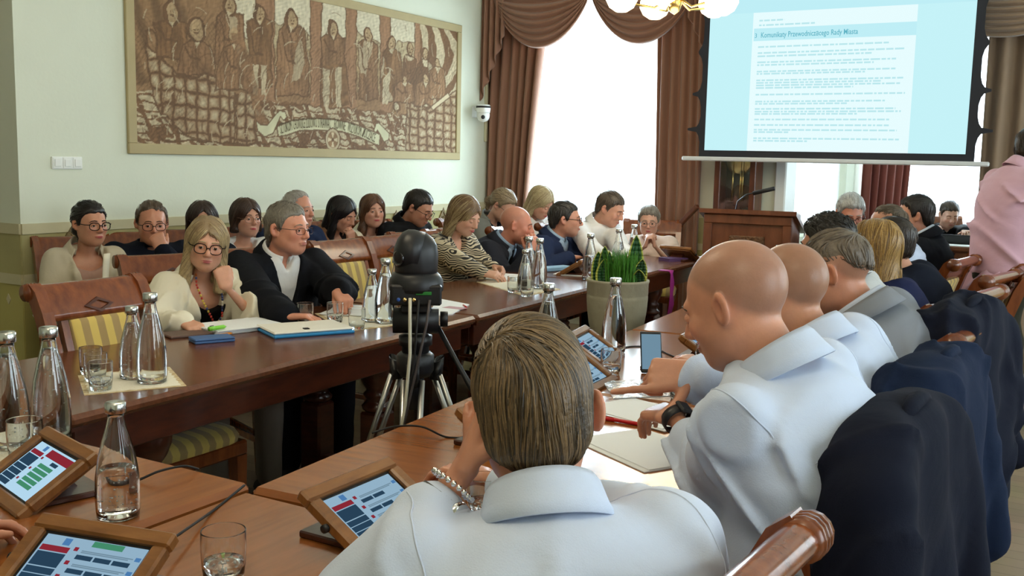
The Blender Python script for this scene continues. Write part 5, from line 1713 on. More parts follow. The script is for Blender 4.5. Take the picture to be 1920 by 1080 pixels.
def person(label, top, hyaw, byaw, hpitch=0, hroll=0, sex='m', s=1.0, wid=1.0, dep=1.0, lean=.12, hunch=.03, skin=(205, 158, 130), hair=None, wear=None, arms=(None, None),
           hb=.007, hc_=.010, face=True, glasses=None, legs=True, legcol=(28, 28, 34), seat=.56, neck_fwd=0.0, stubble=None, eyes_down=0.0, pelvis=None, lips=None, sh_drop=.066, side_lean=0.0, jaw=1.0, smile=0, group='people at the meeting', standing=False, blush=.1, shoes=False, brow=None, earx=0.0):
    """top: world point of the crown. arms: (left, right) dicts w=wrist, dir, palm, pose, pole"""
    top = np.array(top, f32)
    hair = hair or {}
    th = hair.get('t', .012) if hair.get('kind') not in (None, 'bald') else 0.0
    ya, pa, ra = R_(hyaw), R_(hpitch), R_(hroll)
    fy = np.array([math.cos(ya), math.sin(ya), 0]); rt = np.array([math.sin(ya), -math.cos(ya), 0]); upv = np.array([0, 0, 1.])
    fw = fy * math.cos(pa) - upv * math.sin(pa); uw = upv * math.cos(pa) + fy * math.sin(pa)
    r2 = rt * math.cos(ra) - uw * math.sin(ra); u2 = uw * math.cos(ra) + rt * math.sin(ra)
    RH = np.stack([r2, fw, u2], 1).astype(f32)             # columns: right, fwd, up
    hc = top - V3(0, 0, .118 * s * (math.cos(pa) * .9 + .1) + th)
    by = R_(byaw)
    bf = V3(math.cos(by), math.sin(by), 0); br = V3(math.sin(by), -math.cos(by), 0)
    nb = hc + RH @ V3(0, -.035, -.085) * s - bf * (.034 + neck_fwd) + V3(0, 0, (-.034 if sex == 'm' else -.046) * s)
    if pelvis is None:
        p0 = V3(*(nb[:2] - bf[:2] * lean - br[:2] * side_lean), seat)
    else: p0 = V3(pelvis[0], pelvis[1], seat)
    L = float(np.linalg.norm(nb - p0)); u = (nb - p0) / L
    r = nrm(br - u * np.dot(br, u)); f = np.cross(u, r).astype(f32)
    ts, A, Bp = PROF[sex]; A = np.array(A) * wid; Bp = np.array(Bp) * wid * dep
    sw = (.164 if sex == 'm' else .140) * wid
    Sc = nb - u * sh_drop
    sho = [Sc - r * sw - f * .005, Sc + r * sw - f * .005]
    k_l = (1.0 if sex == 'm' else .92)
    root = thing('person', label, 'person', (float(p0[0]), float(p0[1]), 0.0), 0, group)
    org = V3(p0[0], p0[1], 0)
    # arms
    AR = []; SLV = []
    for i, a in enumerate(arms):
        sd = -1 if i == 0 else 1
        if a is None:
            a = dict(w=p0 + bf * .30 + br * sd * .10 + V3(0, 0, .08), pose='relaxed')
        w = np.array(a['w'], f32)
        pole = np.array(a.get('pole', -V3(0, 0, 1) * .9 + br * sd * .55 - bf * .3), f32)
        el, kk = ik(sho[i], w, .285 * k_l, .255 * k_l, pole)
        if 'el' in a: el = np.array(a['el'], f32)
        X = np.array(a.get('dir', w - el), f32); N = np.array(a.get('palm', V3(0, 0, -1)), f32)
        geo = hand_geo(w, X, N, (1 if i == 0 else -1) * a.get('flip', 1), a.get('pose', 'relaxed'), (1.0 if sex == 'm' else .9) * a.get('hs', 1.0), a.get('thumb'))
        SLV.append(a.get('sl'))
        AR.append((sho[i], el, w, geo, w + nrm(X) * .07))
    def tor(P, inf):
        q = P - p0
        w = q @ u; x = q @ r; y = q @ f
        t = np.clip(w / L, 0, 1)
        aa = np.interp(t, ts, A).astype(f32) + inf; bb = np.interp(t, ts, Bp).astype(f32) + inf
        y = y + hunch * 4 * t * (1 - t)
        k0 = np.sqrt((x / aa) ** 2 + (y / bb) ** 2); k1 = np.sqrt((x / aa ** 2) ** 2 + (y / bb ** 2) ** 2) + 1e-6
        d = np.where(k0 < 1e-3, -np.minimum(aa, bb), k0 * (k0 - 1) / k1)
        return smax(smax(d, -w - .06, .03), w - L - .004, .02), x, y, w, t
    nk_top = hc + RH @ V3(0, -.020, -.055) * s
    nr = (.053 if sex == 'm' else .044) * s * (1 + .35 * (wid - 1))
    def arm_d(P, inf, upto=1.0, puff=0.0):
        d = None
        for (S, E_, W, g, c), sl_ in zip(AR, SLV):
            up_ = upto if (sl_ is None or upto >= 1.0 or upto < .1) else sl_
            ra_ = (.056 if sex == 'm' else .045) * wid ** .5
            e = rcone(P, S, E_, ra_ + inf, ra_ * .80 + inf + puff)
            W2 = E_ + (W - E_) * up_
            e = smin(e, rcone(P, E_, W2, ra_ * .78 + inf + puff, (.027 if sex == 'm' else .023) + .022 * (1 - up_) + inf), .02)
            d = e if d is None else np.minimum(d, e)
        return d
    def body(P):
        d, _x, _y, _w, t_b = tor(P, -.014)
        d = d + .022 * np.clip((t_b - .78) / .2, 0, 1)
        d = smin(d, arm_d(P, -.010), .03)
        d = smin(d, rcone(P, nb - u * .03, nk_top, nr * 1.04, nr), .018)
        q = P - hc; m = (q * q).sum(1) < (.21 * s) ** 2
        if m.any(): d[m] = smin(d[m], head_sdf((q[m] @ RH) / s, earx, jaw) * s, .016)
        for (S, E_, W, g, c) in AR:
            m = ((P - c) ** 2).sum(1) < .155 ** 2
            if m.any(): d[m] = smin(d[m], hand_sdf(P[m], g), .012)
        return d
    pts = [p0, nb, hc + V3(0, 0, .13), hc - V3(0, 0, .13)] + [a for A_ in AR for a in (A_[1], A_[2])] + [q for A_ in AR for ch in A_[3][1] for sg in ch for q in sg[:2]]
    ext = np.stack(pts)
    lo = np.minimum(ext.min(0) - .06, np.minimum(p0, nb) - .26 * wid); hi = np.maximum(ext.max(0) + .06, np.maximum(p0, nb) + .26 * wid)
    lo[2] = min(p0[2] - .08, ext[:, 2].min() - .05); hi[2] = hc[2] + .17
    V, F = mesh_sdf(body, lo, hi, hb)
    V = relax(V, F, 1, .35)
    me = np_mesh('body', V - org, F)
    # skin colours: lips, cheeks, shaved scalp, beard shadow
    base = np.array(srgb(*skin)) * np.array([1.0, .92, .84]); C = np.tile(base, (len(V), 1))
    q = ((V - hc) @ RH) / s
    hm = (q ** 2).sum(1) < .17 ** 2
    ch_ = np.exp(-(((np.abs(q[:, 0]) - .04) / .022) ** 2 + ((q[:, 1] - .075) / .03) ** 2 + ((q[:, 2] + .025) / .02) ** 2)) * hm
    nose = np.exp(-((q[:, 0] / .014) ** 2 + ((q[:, 1] - .108) / .02) ** 2 + ((q[:, 2] + .025) / .018) ** 2)) * hm
    ear = np.exp(-(((np.abs(q[:, 0]) - .083) / .012) ** 2 + ((q[:, 1] + .013) / .02) ** 2 + (q[:, 2] / .03) ** 2)) * hm
    red_ = np.clip((ch_ + nose) * (.5 + blush) + ear * .7, 0, 1)[:, None]
    C = C * (1 - red_ * .55) + (base * np.array([1.02, .62, .58])) * red_ * .55
    if stubble is not None:      # (scalp colour, strength, beard strength)
        sc_, st_, bd_ = stubble[:3]
        hl = np.interp(q[:, 1], [-.12, -.06, -.02, .03, .07, .11], [-.075, -.045, -.005, .045, .075, .085])
        mk = np.clip((q[:, 2] - hl) / .02, 0, 1) * hm * (np.clip(1.2 - (q[:, 2] - .02) / .12 * stubble[3] if len(stubble) > 3 else 1, 0, 1)) * (np.abs(q[:, 0]) < .079)
        C = C * (1 - mk[:, None] * st_) + np.array(srgb(*sc_)) * mk[:, None] * st_
        bm2 = np.clip((-.035 - q[:, 2]) / .02, 0, 1) * np.clip((q[:, 1] - .0) / .03, 0, 1) * np.clip((q[:, 2] + .125) / .02, 0, 1) * hm
        C = C * (1 - bm2[:, None] * bd_) + np.array(srgb(*sc_)) * bm2[:, None] * bd_
    set_col(me, C)
    me.materials.append(skin_mat())
    o = bpy.data.objects.new('body', me); COL.objects.link(o); o.parent = root
    Mh = Matrix([[RH[0][0] * s, RH[0][1] * s, RH[0][2] * s, hc[0] - org[0]], [RH[1][0] * s, RH[1][1] * s, RH[1][2] * s, hc[1] - org[1]], [RH[2][0] * s, RH[2][1] * s, RH[2][2] * s, hc[2]], [0, 0, 0, 1]])
    if face:
        em = eye_mats()
        lidm = cloth_mat('eyelid_%d_%d_%d' % tuple(skin), tuple(base * .93), .5, 0)
        for sx in (-1, 1):
            m = MB(); n, k = 14, 10
            vs = [];
            for i in range(k + 1):
                ph = math.pi * i / k
                for j in range(n):
                    a = 2 * math.pi * j / n
                    vs.append(Vector((.0118 * math.sin(ph) * math.cos(a), .0118 * math.cos(ph), .0118 * math.sin(ph) * math.sin(a))))
            for i in range(k):
                for j in range(n):
                    qd = (i * n + j, i * n + (j + 1) % n, (i + 1) * n + (j + 1) % n, (i + 1) * n + j)
                    c = sum((vs[t] for t in qd), Vector()) / 4
                    lid = c.z > .0038 - .010 * eyes_down or c.z < -.0052 or c.x * sx > .0072 or c.y < .002
                    iris = (c.x ** 2 + (c.z + .006 * eyes_down) ** 2) < .0058 ** 2 and c.y > 0
                    m.mi = 2 if lid else (1 if iris else 0)
                    m.add([vs[t] for t in qd], [(0, 1, 2, 3)], True)
            m.v = [Mh @ (Vector(v) + Vector((sx * .0315, .0815, .002))) for v in m.v]
            m.build('eye', [em['w'], em['i'], lidm], root)
            bc_ = brow or hair.get('col', (90, 66, 46))
            pts_ = [Mh @ Vector((sx * x, y, z)) for x, y, z in ((.013, .0925, .0245), (.027, .0905, .0275), (.040, .083, .0245), (.048, .075, .016))]
            MB().tube(pts_, [.0032 * s, .0036 * s, .003 * s, .0012], 6, flat=.7).build('eyebrow', cloth_mat('brow_%d_%d_%d' % tuple(bc_), tuple(np.array(srgb(*bc_)) * .6), .7, 0), root)
        lc_ = lips or ((168, 92, 84) if sex == 'm' else (176, 70, 76))
        m = MB()
        for dz, w_, rr in ((-.0578, .025, .0026), (-.0630, .022, .0032)):
            m.tube([Mh @ Vector((x * w_, .0990 - .012 * x * x, dz + (.002 if dz > -.06 else 0) * (1 - abs(x)))) for x in (-1, -.5, 0, .5, 1)], [.0008, rr, rr * 1.05, rr, .0008], 8)
        m.build('lips', cloth_mat('lips_%d_%d_%d' % tuple(lc_), srgb(*lc_), .45, 0), root)
    # hair
    kind = hair.get('kind')
    hsdf = None
    if kind and kind != 'bald':
        t_ = hair.get('t', .012); ln = hair.get('len', .16); part = hair.get('part', 0.0)
        ty = hair.get('lines') or [(-.13, -.075), (-.075, -.066), (-.05, -.035), (-.03, .006), (-.008, .012), (.004, -.02), (.020, -.02), (.028, .022), (.045, .050), (.075, .066), (.11, .074)]
        lx = [a for a, b in ty]; lz = [b for a, b in ty]
        def hsdf_q(q):
            x = np.abs(q[:, 0:1]); m = np.concatenate([x, q[:, 1:]], 1)
            cap = ell(m, (0, -.016, .030), (.0755 + t_ * hair.get('tw', .8), .099 + t_, .088 + t_))
            if kind in ('short', 'swept', 'spiky'):
                cap = smin(cap, ell(m, (0, -.055, -.035), (.058 + t_ * .5, .050 + t_ * .5, .055)), .03)
                hl = np.interp(q[:, 1], lx, lz).astype(f32) + .004 * np.sin(q[:, 0] * 170 + q[:, 1] * 120)
                cap = cap + t_ * .95 * (1 - np.clip((q[:, 2] - hl) / hair.get('fade', .035), 0, 1)) ** 2
                d = smax(cap, (hl - q[:, 2]) * .8, .006)
                if kind == 'swept': d = d - .010 * np.clip((q[:, 2] - .05) / .06, 0, 1) * np.clip((q[:, 1] + .06) / .1, 0, 1)
                if kind == 'spiky': d = d - .012 * np.clip((q[:, 2] - .05) / .05, 0, 1) * (.5 + .5 * np.sin(q[:, 0] * 260) * np.sin(q[:, 1] * 240))
                return d
            d = cap
            if kind in ('long', 'bob', 'wavy'):
                wv = .006 * np.sin(q[:, 2] * 60) if kind == 'wavy' else 0
                z1 = -ln
                sd = rcone(m, (.060, -.012, .03), (.068 + hair.get('flare', .006), hair.get('fwd', -.012), z1), .026, hair.get('tip', .030)) + wv
                d = smin(d, sd, .03)
                bk = ell(m, (0, -.068, z1 * .5 + .02), (.072, .045, abs(z1) * .55 + .055)) + wv
                d = smin(d, bk, .035)
                d = smax(d, (z1 - .012) - q[:, 2], .02)
                d = smax(d, -ell(m, (0, .080, -.040), (.054 + hair.get('open', 0), .080, .100)), .010)
                d = smax(d, -ell(m, (0, .02, -.16), (.050, .09, .10)), .012)
                d = d + .006 * np.exp(-((q[:, 0] - part) / .005) ** 2) * (q[:, 1] > -.06)
            elif kind == 'bun':
                hl = np.interp(q[:, 1], lx, lz).astype(f32) + .004 * np.sin(q[:, 0] * 170 + q[:, 1] * 120)
                d = d + t_ * .9 * (1 - np.clip((q[:, 2] - hl) / .03, 0, 1)) ** 2
                d = smax(d, (hl - q[:, 2]) * .8, .006)
                d = smin(d, rcone(m, (0, -.105, .0), (0, -.125, -.045), .022, .034), .015)
                d = smin(d, rcone(m, (0, -.11, -.02), (0, -.10, -.10), .02, .014), .02)
            elif kind == 'fringe':
                d = smax(d, (-.045 - q[:, 2]), .01)
                d = smax(d, -ell(m, (0, .085, -.03), (.058, .075, .075)), .008)
            return d
        def hsdf(P): return hsdf_q(((P - hc) @ RH).astype(f32) / s) * s
        e_ = .17 + t_
        low = hc - V3(e_, e_, e_) - (V3(0, 0, max(0, ln - .12)) if kind in ('long', 'wavy', 'bob') else 0); high = hc + V3(e_, e_, e_)
        Vh, Fh = mesh_sdf(hsdf, low, high, hair.get('h', .0065))
        mh = np_mesh('hair', Vh - org, Fh)
        qh = ((Vh - hc) @ RH) / s
        c1 = np.array(srgb(*hair['col'])); c2 = np.array(srgb(*hair.get('col2', tuple(int(v * .7) for v in hair['col']))))
        mix = np.clip(np.random.default_rng(2).normal(.55, .12, len(qh)), 0, 1)
        if 'roots' in hair: mix = np.clip(mix * .5 + np.clip((qh[:, 2] - .02) / .08, 0, 1), 0, 1)
        set_col(mh, c1 * (1 - mix[:, None]) + c2 * mix[:, None])
        mh.materials.append(hair_mat())
        ho = bpy.data.objects.new('hair', mh); COL.objects.link(ho); ho.parent = root
        ns = hair.get('strands', 420)
        if ns:
            rr = np.random.default_rng(hair.get('seed', 3))
            sel = rr.choice(len(Vh), ns)
            P = Vh[sel].astype(f32) + rr.normal(0, .002, (ns, 3)).astype(f32)
            def dflow(q):
                tp_ = np.clip((q[:, 2] - .06) / .04, 0, 1)
                if kind in ('short', 'swept', 'spiky', 'bun'):
                    sg = -1 if kind == 'bun' else 1
                    return np.stack([.25 * np.sign(q[:, 0]), sg * (.9 * tp_ + .1) - (.25 if sg > 0 else .6) * (1 - tp_), -(1 - tp_) * (1 if sg > 0 else .3)], 1)
                return np.stack([np.sign(q[:, 0] - part) * .5, -.2 - 0 * q[:, 1], -1 + 0 * q[:, 0]], 1)
            flow = hair.get('flow') or dflow
            steps = hair.get('steps', 6 if kind in ('short', 'bun', 'spiky') else 9); st = hair.get('step', .008 if kind in ('short', 'bun', 'spiky') else .014)
            off = rr.uniform(.0, .0035, ns).astype(f32); wob = rr.normal(0, .10, (ns, 3))
            path = []; nrms = []
            for k in range(steps):
                g = grad(hsdf, P)
                P = P - g * (hsdf(P) - off)[:, None]
                path.append(P.copy()); nrms.append(g)
                qq = ((P - hc) @ RH) / s
                dv = (flow(qq) + wob) @ RH.T
                dv = dv - g * (dv * g).sum(1, keepdims=True); dv /= np.linalg.norm(dv, axis=1, keepdims=True) + 1e-9
                P = (P + dv * st).astype(f32)
            path = np.stack(path, 1); nrms = np.stack(nrms, 1)              # ns,steps,3
            tn = np.gradient(path, axis=1); tn /= np.linalg.norm(tn, axis=2, keepdims=True) + 1e-9
            sd_ = np.cross(tn, nrms)
            w_ = (hair.get('sw', .0018) * np.array([.4] + [1] * (steps - 2) + [.15]))[None, :, None] * rr.uniform(.6, 1.4, (ns, 1, 1))
            a = path - sd_ * w_; b = path + nrms * w_ * 1.1; c = path + sd_ * w_
            VV = np.stack([a, b, c], 2).reshape(-1, 3)
            base_i = (np.arange(ns)[:, None] * steps + np.arange(steps - 1)[None]) * 3
            FF = np.concatenate([np.stack([base_i + i, base_i + (i + 1), base_i + 3 + (i + 1), base_i + 3 + i], -1).reshape(-1, 4) for i in (0, 1)])
            ms = np_mesh('hair_strands', VV - org, FF)
            mx = np.repeat(rr.uniform(0, 1.15, ns), steps * 3)[:, None]
            set_col(ms, np.clip(c1 * (1 - mx) + c2 * mx, .004, 1))
            ms.materials.append(hair_mat())
            so = bpy.data.objects.new('hair_strands', ms); COL.objects.link(so); so.parent = ho; so['kind'] = 'stuff'
    # clothing
    wear = wear or {}
    wk = wear.get('kind', 'shirt')
    seed = wear.get('seed', 1)
    fa = wear.get('fold', .013)
    def collar_d(P, rad, hgt, thick, vopen):
        q = P - nb
        w = q @ u; x = q @ r; y = q @ f
        y = y - .012 - w * .25
        rho = np.sqrt(x * x + (y * .92) ** 2)
        rr_ = rad - np.clip(w, -.02, .06) * .22
        d = np.maximum(np.abs(rho - rr_) - thick, np.abs(w - hgt * .30) - hgt * .55)
        if vopen > 0:
            cut = np.abs(x) - (vopen + np.clip(.02 - w, -.03, .03) * -.3)
            d = np.maximum(d, np.minimum(.02, -np.maximum(cut, -(y)))) if False else np.where((np.abs(x) < vopen) & (y > 0), np.maximum(d, .004 + 0 * d), d)
        return d
    def build_cloth(name, inf, m, sleeves=1.0, vneck=None, collar=None, lapel=0.0, fold=fa, hem=.0, scoop=None, puff=0.0, openfront=0.0):
        def fn(P):
            d, x, y, w, t = tor(P, inf)
            d = d - .024 * np.clip((t - .82) / .16, 0, 1) * np.clip((L * 1.03 - w) / .03, 0, 1)
            if sex == 'f' and wear.get('bust', 1):
                for sx in (-1, 1):
                    bc2 = p0 + u * (L * .64) + r * (sx * .062 * wid) + f * (.062 * wid)
                    d = smin(d, sph(P, bc2, .055 * wid + inf), .05)
            if sleeves > 0:
                ad = arm_d(P, inf + (.004 if sleeves > .5 else .006), sleeves if sleeves > .5 else .01, puff)
                if sleeves <= .5:
                    ad = np.full(len(P), 1., f32)
                    for (S, E_, W, g_, c_) in AR:
                        ad = np.minimum(ad, rcone(P, S, S + (E_ - S) * (sleeves * 1.9), .062 * wid ** .5 + inf, .060 * wid ** .5 + inf))
                d = smin(d, ad, .045)
            if fold: d = d + (fold * (.7 * foldnoise(P, seed, 15.) + .2 * foldnoise(P, seed + 100, 30.)) - fold * 1.5 * creases(P, seed, 17.)) * np.clip((L * 1.0 - w) / .12, 0.15, 1)
            if lapel:
                vw, tb = vneck
                e = vw * np.clip((t - tb) / (1 - tb), 0, 1)
                lw_ = lapel * np.clip((t - tb) / .15, 0, 1) * np.clip((1.05 - t) / .12, .25, 1)
                ax_ = np.abs(x)
                mk = np.clip((ax_ - e + .004) / .006, 0, 1) * np.clip((e + lw_ - ax_) / .006, 0, 1) * (y > 0.02) * (t > tb)
                d = d - .007 * mk
            if vneck is not None:
                vw, tb = vneck
                e = vw * np.clip((t - tb) / (1 - tb), 0, 1) ** wear.get('vpow', 1.0)
                wedge = np.maximum(np.abs(x) - e, .012 - y)
                wedge = np.where(t < tb, np.maximum(wedge, .01), wedge)
                if openfront: wedge = np.minimum(wedge, np.maximum(np.abs(x) - openfront, .03 - y))
                d = smax(d, -wedge, .005)
            if scoop is not None:
                rd2, dz = scoop
                d = smax(d, -ell(P, nb + f * .055 + u * dz, (rd2, rd2, rd2)), .006)
            if collar: d = np.minimum(d, collar_d(P, *collar))
            if hem: d = np.maximum(d, hem - w)
            return d
        l2 = np.minimum(ext[:4].min(0), ext.min(0)) - .09 - inf; h2 = ext.max(0) + .09 + inf
        l2 = np.minimum(l2, p0 - .26 * wid); h2 = np.maximum(h2, p0 + .26 * wid); l2[2] = p0[2] - .10; h2[2] = max(nb[2] + .10, max(a[2][2] for a in AR) + .12)
        l2[2] = min(l2[2], min(min(a[2][2], a[1][2]) for a in AR) - .1)
        Vc, Fc = mesh_sdf(fn, l2, h2, hc_)
        Vc = relax(Vc, Fc, 2)
        mc_ = np_mesh(name, Vc - org, Fc); mc_.materials.append(m)
        oc = bpy.data.objects.new(name, mc_); COL.objects.link(oc); oc.parent = root
        if wear.get('seams') and name in ('shirt', 'jacket'):
            def seam(pts_, rad=.0016):
                Q = np.array(pts_, f32)
                for _ in range(5): Q = (Q - grad(fn, Q, .004) * fn(Q)[:, None]).astype(f32)
                Q2 = Q.copy(); Q2[1:-1] = (Q[:-2] + Q[1:-1] * 2 + Q[2:]) / 4
                MB().tube([Vector((q_ - org).tolist()) for q_ in Q2], rad, 5).build('seam', m, oc)
            for sd, (S, E_, W, g_, c_) in zip((-1, 1), AR):
                ax_ = nrm(nrm(E_ - S) * .5 + r * sd * .8); c0_ = S - r * sd * .012
                e1 = nrm(u - ax_ * np.dot(u, ax_)); e2 = np.cross(ax_, e1)
                seam([c0_ + (e1 * math.cos(t_) + e2 * math.sin(t_)) * .09 for t_ in np.linspace(-2.3, 2.3, 36)])
            seam([p0 + u * (L * .80) + r * (x_ * sw * 1.0) - f * .16 + u * (.01 * math.cos(x_ * 3)) for x_ in np.linspace(-1, 1, 26)])
        return oc
    cr = nr * 1.12
    na = nrm(nk_top - (nb - u * .03)); nf_ = nrm(f - na * np.dot(f, na)); nr_ = np.cross(nf_, na)
    def fold_collar(name, parent, m, r0, stand, leaf, flare, gap, point, th=.003, base=-.012):
        prof = [(r0 + .004, base), (r0 + .002, stand * .5), (r0 + .003, stand), (r0 + .007, stand + .003), (r0 + .012, stand - .004), (r0 + flare * .7, stand - leaf * .6), (r0 + flare, stand - leaf)]
        n = 40; rows = []
        for i in range(n + 1):
            an_ = math.radians(90 + gap + (360 - 2 * gap) * i / n)
            edge = max(0, 1 - min(i, n - i) / 6.0)
            row = []
            for j, (rr_, ww) in enumerate(prof):
                lf = max(0, (j - 3) / 3)
                w2 = ww - .012 * (0.5 + .5 * math.sin(an_)) - point * edge * lf - .012 * lf * max(0, -math.sin(an_))
                r2_ = rr_ + .006 * edge * lf
                p_ = nb + na * w2 + (nr_ * math.cos(an_) + nf_ * math.sin(an_) * 1.04) * r2_ - org
                row.append(Vector(p_.tolist()))
            rows.append(row)
        o_ = MB().grid(rows).build(name, m, parent); solidify(o_, th)
        return o_
    if wk == 'shirt':
        build_cloth('shirt', .010, wear['m'], wear.get('sleeve', .95), vneck=wear.get('vneck'), puff=.004)
        fold_collar('collar', root, wear['m'], cr + .006, wear.get('cst', .036), .052, .028, 12, .016)
    elif wk == 'jacket':
        if 'shirt' in wear: build_cloth('shirt', .006, wear['shirt'], 0, vneck=wear.get('svneck', (.03, .88)), fold=.003); fold_collar('shirt_collar', root, wear['shirt'], cr + .004, .040, .046, .022, 12, .020)
        build_cloth('jacket', .020, wear['m'], wear.get('sleeve', .93), vneck=wear.get('vneck', (.085, .42)), lapel=wear.get('lapel', .055), puff=.006, openfront=wear.get('openfront', 0))
        fold_collar('jacket_collar', root, wear['m'], cr + .020, .026, .046, .030, 46, .02, .005)
        if 'tie' in wear:
            pts_ = []
            for tt in (.97, .90, .75, .55, .42):
                bb = float(np.interp(tt, ts, Bp)) + .016
                pts_.append(Vector((p0 + u * (L * tt) + f * (bb - hunch * 4 * tt * (1 - tt)) - org).tolist()))
            MB().tube(pts_, [.014, .012, .022, .030, .030], 8, flat=.35).build('tie', wear['tie'], root)
    elif wk == 'blazer':
        build_cloth('top', .006, wear['shirt'], 0, vneck=None, scoop=wear.get('scoop', (.085, -.03)), fold=.003)
        build_cloth('blazer', .019, wear['m'], wear.get('sleeve', .93), vneck=wear.get('vneck', (.095, .18)), lapel=wear.get('lapel', .045), puff=.004, openfront=wear.get('openfront', .02))
        fold_collar('blazer_collar', root, wear['m'], cr + .022, .020, .044, .034, 52, .02, .005)
    elif wk == 'blouse':
        build_cloth('blouse', .012, wear['m'], wear.get('sleeve', .95), vneck=wear.get('vneck', (.075, .78)), puff=.010)
    elif wk == 'sweater':
        build_cloth('sweater', .016, wear['m'], wear.get('sleeve', .95), scoop=wear.get('scoop', (.062, .03)), collar=wear.get('collar') and (cr + .012, .03, .007, 0))
    # legs
    if legs and not standing:
        hips = [p0 - br * .09 * wid, p0 + br * .09 * wid]
        kn = [h_ + bf * .43 - br * sg * .03 * -1 + V3(0, 0, -.03) for h_, sg in zip(hips, (-1, 1))]
        an = [V3(k_[0], k_[1], .10) + bf * .0 for k_ in kn]
        def leg(P):
            d = ell(P, p0 + V3(0, 0, -.005), (.19 * wid, .19 * wid, .11))
            for h_, k_, a_ in zip(hips, kn, an):
                e = rcone(P, h_, k_, .088 * wid ** .5, .066); e = smin(e, rcone(P, k_, a_, .066, .052), .02); d = smin(d, e, .04)
            return smax(d, .045 - P[:, 2], .02) + .004 * foldnoise(P, seed + 9)
        ex2 = np.stack(list(hips) + kn + an)
        l3 = np.minimum(ex2.min(0), p0 - .2) - .11; h3 = np.maximum(ex2.max(0), p0 + .2) + .11; l3[2] = 0.02
        Vl, Fl = mesh_sdf(leg, l3, h3, .018)
        ml = np_mesh('trousers', Vl - org, Fl); ml.materials.append(cloth_mat('trousers_%d_%d_%d' % tuple(legcol), srgb(*legcol), .85))
        ol = bpy.data.objects.new('trousers', ml); COL.objects.link(ol); ol.parent = root
        if shoes:
            for a_ in an:
                m = MB(); fx = Vector(bf.tolist()); sx = Vector(br.tolist()); c0 = Vector((a_ - org).tolist()); c0.z = 0
                rows = []
                for tt, w_, h_ in ((-.09, .03, .06), (-.05, .038, .09), (.03, .042, .085), (.10, .046, .055), (.15, .040, .045), (.18, .012, .03)):
                    rows.append([c0 + fx * tt + sx * (w_ * math.cos(an_)) + Vector((0, 0, max(0.002, h_ * .5 + h_ * .5 * math.sin(an_)))) for an_ in [2 * math.pi * k / 10 for k in range(10)]])
                m.grid(rows, True, True); m.add(rows[0], [tuple(range(10))[::-1]]); m.add(rows[-1], [tuple(range(10))]); m.build('shoe', M['rubber'], root)
    # glasses
    if glasses:
        gc = glasses.get('col', (20, 18, 20)); gw = glasses.get('r', .0018); gm2 = cloth_mat('glasses_%d_%d_%d' % tuple(gc), srgb(*gc), .3, 0)
        m = MB()
        rx_, rz_ = glasses.get('size', (.026, .020))
        for sx in (-1, 1):
            P = []
            for k in range(17):
                a = 2 * math.pi * k / 16; c, s_ = math.cos(a), math.sin(a)
                P.append(Mh @ Vector((sx * .033 + rx_ * math.copysign(abs(c) ** .75, c), .106 - .010 * abs(c) * (1 if c * sx > 0 else .0), -.002 + rz_ * math.copysign(abs(s_) ** .75, s_))))
            m.tube(P, gw, 6, cap=False)
            m.tube([Mh @ Vector((sx * (.033 + rx_), .098, .006)), Mh @ Vector((sx * .076, .075, .006)), Mh @ Vector((sx * .083, .0, .008)), Mh @ Vector((sx * .082, -.02, -.004))], gw, 6)
        m.tube([Mh @ Vector((-.008, .109, .002)), Mh @ Vector((0, .112, .004)), Mh @ Vector((.008, .109, .002))], gw, 6)
        m.build('glasses', gm2, root)
    INFO = dict(root=root, hc=hc, RH=RH, nb=nb, p0=p0, u=u, r=r, f=f, L=L, AR=AR, org=org, Mh=Mh, s=s, bf=bf, br=br, top=top)
    return INFO
# ================================================================== WHO SITS WHERE
WHITE = cloth_mat('white_shirt', srgb(196, 207, 228), .7)
WHITE2 = cloth_mat('white_shirt_warm', srgb(220, 218, 216), .7)
BLACKJ = cloth_mat('black_jacket', srgb(24, 26, 32), .85)
BLACKT = cloth_mat('black_top', srgb(18, 18, 20), .8)
CREAM = cloth_mat('cream_blazer', srgb(228, 221, 200), .8)
BEIGE = cloth_mat('beige_blazer', srgb(196, 184, 160), .8)
BLUSH = cloth_mat('blush_top', srgb(176, 138, 124), .8)
NAVY = cloth_mat('navy_jacket', srgb(36, 46, 74), .85)
NAVYD = cloth_mat('dark_navy_sweater', srgb(20, 24, 36), .9)
CHARC = cloth_mat('charcoal_jacket', srgb(40, 42, 50), .85)
GREYJ = cloth_mat('grey_suit', srgb(126, 128, 134), .85)
GREYB = cloth_mat('grey_blazer', srgb(120, 122, 118), .85)
TAN = cloth_mat('tan_blazer', srgb(134, 98, 72), .85)
LBLUE = cloth_mat('pale_blue_shirt', srgb(150, 172, 196), .7)
DUSK = cloth_mat('uniform_black', srgb(24, 25, 28), .8)
PINK = cloth_mat('pink_shirt', srgb(206, 164, 178), .75)
LPINK = cloth_mat('pale_pink_blouse', srgb(220, 196, 182), .75)
GREYS = cloth_mat('light_grey_shirt', srgb(186, 186, 184), .75)
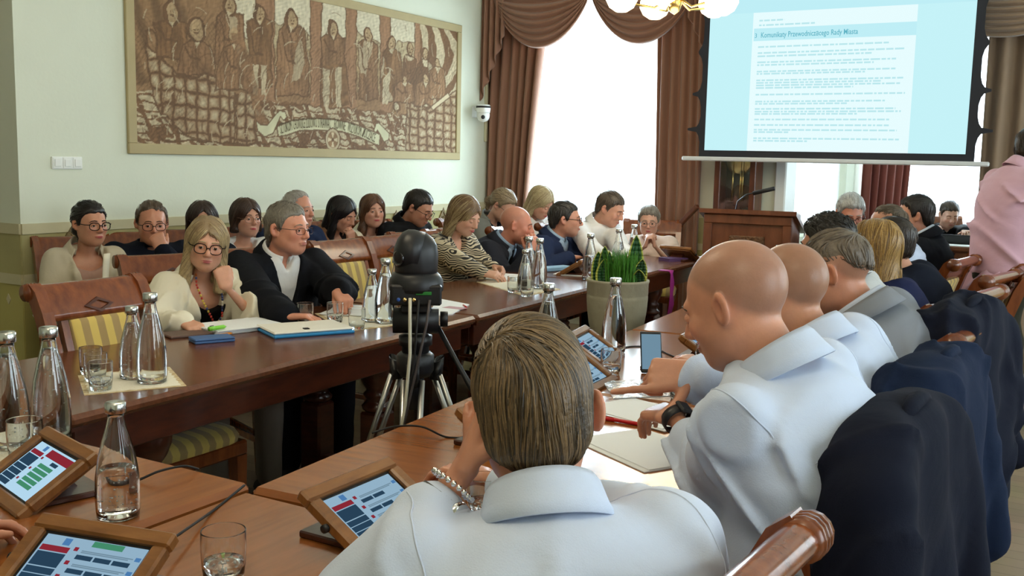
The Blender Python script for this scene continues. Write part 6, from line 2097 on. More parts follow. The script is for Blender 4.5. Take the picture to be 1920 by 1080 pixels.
def zebra_mat():
    m = bpy.data.materials.new('zebra_print'); m.use_nodes = True
    nt = m.node_tree; b = nt.nodes['Principled BSDF']
    tc = nt.nodes.new('ShaderNodeTexCoord')
    n = nt.nodes.new('ShaderNodeTexNoise'); n.inputs['Scale'].default_value = 5; n.inputs['Detail'].default_value = 1
    nt.links.new(tc.outputs['Object'], n.inputs['Vector'])
    w = nt.nodes.new('ShaderNodeTexWave'); w.inputs['Scale'].default_value = 22; w.inputs['Distortion'].default_value = 16; w.inputs['Detail'].default_value = 1; w.inputs['Detail Scale'].default_value = .55
    w.bands_direction = 'Z'
    nt.links.new(tc.outputs['Object'], w.inputs['Vector'])
    r = nt.nodes.new('ShaderNodeValToRGB'); r.color_ramp.interpolation = 'CONSTANT'
    r.color_ramp.elements[0].color = srgb(24, 20, 18) + (1,); r.color_ramp.elements[1].position = .48; r.color_ramp.elements[1].color = srgb(200, 186, 158) + (1,)
    nt.links.new(w.outputs['Fac'], r.inputs[0]); nt.links.new(r.outputs[0], b.inputs['Base Color']); b.inputs['Roughness'].default_value = .7
    return m
ZEBRA = zebra_mat()
def Wt(px, py, z): p = atz(px, py, z); return (p.x, p.y, p.z)
def A_(px, py, d): p = at(px, py, d); return np.array((p.x, p.y, p.z), f32)
def world_hand(I, arm): return I['AR'][arm][2]
def band(I, arm, back, r, m, name, half=.010, dial=None):
    """strap round a wrist: a ring across the forearm"""
    S, E_, Wp, g, c = I['AR'][arm]
    ax = nrm(Wp - E_); c0 = Wp - ax * back - I['org']
    T = Vector(ax.tolist()).to_track_quat('Z', 'Y').to_matrix().to_4x4(); T.translation = Vector(c0.tolist())
    o = MB().lathe([(r, -half), (r + .003, -half), (r + .0035, 0), (r + .003, half), (r, half)], 24, T, cap=False).build(name, m, I['root'])
    return o, T
def sit(I, label, back=.05, dz=0):
    p = I['p0']; b = I['bf']
    return chair(label, float(p[0] + b[0] * back), float(p[1] + b[1] * back), math.atan2(b[1], b[0]))

# ---------------- left row, at the dark tables
I = person('blonde woman with dark round glasses and cream blazer resting her cheek on her fist', A_(387, 404, 4.35), -40, -18, hpitch=6, hroll=-7, sex='f', s=.96, wid=1.04, lean=.06, skin=(214, 164, 142),
           hair=dict(kind='long', col=(214, 190, 144), col2=(150, 126, 94), t=.012, len=.21, fwd=.005, flare=.012, tip=.026, strands=700, steps=12, step=.014, sw=.0016, roots=1, open=.004, part=.008),
           wear=dict(kind='blazer', m=CREAM, shirt=BLACKT, scoop=(.125, -.035), vneck=(.10, .10), lapel=.05, seed=3), glasses=dict(col=(22, 18, 20), size=(.026, .022), r=.0021),
           arms=(dict(w=A_(424, 538, 4.20), dir=V3(-.28, -.02, .9), palm=V3(-.8, .5, .1), pose='fist', pole=V3(.9, .2, -1)), dict(w=Wt(345, 604, .80), dir=V3(.7, -.1, -.12), palm=V3(.1, .2, -1), pose='relaxed')), hb=.005, hc_=.0085, shoes=True, lips=(178, 84, 88), legcol=(128, 118, 108))
sit(I, 'chair under the blonde woman in the cream blazer')
# beaded lanyard
pts = []
for sx in (1, -1):
    for t_, ww in ((1.0, .05), (.9, .055), (.75, .045), (.6, .025), (.5, .004)):
        b = float(np.interp(t_, PROF['f'][0], PROF['f'][2])) + .012 + (.055 if t_ < .75 else .02 if t_ < .85 else .0)
        p = I['p0'] + I['u'] * (I['L'] * t_) + I['r'] * (sx * ww) + I['f'] * b - I['org']
        pts.append((sx, Vector(p.tolist())))
lan = MB(); right = [p for s_, p in pts if s_ > 0]
lc = [mat('bead_%d' % i, srgb(*c), .4) for i, c in enumerate(((190, 60, 50), (220, 190, 80), (60, 70, 120), (230, 225, 210), (170, 90, 40)))]
for side in (1, -1):
    pp_ = [p for s_, p in pts if s_ == side]
    for a, b in zip(pp_[:-1], pp_[1:]):
        n_ = max(2, int((b - a).length / .012))
        for k in range(n_):
            lan.mi = random.randrange(5); c = a.lerp(b, k / n_)
            lan.lathe([(0, -.006), (.0045, -.004), (.0045, .004), (0, .006)], 6, Matrix.Translation(c), cap=False)
lan.build('beaded_lanyard', lc, I['root'])
I = person('man in black jacket and white open collar with glasses looking right, hands on table', A_(540, 377, 4.75), 2, -22, hpitch=2, s=1.03, wid=1.14, lean=.05, skin=(212, 152, 130), jaw=1.12, blush=.35,
           hair=dict(kind='short', col=(150, 142, 128), col2=(96, 88, 78), t=.008, strands=500, steps=5, step=.008, sw=.0013, flow=lambda q: np.stack([.2 + 0 * q[:, 0], .2 + 0 * q[:, 0], -.9 * np.sign(.07 - q[:, 2])], 1)),
           wear=dict(kind='jacket', m=BLACKJ, shirt=WHITE2, vneck=(.075, .30), lapel=.06, seed=5, svneck=(.035, .84)), glasses=dict(col=(70, 50, 50), size=(.025, .015), r=.0014),
           arms=(dict(w=A_(634, 548, 4.5), dir=V3(.55, -.25, -.25), palm=V3(-.2, .1, -1), pose='loose', pole=V3(-.1, .9, -.6)), dict(w=Wt(540, 594, .80), dir=V3(.9, .55, .05), palm=V3(.1, -.1, -1), pose='relaxed', pole=V3(-.1, -.8, -.8))), hb=.005, hc_=.0085, shoes=True)
sit(I, 'chair under the man in the black jacket')
I = person('woman in a zebra print blouse looking down and writing', A_(873, 368, 6.15), -8, -12, hpitch=24, sex='f', s=.97, lean=.04, skin=(214, 168, 148), eyes_down=.7,
           hair=dict(kind='long', col=(190, 166, 122), col2=(112, 84, 56), t=.012, len=.16, fwd=-.03, strands=350, steps=10, step=.014, sw=.002, roots=1), wear=dict(kind='blouse', m=ZEBRA, vneck=(.08, .70), seed=7, fold=.008),
           arms=(dict(w=Wt(925, 502, .83), dir=V3(.8, -.1, -.1), palm=V3(-.1, -.7, -.7), pose='grip'), dict(w=Wt(905, 512, .82), dir=V3(.8, .35, -.1), palm=V3(0, .4, -.8), pose='relaxed')), hb=.0075, hc_=.010)
sit(I, 'chair under the woman in the zebra blouse')
I = person('bald man in dark suit and tie with his hand at his chin, behind the bottles', A_(970, 388, 6.6), 24, 8, hpitch=10, s=1.02, wid=1.08, lean=.18, hunch=.05, skin=(206, 140, 118), blush=.4, hair=dict(kind='bald', col=(120, 100, 90)), stubble=((140, 120, 112), .25, .12, .3),
           wear=dict(kind='jacket', m=CHARC, shirt=LBLUE, tie=BLACKT, seed=9), arms=(dict(w=A_(1000, 472, 6.45), dir=V3(-.15, .05, .9), palm=V3(-.7, .5, .1), pose='loose', pole=V3(.4, .5, -1)), dict(w=A_(994, 476, 6.35), dir=V3(.0, .2, .9), palm=V3(-.7, .5, .1), pose='loose', pole=V3(.4, -.3, -1))), hb=.008, hc_=.011)
sit(I, 'chair under the bald man in the dark suit')
I = person('man in navy suit with black glasses and folded arms, looking right', A_(1062, 376, 7.0), 24, 5, hpitch=3, s=1.02, wid=1.05, lean=.10, skin=(204, 150, 128), hair=dict(kind='short', col=(70, 66, 62), col2=(40, 38, 36), t=.009), stubble=((110, 96, 90), .1, .25),
           wear=dict(kind='jacket', m=NAVY, shirt=LBLUE, seed=11), glasses=dict(col=(14, 14, 18), r=.0024), arms=(dict(w=Wt(1062, 478, .82), dir=V3(.3, -.9, 0), palm=V3(0, 0, -1), pose='flat', pole=V3(.2, .9, -.5)), dict(w=Wt(1068, 483, .82), dir=V3(.3, .9, 0), palm=V3(0, 0, -1), pose='flat', pole=V3(.2, -.9, -.5))), hb=.008, hc_=.011)
sit(I, 'chair under the man in the navy suit')
I = person('man in white shirt looking down at a tablet in front of the window', A_(1146, 361, 7.3), -2, -18, hpitch=24, s=1.03, wid=1.05, lean=.10, skin=(208, 158, 138), eyes_down=.8, hair=dict(kind='short', col=(104, 90, 76), col2=(66, 56, 48), t=.007),
           wear=dict(kind='shirt', m=WHITE2, seed=13), arms=(dict(w=Wt(1180, 486, .86), dir=V3(.7, -.3, -.2), palm=V3(-.2, -.6, -.6), pose='relaxed'), dict(w=Wt(1150, 490, .84), dir=V3(.7, -.1, 0), palm=V3(0, .3, -.8), pose='relaxed')), hb=.008, hc_=.011, legs=False)
sit(I, 'chair under the man in the white shirt by the window')
I = person('grey haired lady with glasses and clasped hands before her mouth at the table end', A_(1218, 384, 7.9), -70, -72, hpitch=8, sex='f', s=.98, wid=1.12, lean=.08, skin=(214, 168, 150), hair=dict(kind='short', col=(168, 158, 144), col2=(110, 102, 94), t=.016),
           wear=dict(kind='blouse', m=LPINK, sleeve=.4, vneck=(.06, .85), seed=15), glasses=dict(col=(110, 100, 96)), arms=(dict(w=A_(1228, 462, 7.66), dir=V3(-.25, -.1, .9), palm=V3(-.9, -.2, -.2), pose='grip', pole=V3(.6, -.2, -1)), dict(w=A_(1210, 462, 7.66), dir=V3(.25, -.1, .9), palm=V3(.9, .4, -.2), pose='grip', pole=V3(-.8, -.2, -1))), hb=.008, hc_=.011, legs=False)
sit(I, 'chair under the grey haired lady at the table end')

# ---------------- row along the wall
Wk = dict(hb=.009, hc_=.012)
I = person('dark haired woman with a bun, glasses and beige blazer, first by the wall', A_(168, 375, 5.16), -8, -22, hpitch=3, sex='f', s=.95, lean=.02, skin=(200, 148, 124), hair=dict(kind='bun', col=(34, 28, 28), t=.010), wear=dict(kind='blazer', m=BEIGE, shirt=BLUSH, scoop=(.10, -.02), seed=21), glasses=dict(col=(20, 18, 20), r=.0022), lips=(170, 74, 74), **Wk)
sit(I, 'chair by the wall under the woman with the bun', 0).scale = (1, .76, 1)
I = person('man with glasses and dark sweater holding his fist to his mouth by the wall', A_(284, 376, 5.5), -34, -28, hpitch=6, s=1.0, wid=1.1, lean=.06, skin=(198, 142, 118), hair=dict(kind='short', col=(104, 84, 66), col2=(70, 56, 44), t=.007, lines=[(-.13, -.075), (-.05, -.035), (-.03, .006), (.004, -.02), (.02, .0), (.03, .06), (.06, .088), (.11, .10)]), wear=dict(kind='sweater', m=NAVYD, seed=23, collar=1), glasses=dict(col=(40, 34, 34), r=.0018),
           arms=(dict(w=A_(304, 470, 5.28), dir=V3(-.3, -.1, .75), palm=V3(-.7, .6, 0), pose='fist', pole=V3(.5, .3, -1)), dict(w=A_(300, 500, 5.2), dir=V3(.2, .9, .1), palm=V3(-.5, 0, -.6), pose='loose')), **Wk)
sit(I, 'chair by the wall under the man with his fist at his mouth', 0).scale = (1, .76, 1)
I = person('brown haired woman with glasses, mostly hidden behind the blonde woman', A_(379, 375, 5.8), -38, -30, sex='f', s=.95, lean=.04, skin=(200, 150, 130), hair=dict(kind='long', col=(62, 44, 36), t=.011, len=.13), wear=dict(kind='sweater', m=NAVYD, seed=25), glasses=dict(col=(50, 40, 60)), legs=False, **Wk)
sit(I, 'chair by the wall hidden behind the blonde woman', 0).scale = (1, .76, 1)
I = person('woman with a brown bob, thin glasses and white blouse by the wall', A_(462, 370, 6.1), -18, -28, sex='f', s=.96, lean=.03, skin=(204, 156, 136), hair=dict(kind='bob', col=(84, 58, 44), col2=(50, 34, 28), t=.013, len=.075), wear=dict(kind='blouse', m=WHITE2, sleeve=.4, vneck=(.085, .68), seed=27), glasses=dict(col=(120, 90, 70), r=.0014), **Wk)
sit(I, 'chair by the wall under the woman with the brown bob', 0).scale = (1, .76, 1)
I = person('white haired man in navy suit looking right, behind the man in the black jacket', A_(560, 357, 6.5), 4, -16, s=1.0, lean=.02, skin=(206, 150, 130), hair=dict(kind='short', col=(196, 190, 182), col2=(150, 144, 136), t=.008, lines=[(-.13, -.075), (-.05, -.035), (-.03, .006), (.004, -.02), (.02, .01), (.03, .07), (.06, .10), (.11, .12)]), wear=dict(kind='jacket', m=NAVY, shirt=LBLUE, seed=29), **Wk)
sit(I, 'chair by the wall under the white haired man', 0).scale = (1, .76, 1)
I = person('woman with long black hair and tan blazer looking down by the wall', A_(642, 369, 6.87), 2, -14, hpitch=22, sex='f', s=.97, lean=.0, skin=(196, 146, 126), eyes_down=.8, hair=dict(kind='long', col=(30, 24, 28), t=.012, len=.24, fwd=.02), wear=dict(kind='blazer', m=TAN, shirt=WHITE2, seed=31), arms=(dict(w=A_(658, 457, 6.72), dir=V3(.0, -.1, .9), palm=V3(-.8, .2, 0), pose='loose', pole=V3(.5, .2, -1)), None), **Wk)
sit(I, 'chair by the wall under the woman in the tan blazer', 0).scale = (1, .76, 1)
I = person('woman with long chestnut hair and cream blazer facing the camera by the wall', A_(699, 362, 7.1), -32, -24, sex='f', s=.97, lean=.0, skin=(208, 160, 142), hair=dict(kind='wavy', col=(124, 84, 58), col2=(80, 52, 36), t=.012, len=.17), wear=dict(kind='blazer', m=CREAM, shirt=BLACKT, scoop=(.07, .0), seed=33), **Wk)
sit(I, 'chair by the wall under the woman with chestnut hair', 0).scale = (1, .76, 1)
I = person('uniformed man in black shirt with badge patches, reading by the wall', A_(786, 359, 7.2), 6, -6, hpitch=26, s=1.04, wid=1.08, lean=.0, skin=(190, 140, 118), eyes_down=.8, hair=dict(kind='short', col=(42, 36, 34), t=.008), wear=dict(kind='shirt', m=DUSK, sleeve=.45, seed=35), glasses=dict(col=(20, 18, 20), r=.0018), **Wk)
sit(I, 'chair by the wall under the uniformed man', 0).scale = (1, .76, 1)
S_, E_, W_, g_, c_ = I['AR'][1]
pc_ = S_ + (E_ - S_) * .35 + I['br'] * .068 - I['org'] + I['bf'] * .015
T = Vector(I['br'].tolist()).to_track_quat('Z', 'Y').to_matrix().to_4x4(); T.translation = Vector(pc_.tolist())
pb = MB().lathe([(0, 0), (.036, 0), (.036, .003), (.030, .004), (0, .004)], 24, T).build('shoulder_patch', mat('patch_dark', srgb(40, 44, 50), .7), I['root'])
MB().lathe([(.024, .004), (.030, .004), (.030, .0055), (.024, .0055)], 24, T, cap=False).build('patch_ring', mat('patch_silver', srgb(170, 170, 165), .6), pb)
MB().box(-.004, .004, -.018, .018, .004, .0055, 0, T).build('patch_emblem', bpy.data.materials['patch_silver'], pb)
MB().box(-.014, .014, -.004, .004, .004, .0055, 0, T).build('patch_emblem', bpy.data.materials['patch_silver'], pb)
for sx in (-1, 1):
    bb = .122 * 1.08 + .016; t_ = .72
    p = I['p0'] + I['u'] * (I['L'] * t_) + I['r'] * (sx * .075) + I['f'] * (bb * .92 - .025) - I['org']
    T2 = Matrix([[I['r'][i], I['f'][i], I['u'][i], p[i]] for i in range(3)] + [[0, 0, 0, 1]])
    MB().box(-.03, .03, -.002, .006, -.010, .010, .002, T2).build('chest_badge', mat('badge_grey', srgb(130, 132, 128), .6), I['root'])
I = person('woman in grey blazer bowing her head behind the bald man in the suit', A_(944, 358, 7.7), 0, -8, hpitch=34, sex='f', s=1.0, lean=.0, skin=(208, 164, 146), eyes_down=.9, hair=dict(kind='bun', col=(176, 156, 124), col2=(120, 100, 78), t=.012), wear=dict(kind='blazer', m=GREYB, shirt=NAVYD, scoop=(.07, .0), seed=37), glasses=dict(col=(60, 50, 50)), legs=False, **Wk)
sit(I, 'chair under the woman in the grey blazer', 0)
I = person('long haired blonde woman in white top with black circles, reading near the window', A_(1016, 352, 7.8), -10, -22, hpitch=32, sex='f', s=1.0, lean=.0, skin=(212, 166, 148), eyes_down=.9, hair=dict(kind='long', col=(206, 190, 148), col2=(160, 140, 104), t=.013, len=.19), wear=dict(kind='blouse', m=WHITE2, vneck=(.06, .9), seed=39), legs=False, **Wk)
sit(I, 'chair under the blonde woman near the window', 0)
for cx_, tz_, R0_ in ((-.045, .66, .055), (.07, .56, .04), (-.02, .42, .03)):
    for k in range(3):
        p = I['p0'] + I['u'] * (I['L'] * tz_) + I['r'] * cx_ + I['f'] * (.135 + (.025 if tz_ > .5 else -.02)) - I['org']
        T2 = Matrix([[I['r'][i], I['u'][i], I['f'][i], p[i]] for i in range(3)] + [[0, 0, 0, 1]])
        rr = R0_ * (1 - .33 * k)
        MB().lathe([(rr - .006, -.02), (rr, -.02), (rr, .012), (rr - .006, .012)], 28, T2, cap=False).build('printed_circle', BLACKT, I['root'])

# ---------------- right row
def swept_flow(q):
    # combed from the crown: over the top forward and to the right, down the back and sides
    top = np.clip((q[:, 2] - .04) / .05, 0, 1)
    back = np.clip((-.02 - q[:, 1]) / .06, 0, 1)
    return np.stack([.55 * top + .25 * np.sign(q[:, 0]) * (1 - top), .55 * top * (1 - back) - .15 * (1 - top) + .15 * back, -1 * (1 - top) - .9 * back - .05], 1)
I = person('fair haired man in white shirt seen from behind in front, watch on his wrist', A_(1004, 600, 1.45), 123, 130, hpitch=8, hroll=-6, s=1.03, wid=1.08, dep=1.12, lean=-.06, hunch=.05, skin=(204, 148, 124), face=True, blush=.9, sh_drop=.058, earx=.007,
           hair=dict(kind='swept', col=(140, 114, 80), col2=(72, 60, 46), t=.015, tw=.35, h=.005, strands=3800, steps=11, step=.0085, sw=.0011, flow=swept_flow, seed=8, fade=.045,
                     lines=[(-.13, -.085), (-.085, -.080), (-.06, -.062), (-.035, -.004), (-.012, .012), (.004, -.015), (.020, -.015), (.028, .022), (.045, .050), (.075, .066), (.11, .074)]),
           wear=dict(kind='shirt', m=WHITE, seams=1, seed=41, fold=.013, sleeve=.66), arms=(dict(w=A_(872, 880, 1.44), el=A_(672, 1140, 1.38), dir=V3(.12, .30, .85), palm=V3(.7, .45, -.1), pose='loose'), dict(w=(-1.05, 1.72, .82), dir=V3(-.9, .2, 0), palm=V3(0, 0, -1), pose='relaxed', pole=V3(.2, .8, -.7))), hb=.0048, hc_=.0062, pelvis=(-.56, 1.14))
b, T = band(I, 0, .058, .0330, mat('watch_strap', (.012, .012, .014), .35), 'watch_strap', .011)
MB().lathe([(0, 0), (.019, 0), (.020, .004), (.018, .010), (0, .010)], 20, T @ Matrix.Rotation(R_(200), 4, 'Z') @ Matrix.Translation((.034, 0, 0)) @ Matrix.Rotation(R_(90), 4, 'Y')).build('watch_case', M['chrome'], b)
MB().lathe([(.033, -.004), (.0365, -.004), (.0365, .004), (.033, .004)], 20, T @ Matrix.Translation((0, 0, -.018)), cap=False).build('buckle_ring', M['chrome'], b)
bd = MB()
for k in range(22):
    a = 2 * math.pi * k / 22
    bd.lathe([(0, -.0048), (.0042, -.0024), (.0042, .0024), (0, .0048)], 8, T @ Matrix.Translation((.0335 * math.cos(a), .0335 * math.sin(a), .030)), cap=False)
bd.build('beaded_bracelet', M['chrome'], I['root'])
chair('chair of the fair haired man, its scrolled rail at the bottom edge', -.67, 1.155, R_(176))
I = person('bald man in white shirt leaning in and pointing with his finger', A_(1383, 464, 2.02), 172, 168, hpitch=24, s=1.06, wid=1.08, dep=1.1, lean=-.02, hunch=.07, skin=(206, 152, 128), hair=dict(kind='bald', col=(110, 90, 80)), stubble=((112, 90, 78), .5, .3, .6), blush=.3,
           wear=dict(kind='shirt', m=WHITE, seams=1, seed=43, fold=.013, sleeve=.90), arms=(dict(w=A_(1264, 780, 2.24), el=A_(1345, 892, 2.08), sl=.50, dir=V3(-.75, .55, -.1), palm=V3(.1, .2, -1), pose='relaxed'), dict(w=A_(1302, 702, 2.28), sl=.93, dir=V3(-.86, -.42, -.06), palm=V3(-.25, .7, -.6), pose='point', pole=V3(.1, .8, -.6), thumb=(.45, .95, .0), hs=1.08)), hb=.0048, hc_=.0068, pelvis=(-.52, 2.02))
b, T = band(I, 0, .012, .0300, mat('smartwatch_strap', (.012, .012, .016), .4), 'watch_strap', .012)
MB().box(.028, .038, -.017, .017, -.019, .019, .004, T @ Matrix.Rotation(R_(110), 4, 'Z')).build('watch_face', M['black'], b)
chair('chair of the bald pointing man, under the nearest dark jacket', -.645, 2.05, R_(176)).scale = (1, 1, .95)
I = person('bald man in white shirt with red glasses, between the pointing man and grey suit', A_(1480, 460, 2.5), 160, 166, hpitch=14, s=1.0, wid=1.06, lean=.0, hunch=.06, skin=(202, 148, 120), hair=dict(kind='bald', col=(90, 76, 66)), stubble=((96, 80, 68), .5, .25, .5), glasses=dict(col=(170, 20, 30), r=.0028),
           wear=dict(kind='shirt', m=WHITE, seams=1, seed=45, fold=.012), arms=(dict(w=(-.80, 2.66, .82), pose='relaxed'), dict(w=(-.82, 2.84, .82), pose='relaxed')), hb=.006, hc_=.008, pelvis=(-.50, 2.58))
chair('chair of the man with red glasses, under the second dark jacket', -.65, 2.61, R_(176)).scale = (1, 1, .95)
I = person('man in grey suit with cropped hair bending forward over the table', A_(1568, 436, 3.1), 180, 168, hpitch=20, s=1.06, wid=1.08, lean=-.0, hunch=.07, skin=(200, 142, 116), blush=.35, hair=dict(kind='short', col=(134, 118, 100), col2=(96, 84, 72), t=.004, lines=[(-.13, -.03), (-.08, .0), (-.05, .03), (0, .045), (.05, .075), (.11, .095)], fade=.06), stubble=((120, 98, 82), .45, .2, .3),
           wear=dict(kind='jacket', m=GREYJ, shirt=WHITE, seed=47, fold=.012), arms=(dict(w=(-1.05, 3.05, .82), pose='relaxed'), dict(w=(-1.08, 3.4, .82), pose='relaxed')), hb=.006, hc_=.0085, pelvis=(-.52, 3.27))
chair('chair of the man in the grey suit, jacket over its back', -.66, 3.34, R_(176))
I = person('man with spiky dark hair in light grey shirt beyond the grey suit', A_(1553, 402, 3.85), 168, 172, hpitch=8, s=.97, lean=-.05, skin=(196, 146, 122), hair=dict(kind='spiky', col=(48, 42, 36), col2=(28, 24, 22), t=.010, strands=600, steps=5, step=.010, sw=.002, flow=lambda q: np.stack([.2 * np.sign(q[:, 0]), .6 + 0 * q[:, 0], .5 - 1.2 * (q[:, 2] < .04)], 1)), wear=dict(kind='shirt', m=GREYS, seed=49), arms=(dict(w=(-1.2, 3.8, .82), pose='relaxed'), dict(w=(-1.2, 4.1, .82), pose='relaxed')), hb=.008, hc_=.010, pelvis=(-.74, 3.98))
sit(I, 'chair of the man with spiky dark hair')
I = person('woman with long golden hair in a navy dress seen from behind', A_(1640, 409, 4.25), 158, 170, hpitch=4, sex='f', s=1.0, wid=1.08, lean=-.05, skin=(206, 158, 138), hair=dict(kind='long', col=(196, 154, 84), col2=(120, 88, 48), t=.014, len=.27, fwd=-.04, flare=.0, tip=.034, strands=900, steps=13, step=.017, sw=.002), wear=dict(kind='sweater', m=cloth_mat('navy_dress', srgb(28, 34, 66), .8), seed=51), arms=(dict(w=(-1.2, 4.3, .82), pose='relaxed'), dict(w=(-1.2, 4.6, .82), pose='relaxed')), hb=.008, hc_=.010, pelvis=(-.66, 4.43))
sit(I, 'chair of the woman with long golden hair')
I = person('man in dark navy sweater with dark hair beyond the golden haired woman', A_(1671, 405, 4.95), 166, 168, s=1.03, wid=1.12, lean=-.08, skin=(196, 146, 122), hair=dict(kind='short', col=(62, 50, 42), t=.011), wear=dict(kind='sweater', m=NAVYD, seed=53), arms=(dict(w=(-1.3, 4.95, .82), pose='relaxed'), dict(w=(-1.3, 5.3, .82), pose='relaxed')), hb=.008, hc_=.011, pelvis=(-.66, 5.22), legs=False)
sit(I, 'chair of the man in the dark navy sweater')
I = person('balding man with grey brown hair, only his crown showing before the black suit', A_(1664, 384, 5.6), 172, 172, hpitch=6, s=1.0, lean=-.05, skin=(190, 140, 116), hair=dict(kind='short', col=(112, 96, 78), t=.006, lines=[(-.13, -.05), (-.08, .04), (-.05, .07), (0, .08), (.05, .10), (.11, .12)]), wear=dict(kind='shirt', m=WHITE, seed=55), arms=(dict(w=(-1.35, 5.7, .82), pose='relaxed'), dict(w=(-1.35, 6.0, .82), pose='relaxed')), hb=.009, hc_=.012, pelvis=(-.90, 5.95), legs=False)
sit(I, 'chair of the balding man before the black suit')
I = person('young man in black suit and white collar, profile turned left near the bay', A_(1716, 364, 6.3), 196, 178, s=1.02, lean=-.0, skin=(204, 152, 130), hair=dict(kind='short', col=(52, 44, 40), col2=(32, 28, 26), t=.012), wear=dict(kind='jacket', m=BLACKJ, shirt=WHITE, seed=57), arms=(dict(w=(-1.4, 6.5, .86), pose='relaxed'), dict(w=(-1.4, 6.8, .86), pose='relaxed')), hb=.008, hc_=.011, pelvis=(-.90, 6.78), legs=False)
sit(I, 'chair of the young man in the black suit')
I = person('white haired man with glasses looking down at the far end of the right row', A_(1597, 364, 6.95), -62, -70, hpitch=22, s=1.05, lean=.05, skin=(204, 142, 122), eyes_down=.8, blush=.4, hair=dict(kind='short', col=(206, 204, 200), col2=(160, 158, 156), t=.016), wear=dict(kind='jacket', m=CHARC, shirt=WHITE, seed=59), glasses=dict(col=(30, 28, 30), r=.002), arms=(dict(w=(-1.28, 6.72, .90), pose='relaxed'), dict(w=(-1.58, 6.70, .90), pose='relaxed')), hb=.008, hc_=.011, legs=False)
sit(I, 'chair of the white haired man at the far end')
I = person('man in dark v neck top working at the laptop in the bay', A_(1782, 378, 9.7), -66, -68, hpitch=22, s=1.05, wid=1.05, lean=.05, skin=(210, 168, 152), eyes_down=.9, hair=dict(kind='short', col=(84, 68, 54), t=.008), stubble=((110, 88, 76), .0, .35), wear=dict(kind='blouse', m=BLACKT, sleeve=.45, vneck=(.055, .82), seed=61), arms=(dict(w=(-1.05, 10.1, .90), pose='relaxed'), dict(w=(-1.35, 10.1, .90), pose='relaxed')), hb=.009, hc_=.012, legs=False)
sit(I, 'chair of the man at the laptop')
# standing man in pink, walking past the desk
hp_ = np.array((-.46, 6.24, .93), f32)
I = person('person in pink shirt and dark trousers walking past at the right edge', (-.33, 6.37, 1.72), 25, 40, hpitch=10, s=1.0, wid=1.10, lean=.0, seat=.93, pelvis=(float(hp_[0]), float(hp_[1])), standing=True, skin=(200, 150, 128), hair=dict(kind='short', col=(70, 56, 46)), wear=dict(kind='shirt', m=PINK, seed=63, fold=.013), legs=False, hunch=.03,
           arms=(dict(w=(-.24, 6.66, 1.05), pose='relaxed', pole=V3(-.8, .5, -.3)), dict(w=(-.10, 6.22, .95), pose='relaxed', pole=V3(-.3, -.8, -.3))), hb=.009, hc_=.010)
bf, br = I['bf'], I['br']; p0 = I['p0']; org = I['org']
hips = [p0 - br * .09, p0 + br * .09]
kn = [hips[0] + bf * .16 + V3(0, 0, -.44), hips[1] - bf * .02 + V3(0, 0, -.44)]
an = [kn[0] + bf * -.02 + V3(0, 0, -.40), kn[1] - bf * .16 + V3(0, 0, -.38)]
def legf(P):
    d = ell(P, p0 + V3(0, 0, -.06), (.14, .14, .13))
    for h_, k_, a_ in zip(hips, kn, an):
        e = smin(rcone(P, h_, k_, .098, .074), rcone(P, k_, a_, .074, .060), .02); d = smin(d, e, .05)
    return d + .008 * foldnoise(P, 77)
Vl, Fl = mesh_sdf(legf, np.minimum(np.stack(hips + kn + an).min(0), p0 - .1) - .14, np.stack(hips + kn + an).max(0) + .14, .012)
ml = np_mesh('trousers', Vl - org, Fl); ml.materials.append(cloth_mat('olive_trousers', srgb(48, 46, 36), .85))
ol = bpy.data.objects.new('trousers', ml); COL.objects.link(ol); ol.parent = I['root']
for a_ in an:
    m = MB(); fx = Vector(bf.tolist()); sx = Vector(br.tolist()); c0 = Vector((a_ - org).tolist()); c0.z = max(0, float(a_[2]) - .10)
    rows = []
    for tt, w_, h_ in ((-.10, .03, .06), (-.06, .040, .10), (.03, .044, .095), (.10, .048, .06), (.16, .042, .05), (.19, .012, .03)):
        rows.append([c0 + fx * tt + sx * (w_ * math.cos(q_)) + Vector((0, 0, max(0.002, h_ * .5 + h_ * .5 * math.sin(q_)))) for q_ in [2 * math.pi * k / 10 for k in range(10)]])
    m.grid(rows, True, True); m.add(rows[0], [tuple(range(10))[::-1]]); m.add(rows[-1], [tuple(range(10))]); m.build('shoe', M['rubber'], I['root'])
# loose shirt tail
P = []
for i in range(9):
    t = i / 8
    P.append([Vector((p0 - org).tolist()) + Vector((-bf * .10 - br * (.16 - .30 * j / 12)).tolist()) * (1 + .35 * t) + Vector((-.06 * t, -.03 * t + .012 * math.sin(j * 1.3), -.02 - .14 * t + .02 * math.sin(j * .9) + .03)) for j in range(13)])
o = MB().grid(P).build('shirt_tail', PINK, I['root']); solidify(o, .004)
# the reader at the bottom left tablet, hands only in view
I = person('person at the bottom left tablet, only the hands in view', (-1.50, .42, 1.25), 88, 88, hpitch=15, lean=.02, skin=(196, 138, 112), hair=dict(kind='short', col=(60, 50, 44)), wear=dict(kind='shirt', m=NAVYD, seed=65), arms=(dict(w=(-1.66, .93, .81), dir=V3(.15, .95, .05), palm=V3(.4, 0, -.9), pose='relaxed'), dict(w=(-1.20, .93, .795), dir=V3(-.1, .95, .05), palm=V3(-.2, 0, -.9), pose='relaxed', pole=V3(.8, -.2, -.6))), hb=.006, hc_=.012, face=False)
sit(I, 'chair under the person at the bottom left tablet')

# ================================================================== EMPTY CHAIRS
chair('empty striped chair at the near end of the left tables', -2.84, 2.40, R_(0))
chair('empty striped chair right of the man in the black jacket', -3.36, 4.42, R_(-3))
chair('empty striped chair behind the tripod camera', -3.36, 4.86, R_(-2))
chair('empty chair beside the pink shirt, in front of the bay desk', -.62, 5.42, R_(190))

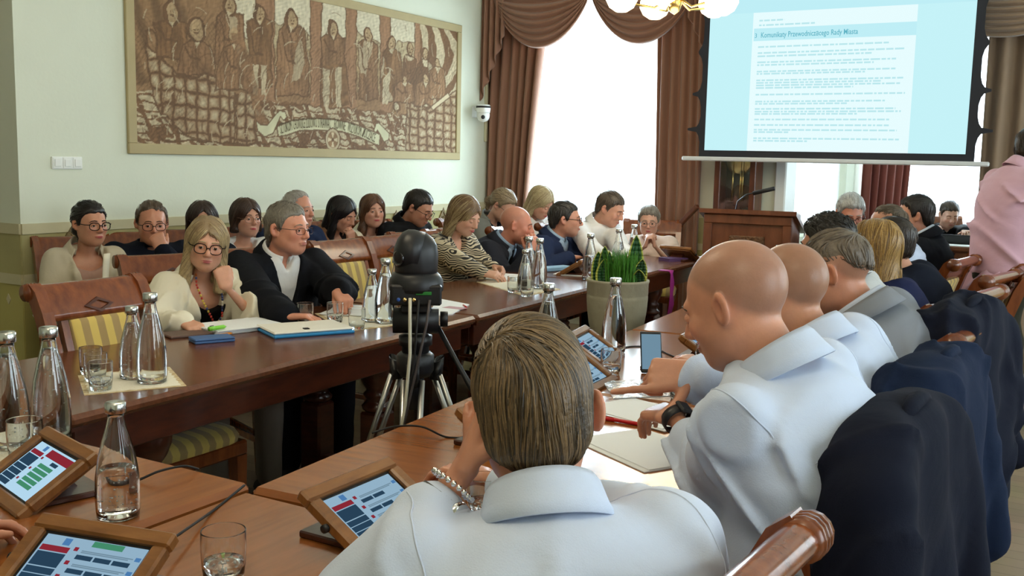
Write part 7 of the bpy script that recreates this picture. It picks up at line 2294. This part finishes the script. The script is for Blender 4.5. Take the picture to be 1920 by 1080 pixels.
# ================================================================== JACKETS ON CHAIR BACKS
def hung_jacket(label, x, y, ang, m, seed, zt=1.03, bottom=.36):
    """jacket draped over a chair back whose top rail is centred on x,y"""
    ca, sa = math.cos(ang), math.sin(ang)
    def fn(P):
        dx = P[:, 0] - x; dy = P[:, 1] - y
        a = dx * ca + dy * sa; b = -dx * sa + dy * ca; z = P[:, 2]      # a: depth (front +), b: along the rail
        tz_ = np.clip((zt - z) / (zt - bottom), 0, 1)
        hw = .295 + .06 * tz_ + .01 * np.sin(z * 9 + seed)
        th = .070 + .028 * tz_ ** .7
        sh = np.clip((np.abs(b) - .14) / .18, 0, 1) ** 2 * .075
        k = np.sqrt((np.maximum(np.abs(b) - hw * .62, 0) / (hw * .38)) ** 2 + ((a + .05 * tz_ * .4) / th) ** 2)
        d = (k - 1) * th * .8
        d = smax(d, z + sh - zt, .06); d = smax(d, bottom + .03 * np.sin(b * 9 + seed) - z, .015)
        for s_ in (-1, 1):
            top_ = (x - ca * .03 - sa * s_ * .26, y - sa * .03 + ca * s_ * .26, zt - .12); bot = (x - ca * .085 - sa * s_ * .33, y - sa * .07 + ca * s_ * .33, bottom + .10)
            d = smin(d, rcone(P, top_, bot, .062, .056), .012)
        an_ = np.sin(b * 24 + 2.4 * np.sin(z * 4 + seed) + seed) * .015 * (.25 + tz_) + .010 * foldnoise(P, int(seed * 10), 14) - .012 * creases(P, int(seed * 10), 14.)
        return d + an_
    V, F = mesh_sdf(fn, (x - .40, y - .50, bottom - .05), (x + .40, y + .50, zt + .06), .011)
    V = relax(V, F, 2)
    t = thing('suit_jacket', label, 'jacket', (x, y, bottom), 0, 'jackets hung on chair backs')
    me = np_mesh('cloth', V - V3(x, y, bottom), F); me.materials.append(m)
    o = bpy.data.objects.new('cloth', me); COL.objects.link(o); o.parent = t
    # collar roll along the top
    pts = [Vector((-sa * q, ca * q, zt - bottom + .004 - .02 * (q / .1) ** 2)) + Vector((-.03 * ca, -.03 * sa, 0)) for q in (-.10, -.05, 0, .05, .10)]
    MB().tube(pts, [.010, .016, .018, .016, .010], 8).build('collar', m, t)
    return t
JN = cloth_mat('midnight_jacket', srgb(24, 27, 40), .9)
JN2 = cloth_mat('dark_blue_jacket', srgb(26, 36, 58), .9)
hung_jacket('midnight blue jacket hung on the nearest chair back, behind the pointing man', -.305, 2.04, R_(176), JN, 1.0, 1.025, .36)
hung_jacket('dark blue jacket hung behind the man with red glasses', -.315, 2.61, R_(176), JN2, 2.3, 1.03, .38)
hung_jacket('navy jacket hanging from the chair behind the grey suit', -.345, 3.48, R_(170), JN, 3.7, 1.06, .40)

# bag strap over the blonde woman's chair
P = []
for i in range(15):
    t = i / 14; P.append([(-.02 - .02 * math.sin(3 * t), -.016 + .032 * j, .50 - .46 * t) for j in (0, .5, 1)])
o = MB().grid(P).build('bag_strap', CREAM); solidify(o, .004); o.location = (-3.72, 2.93, .52)
tag(o, 'cream bag strap hanging from the chair left of the blonde woman', 'strap')
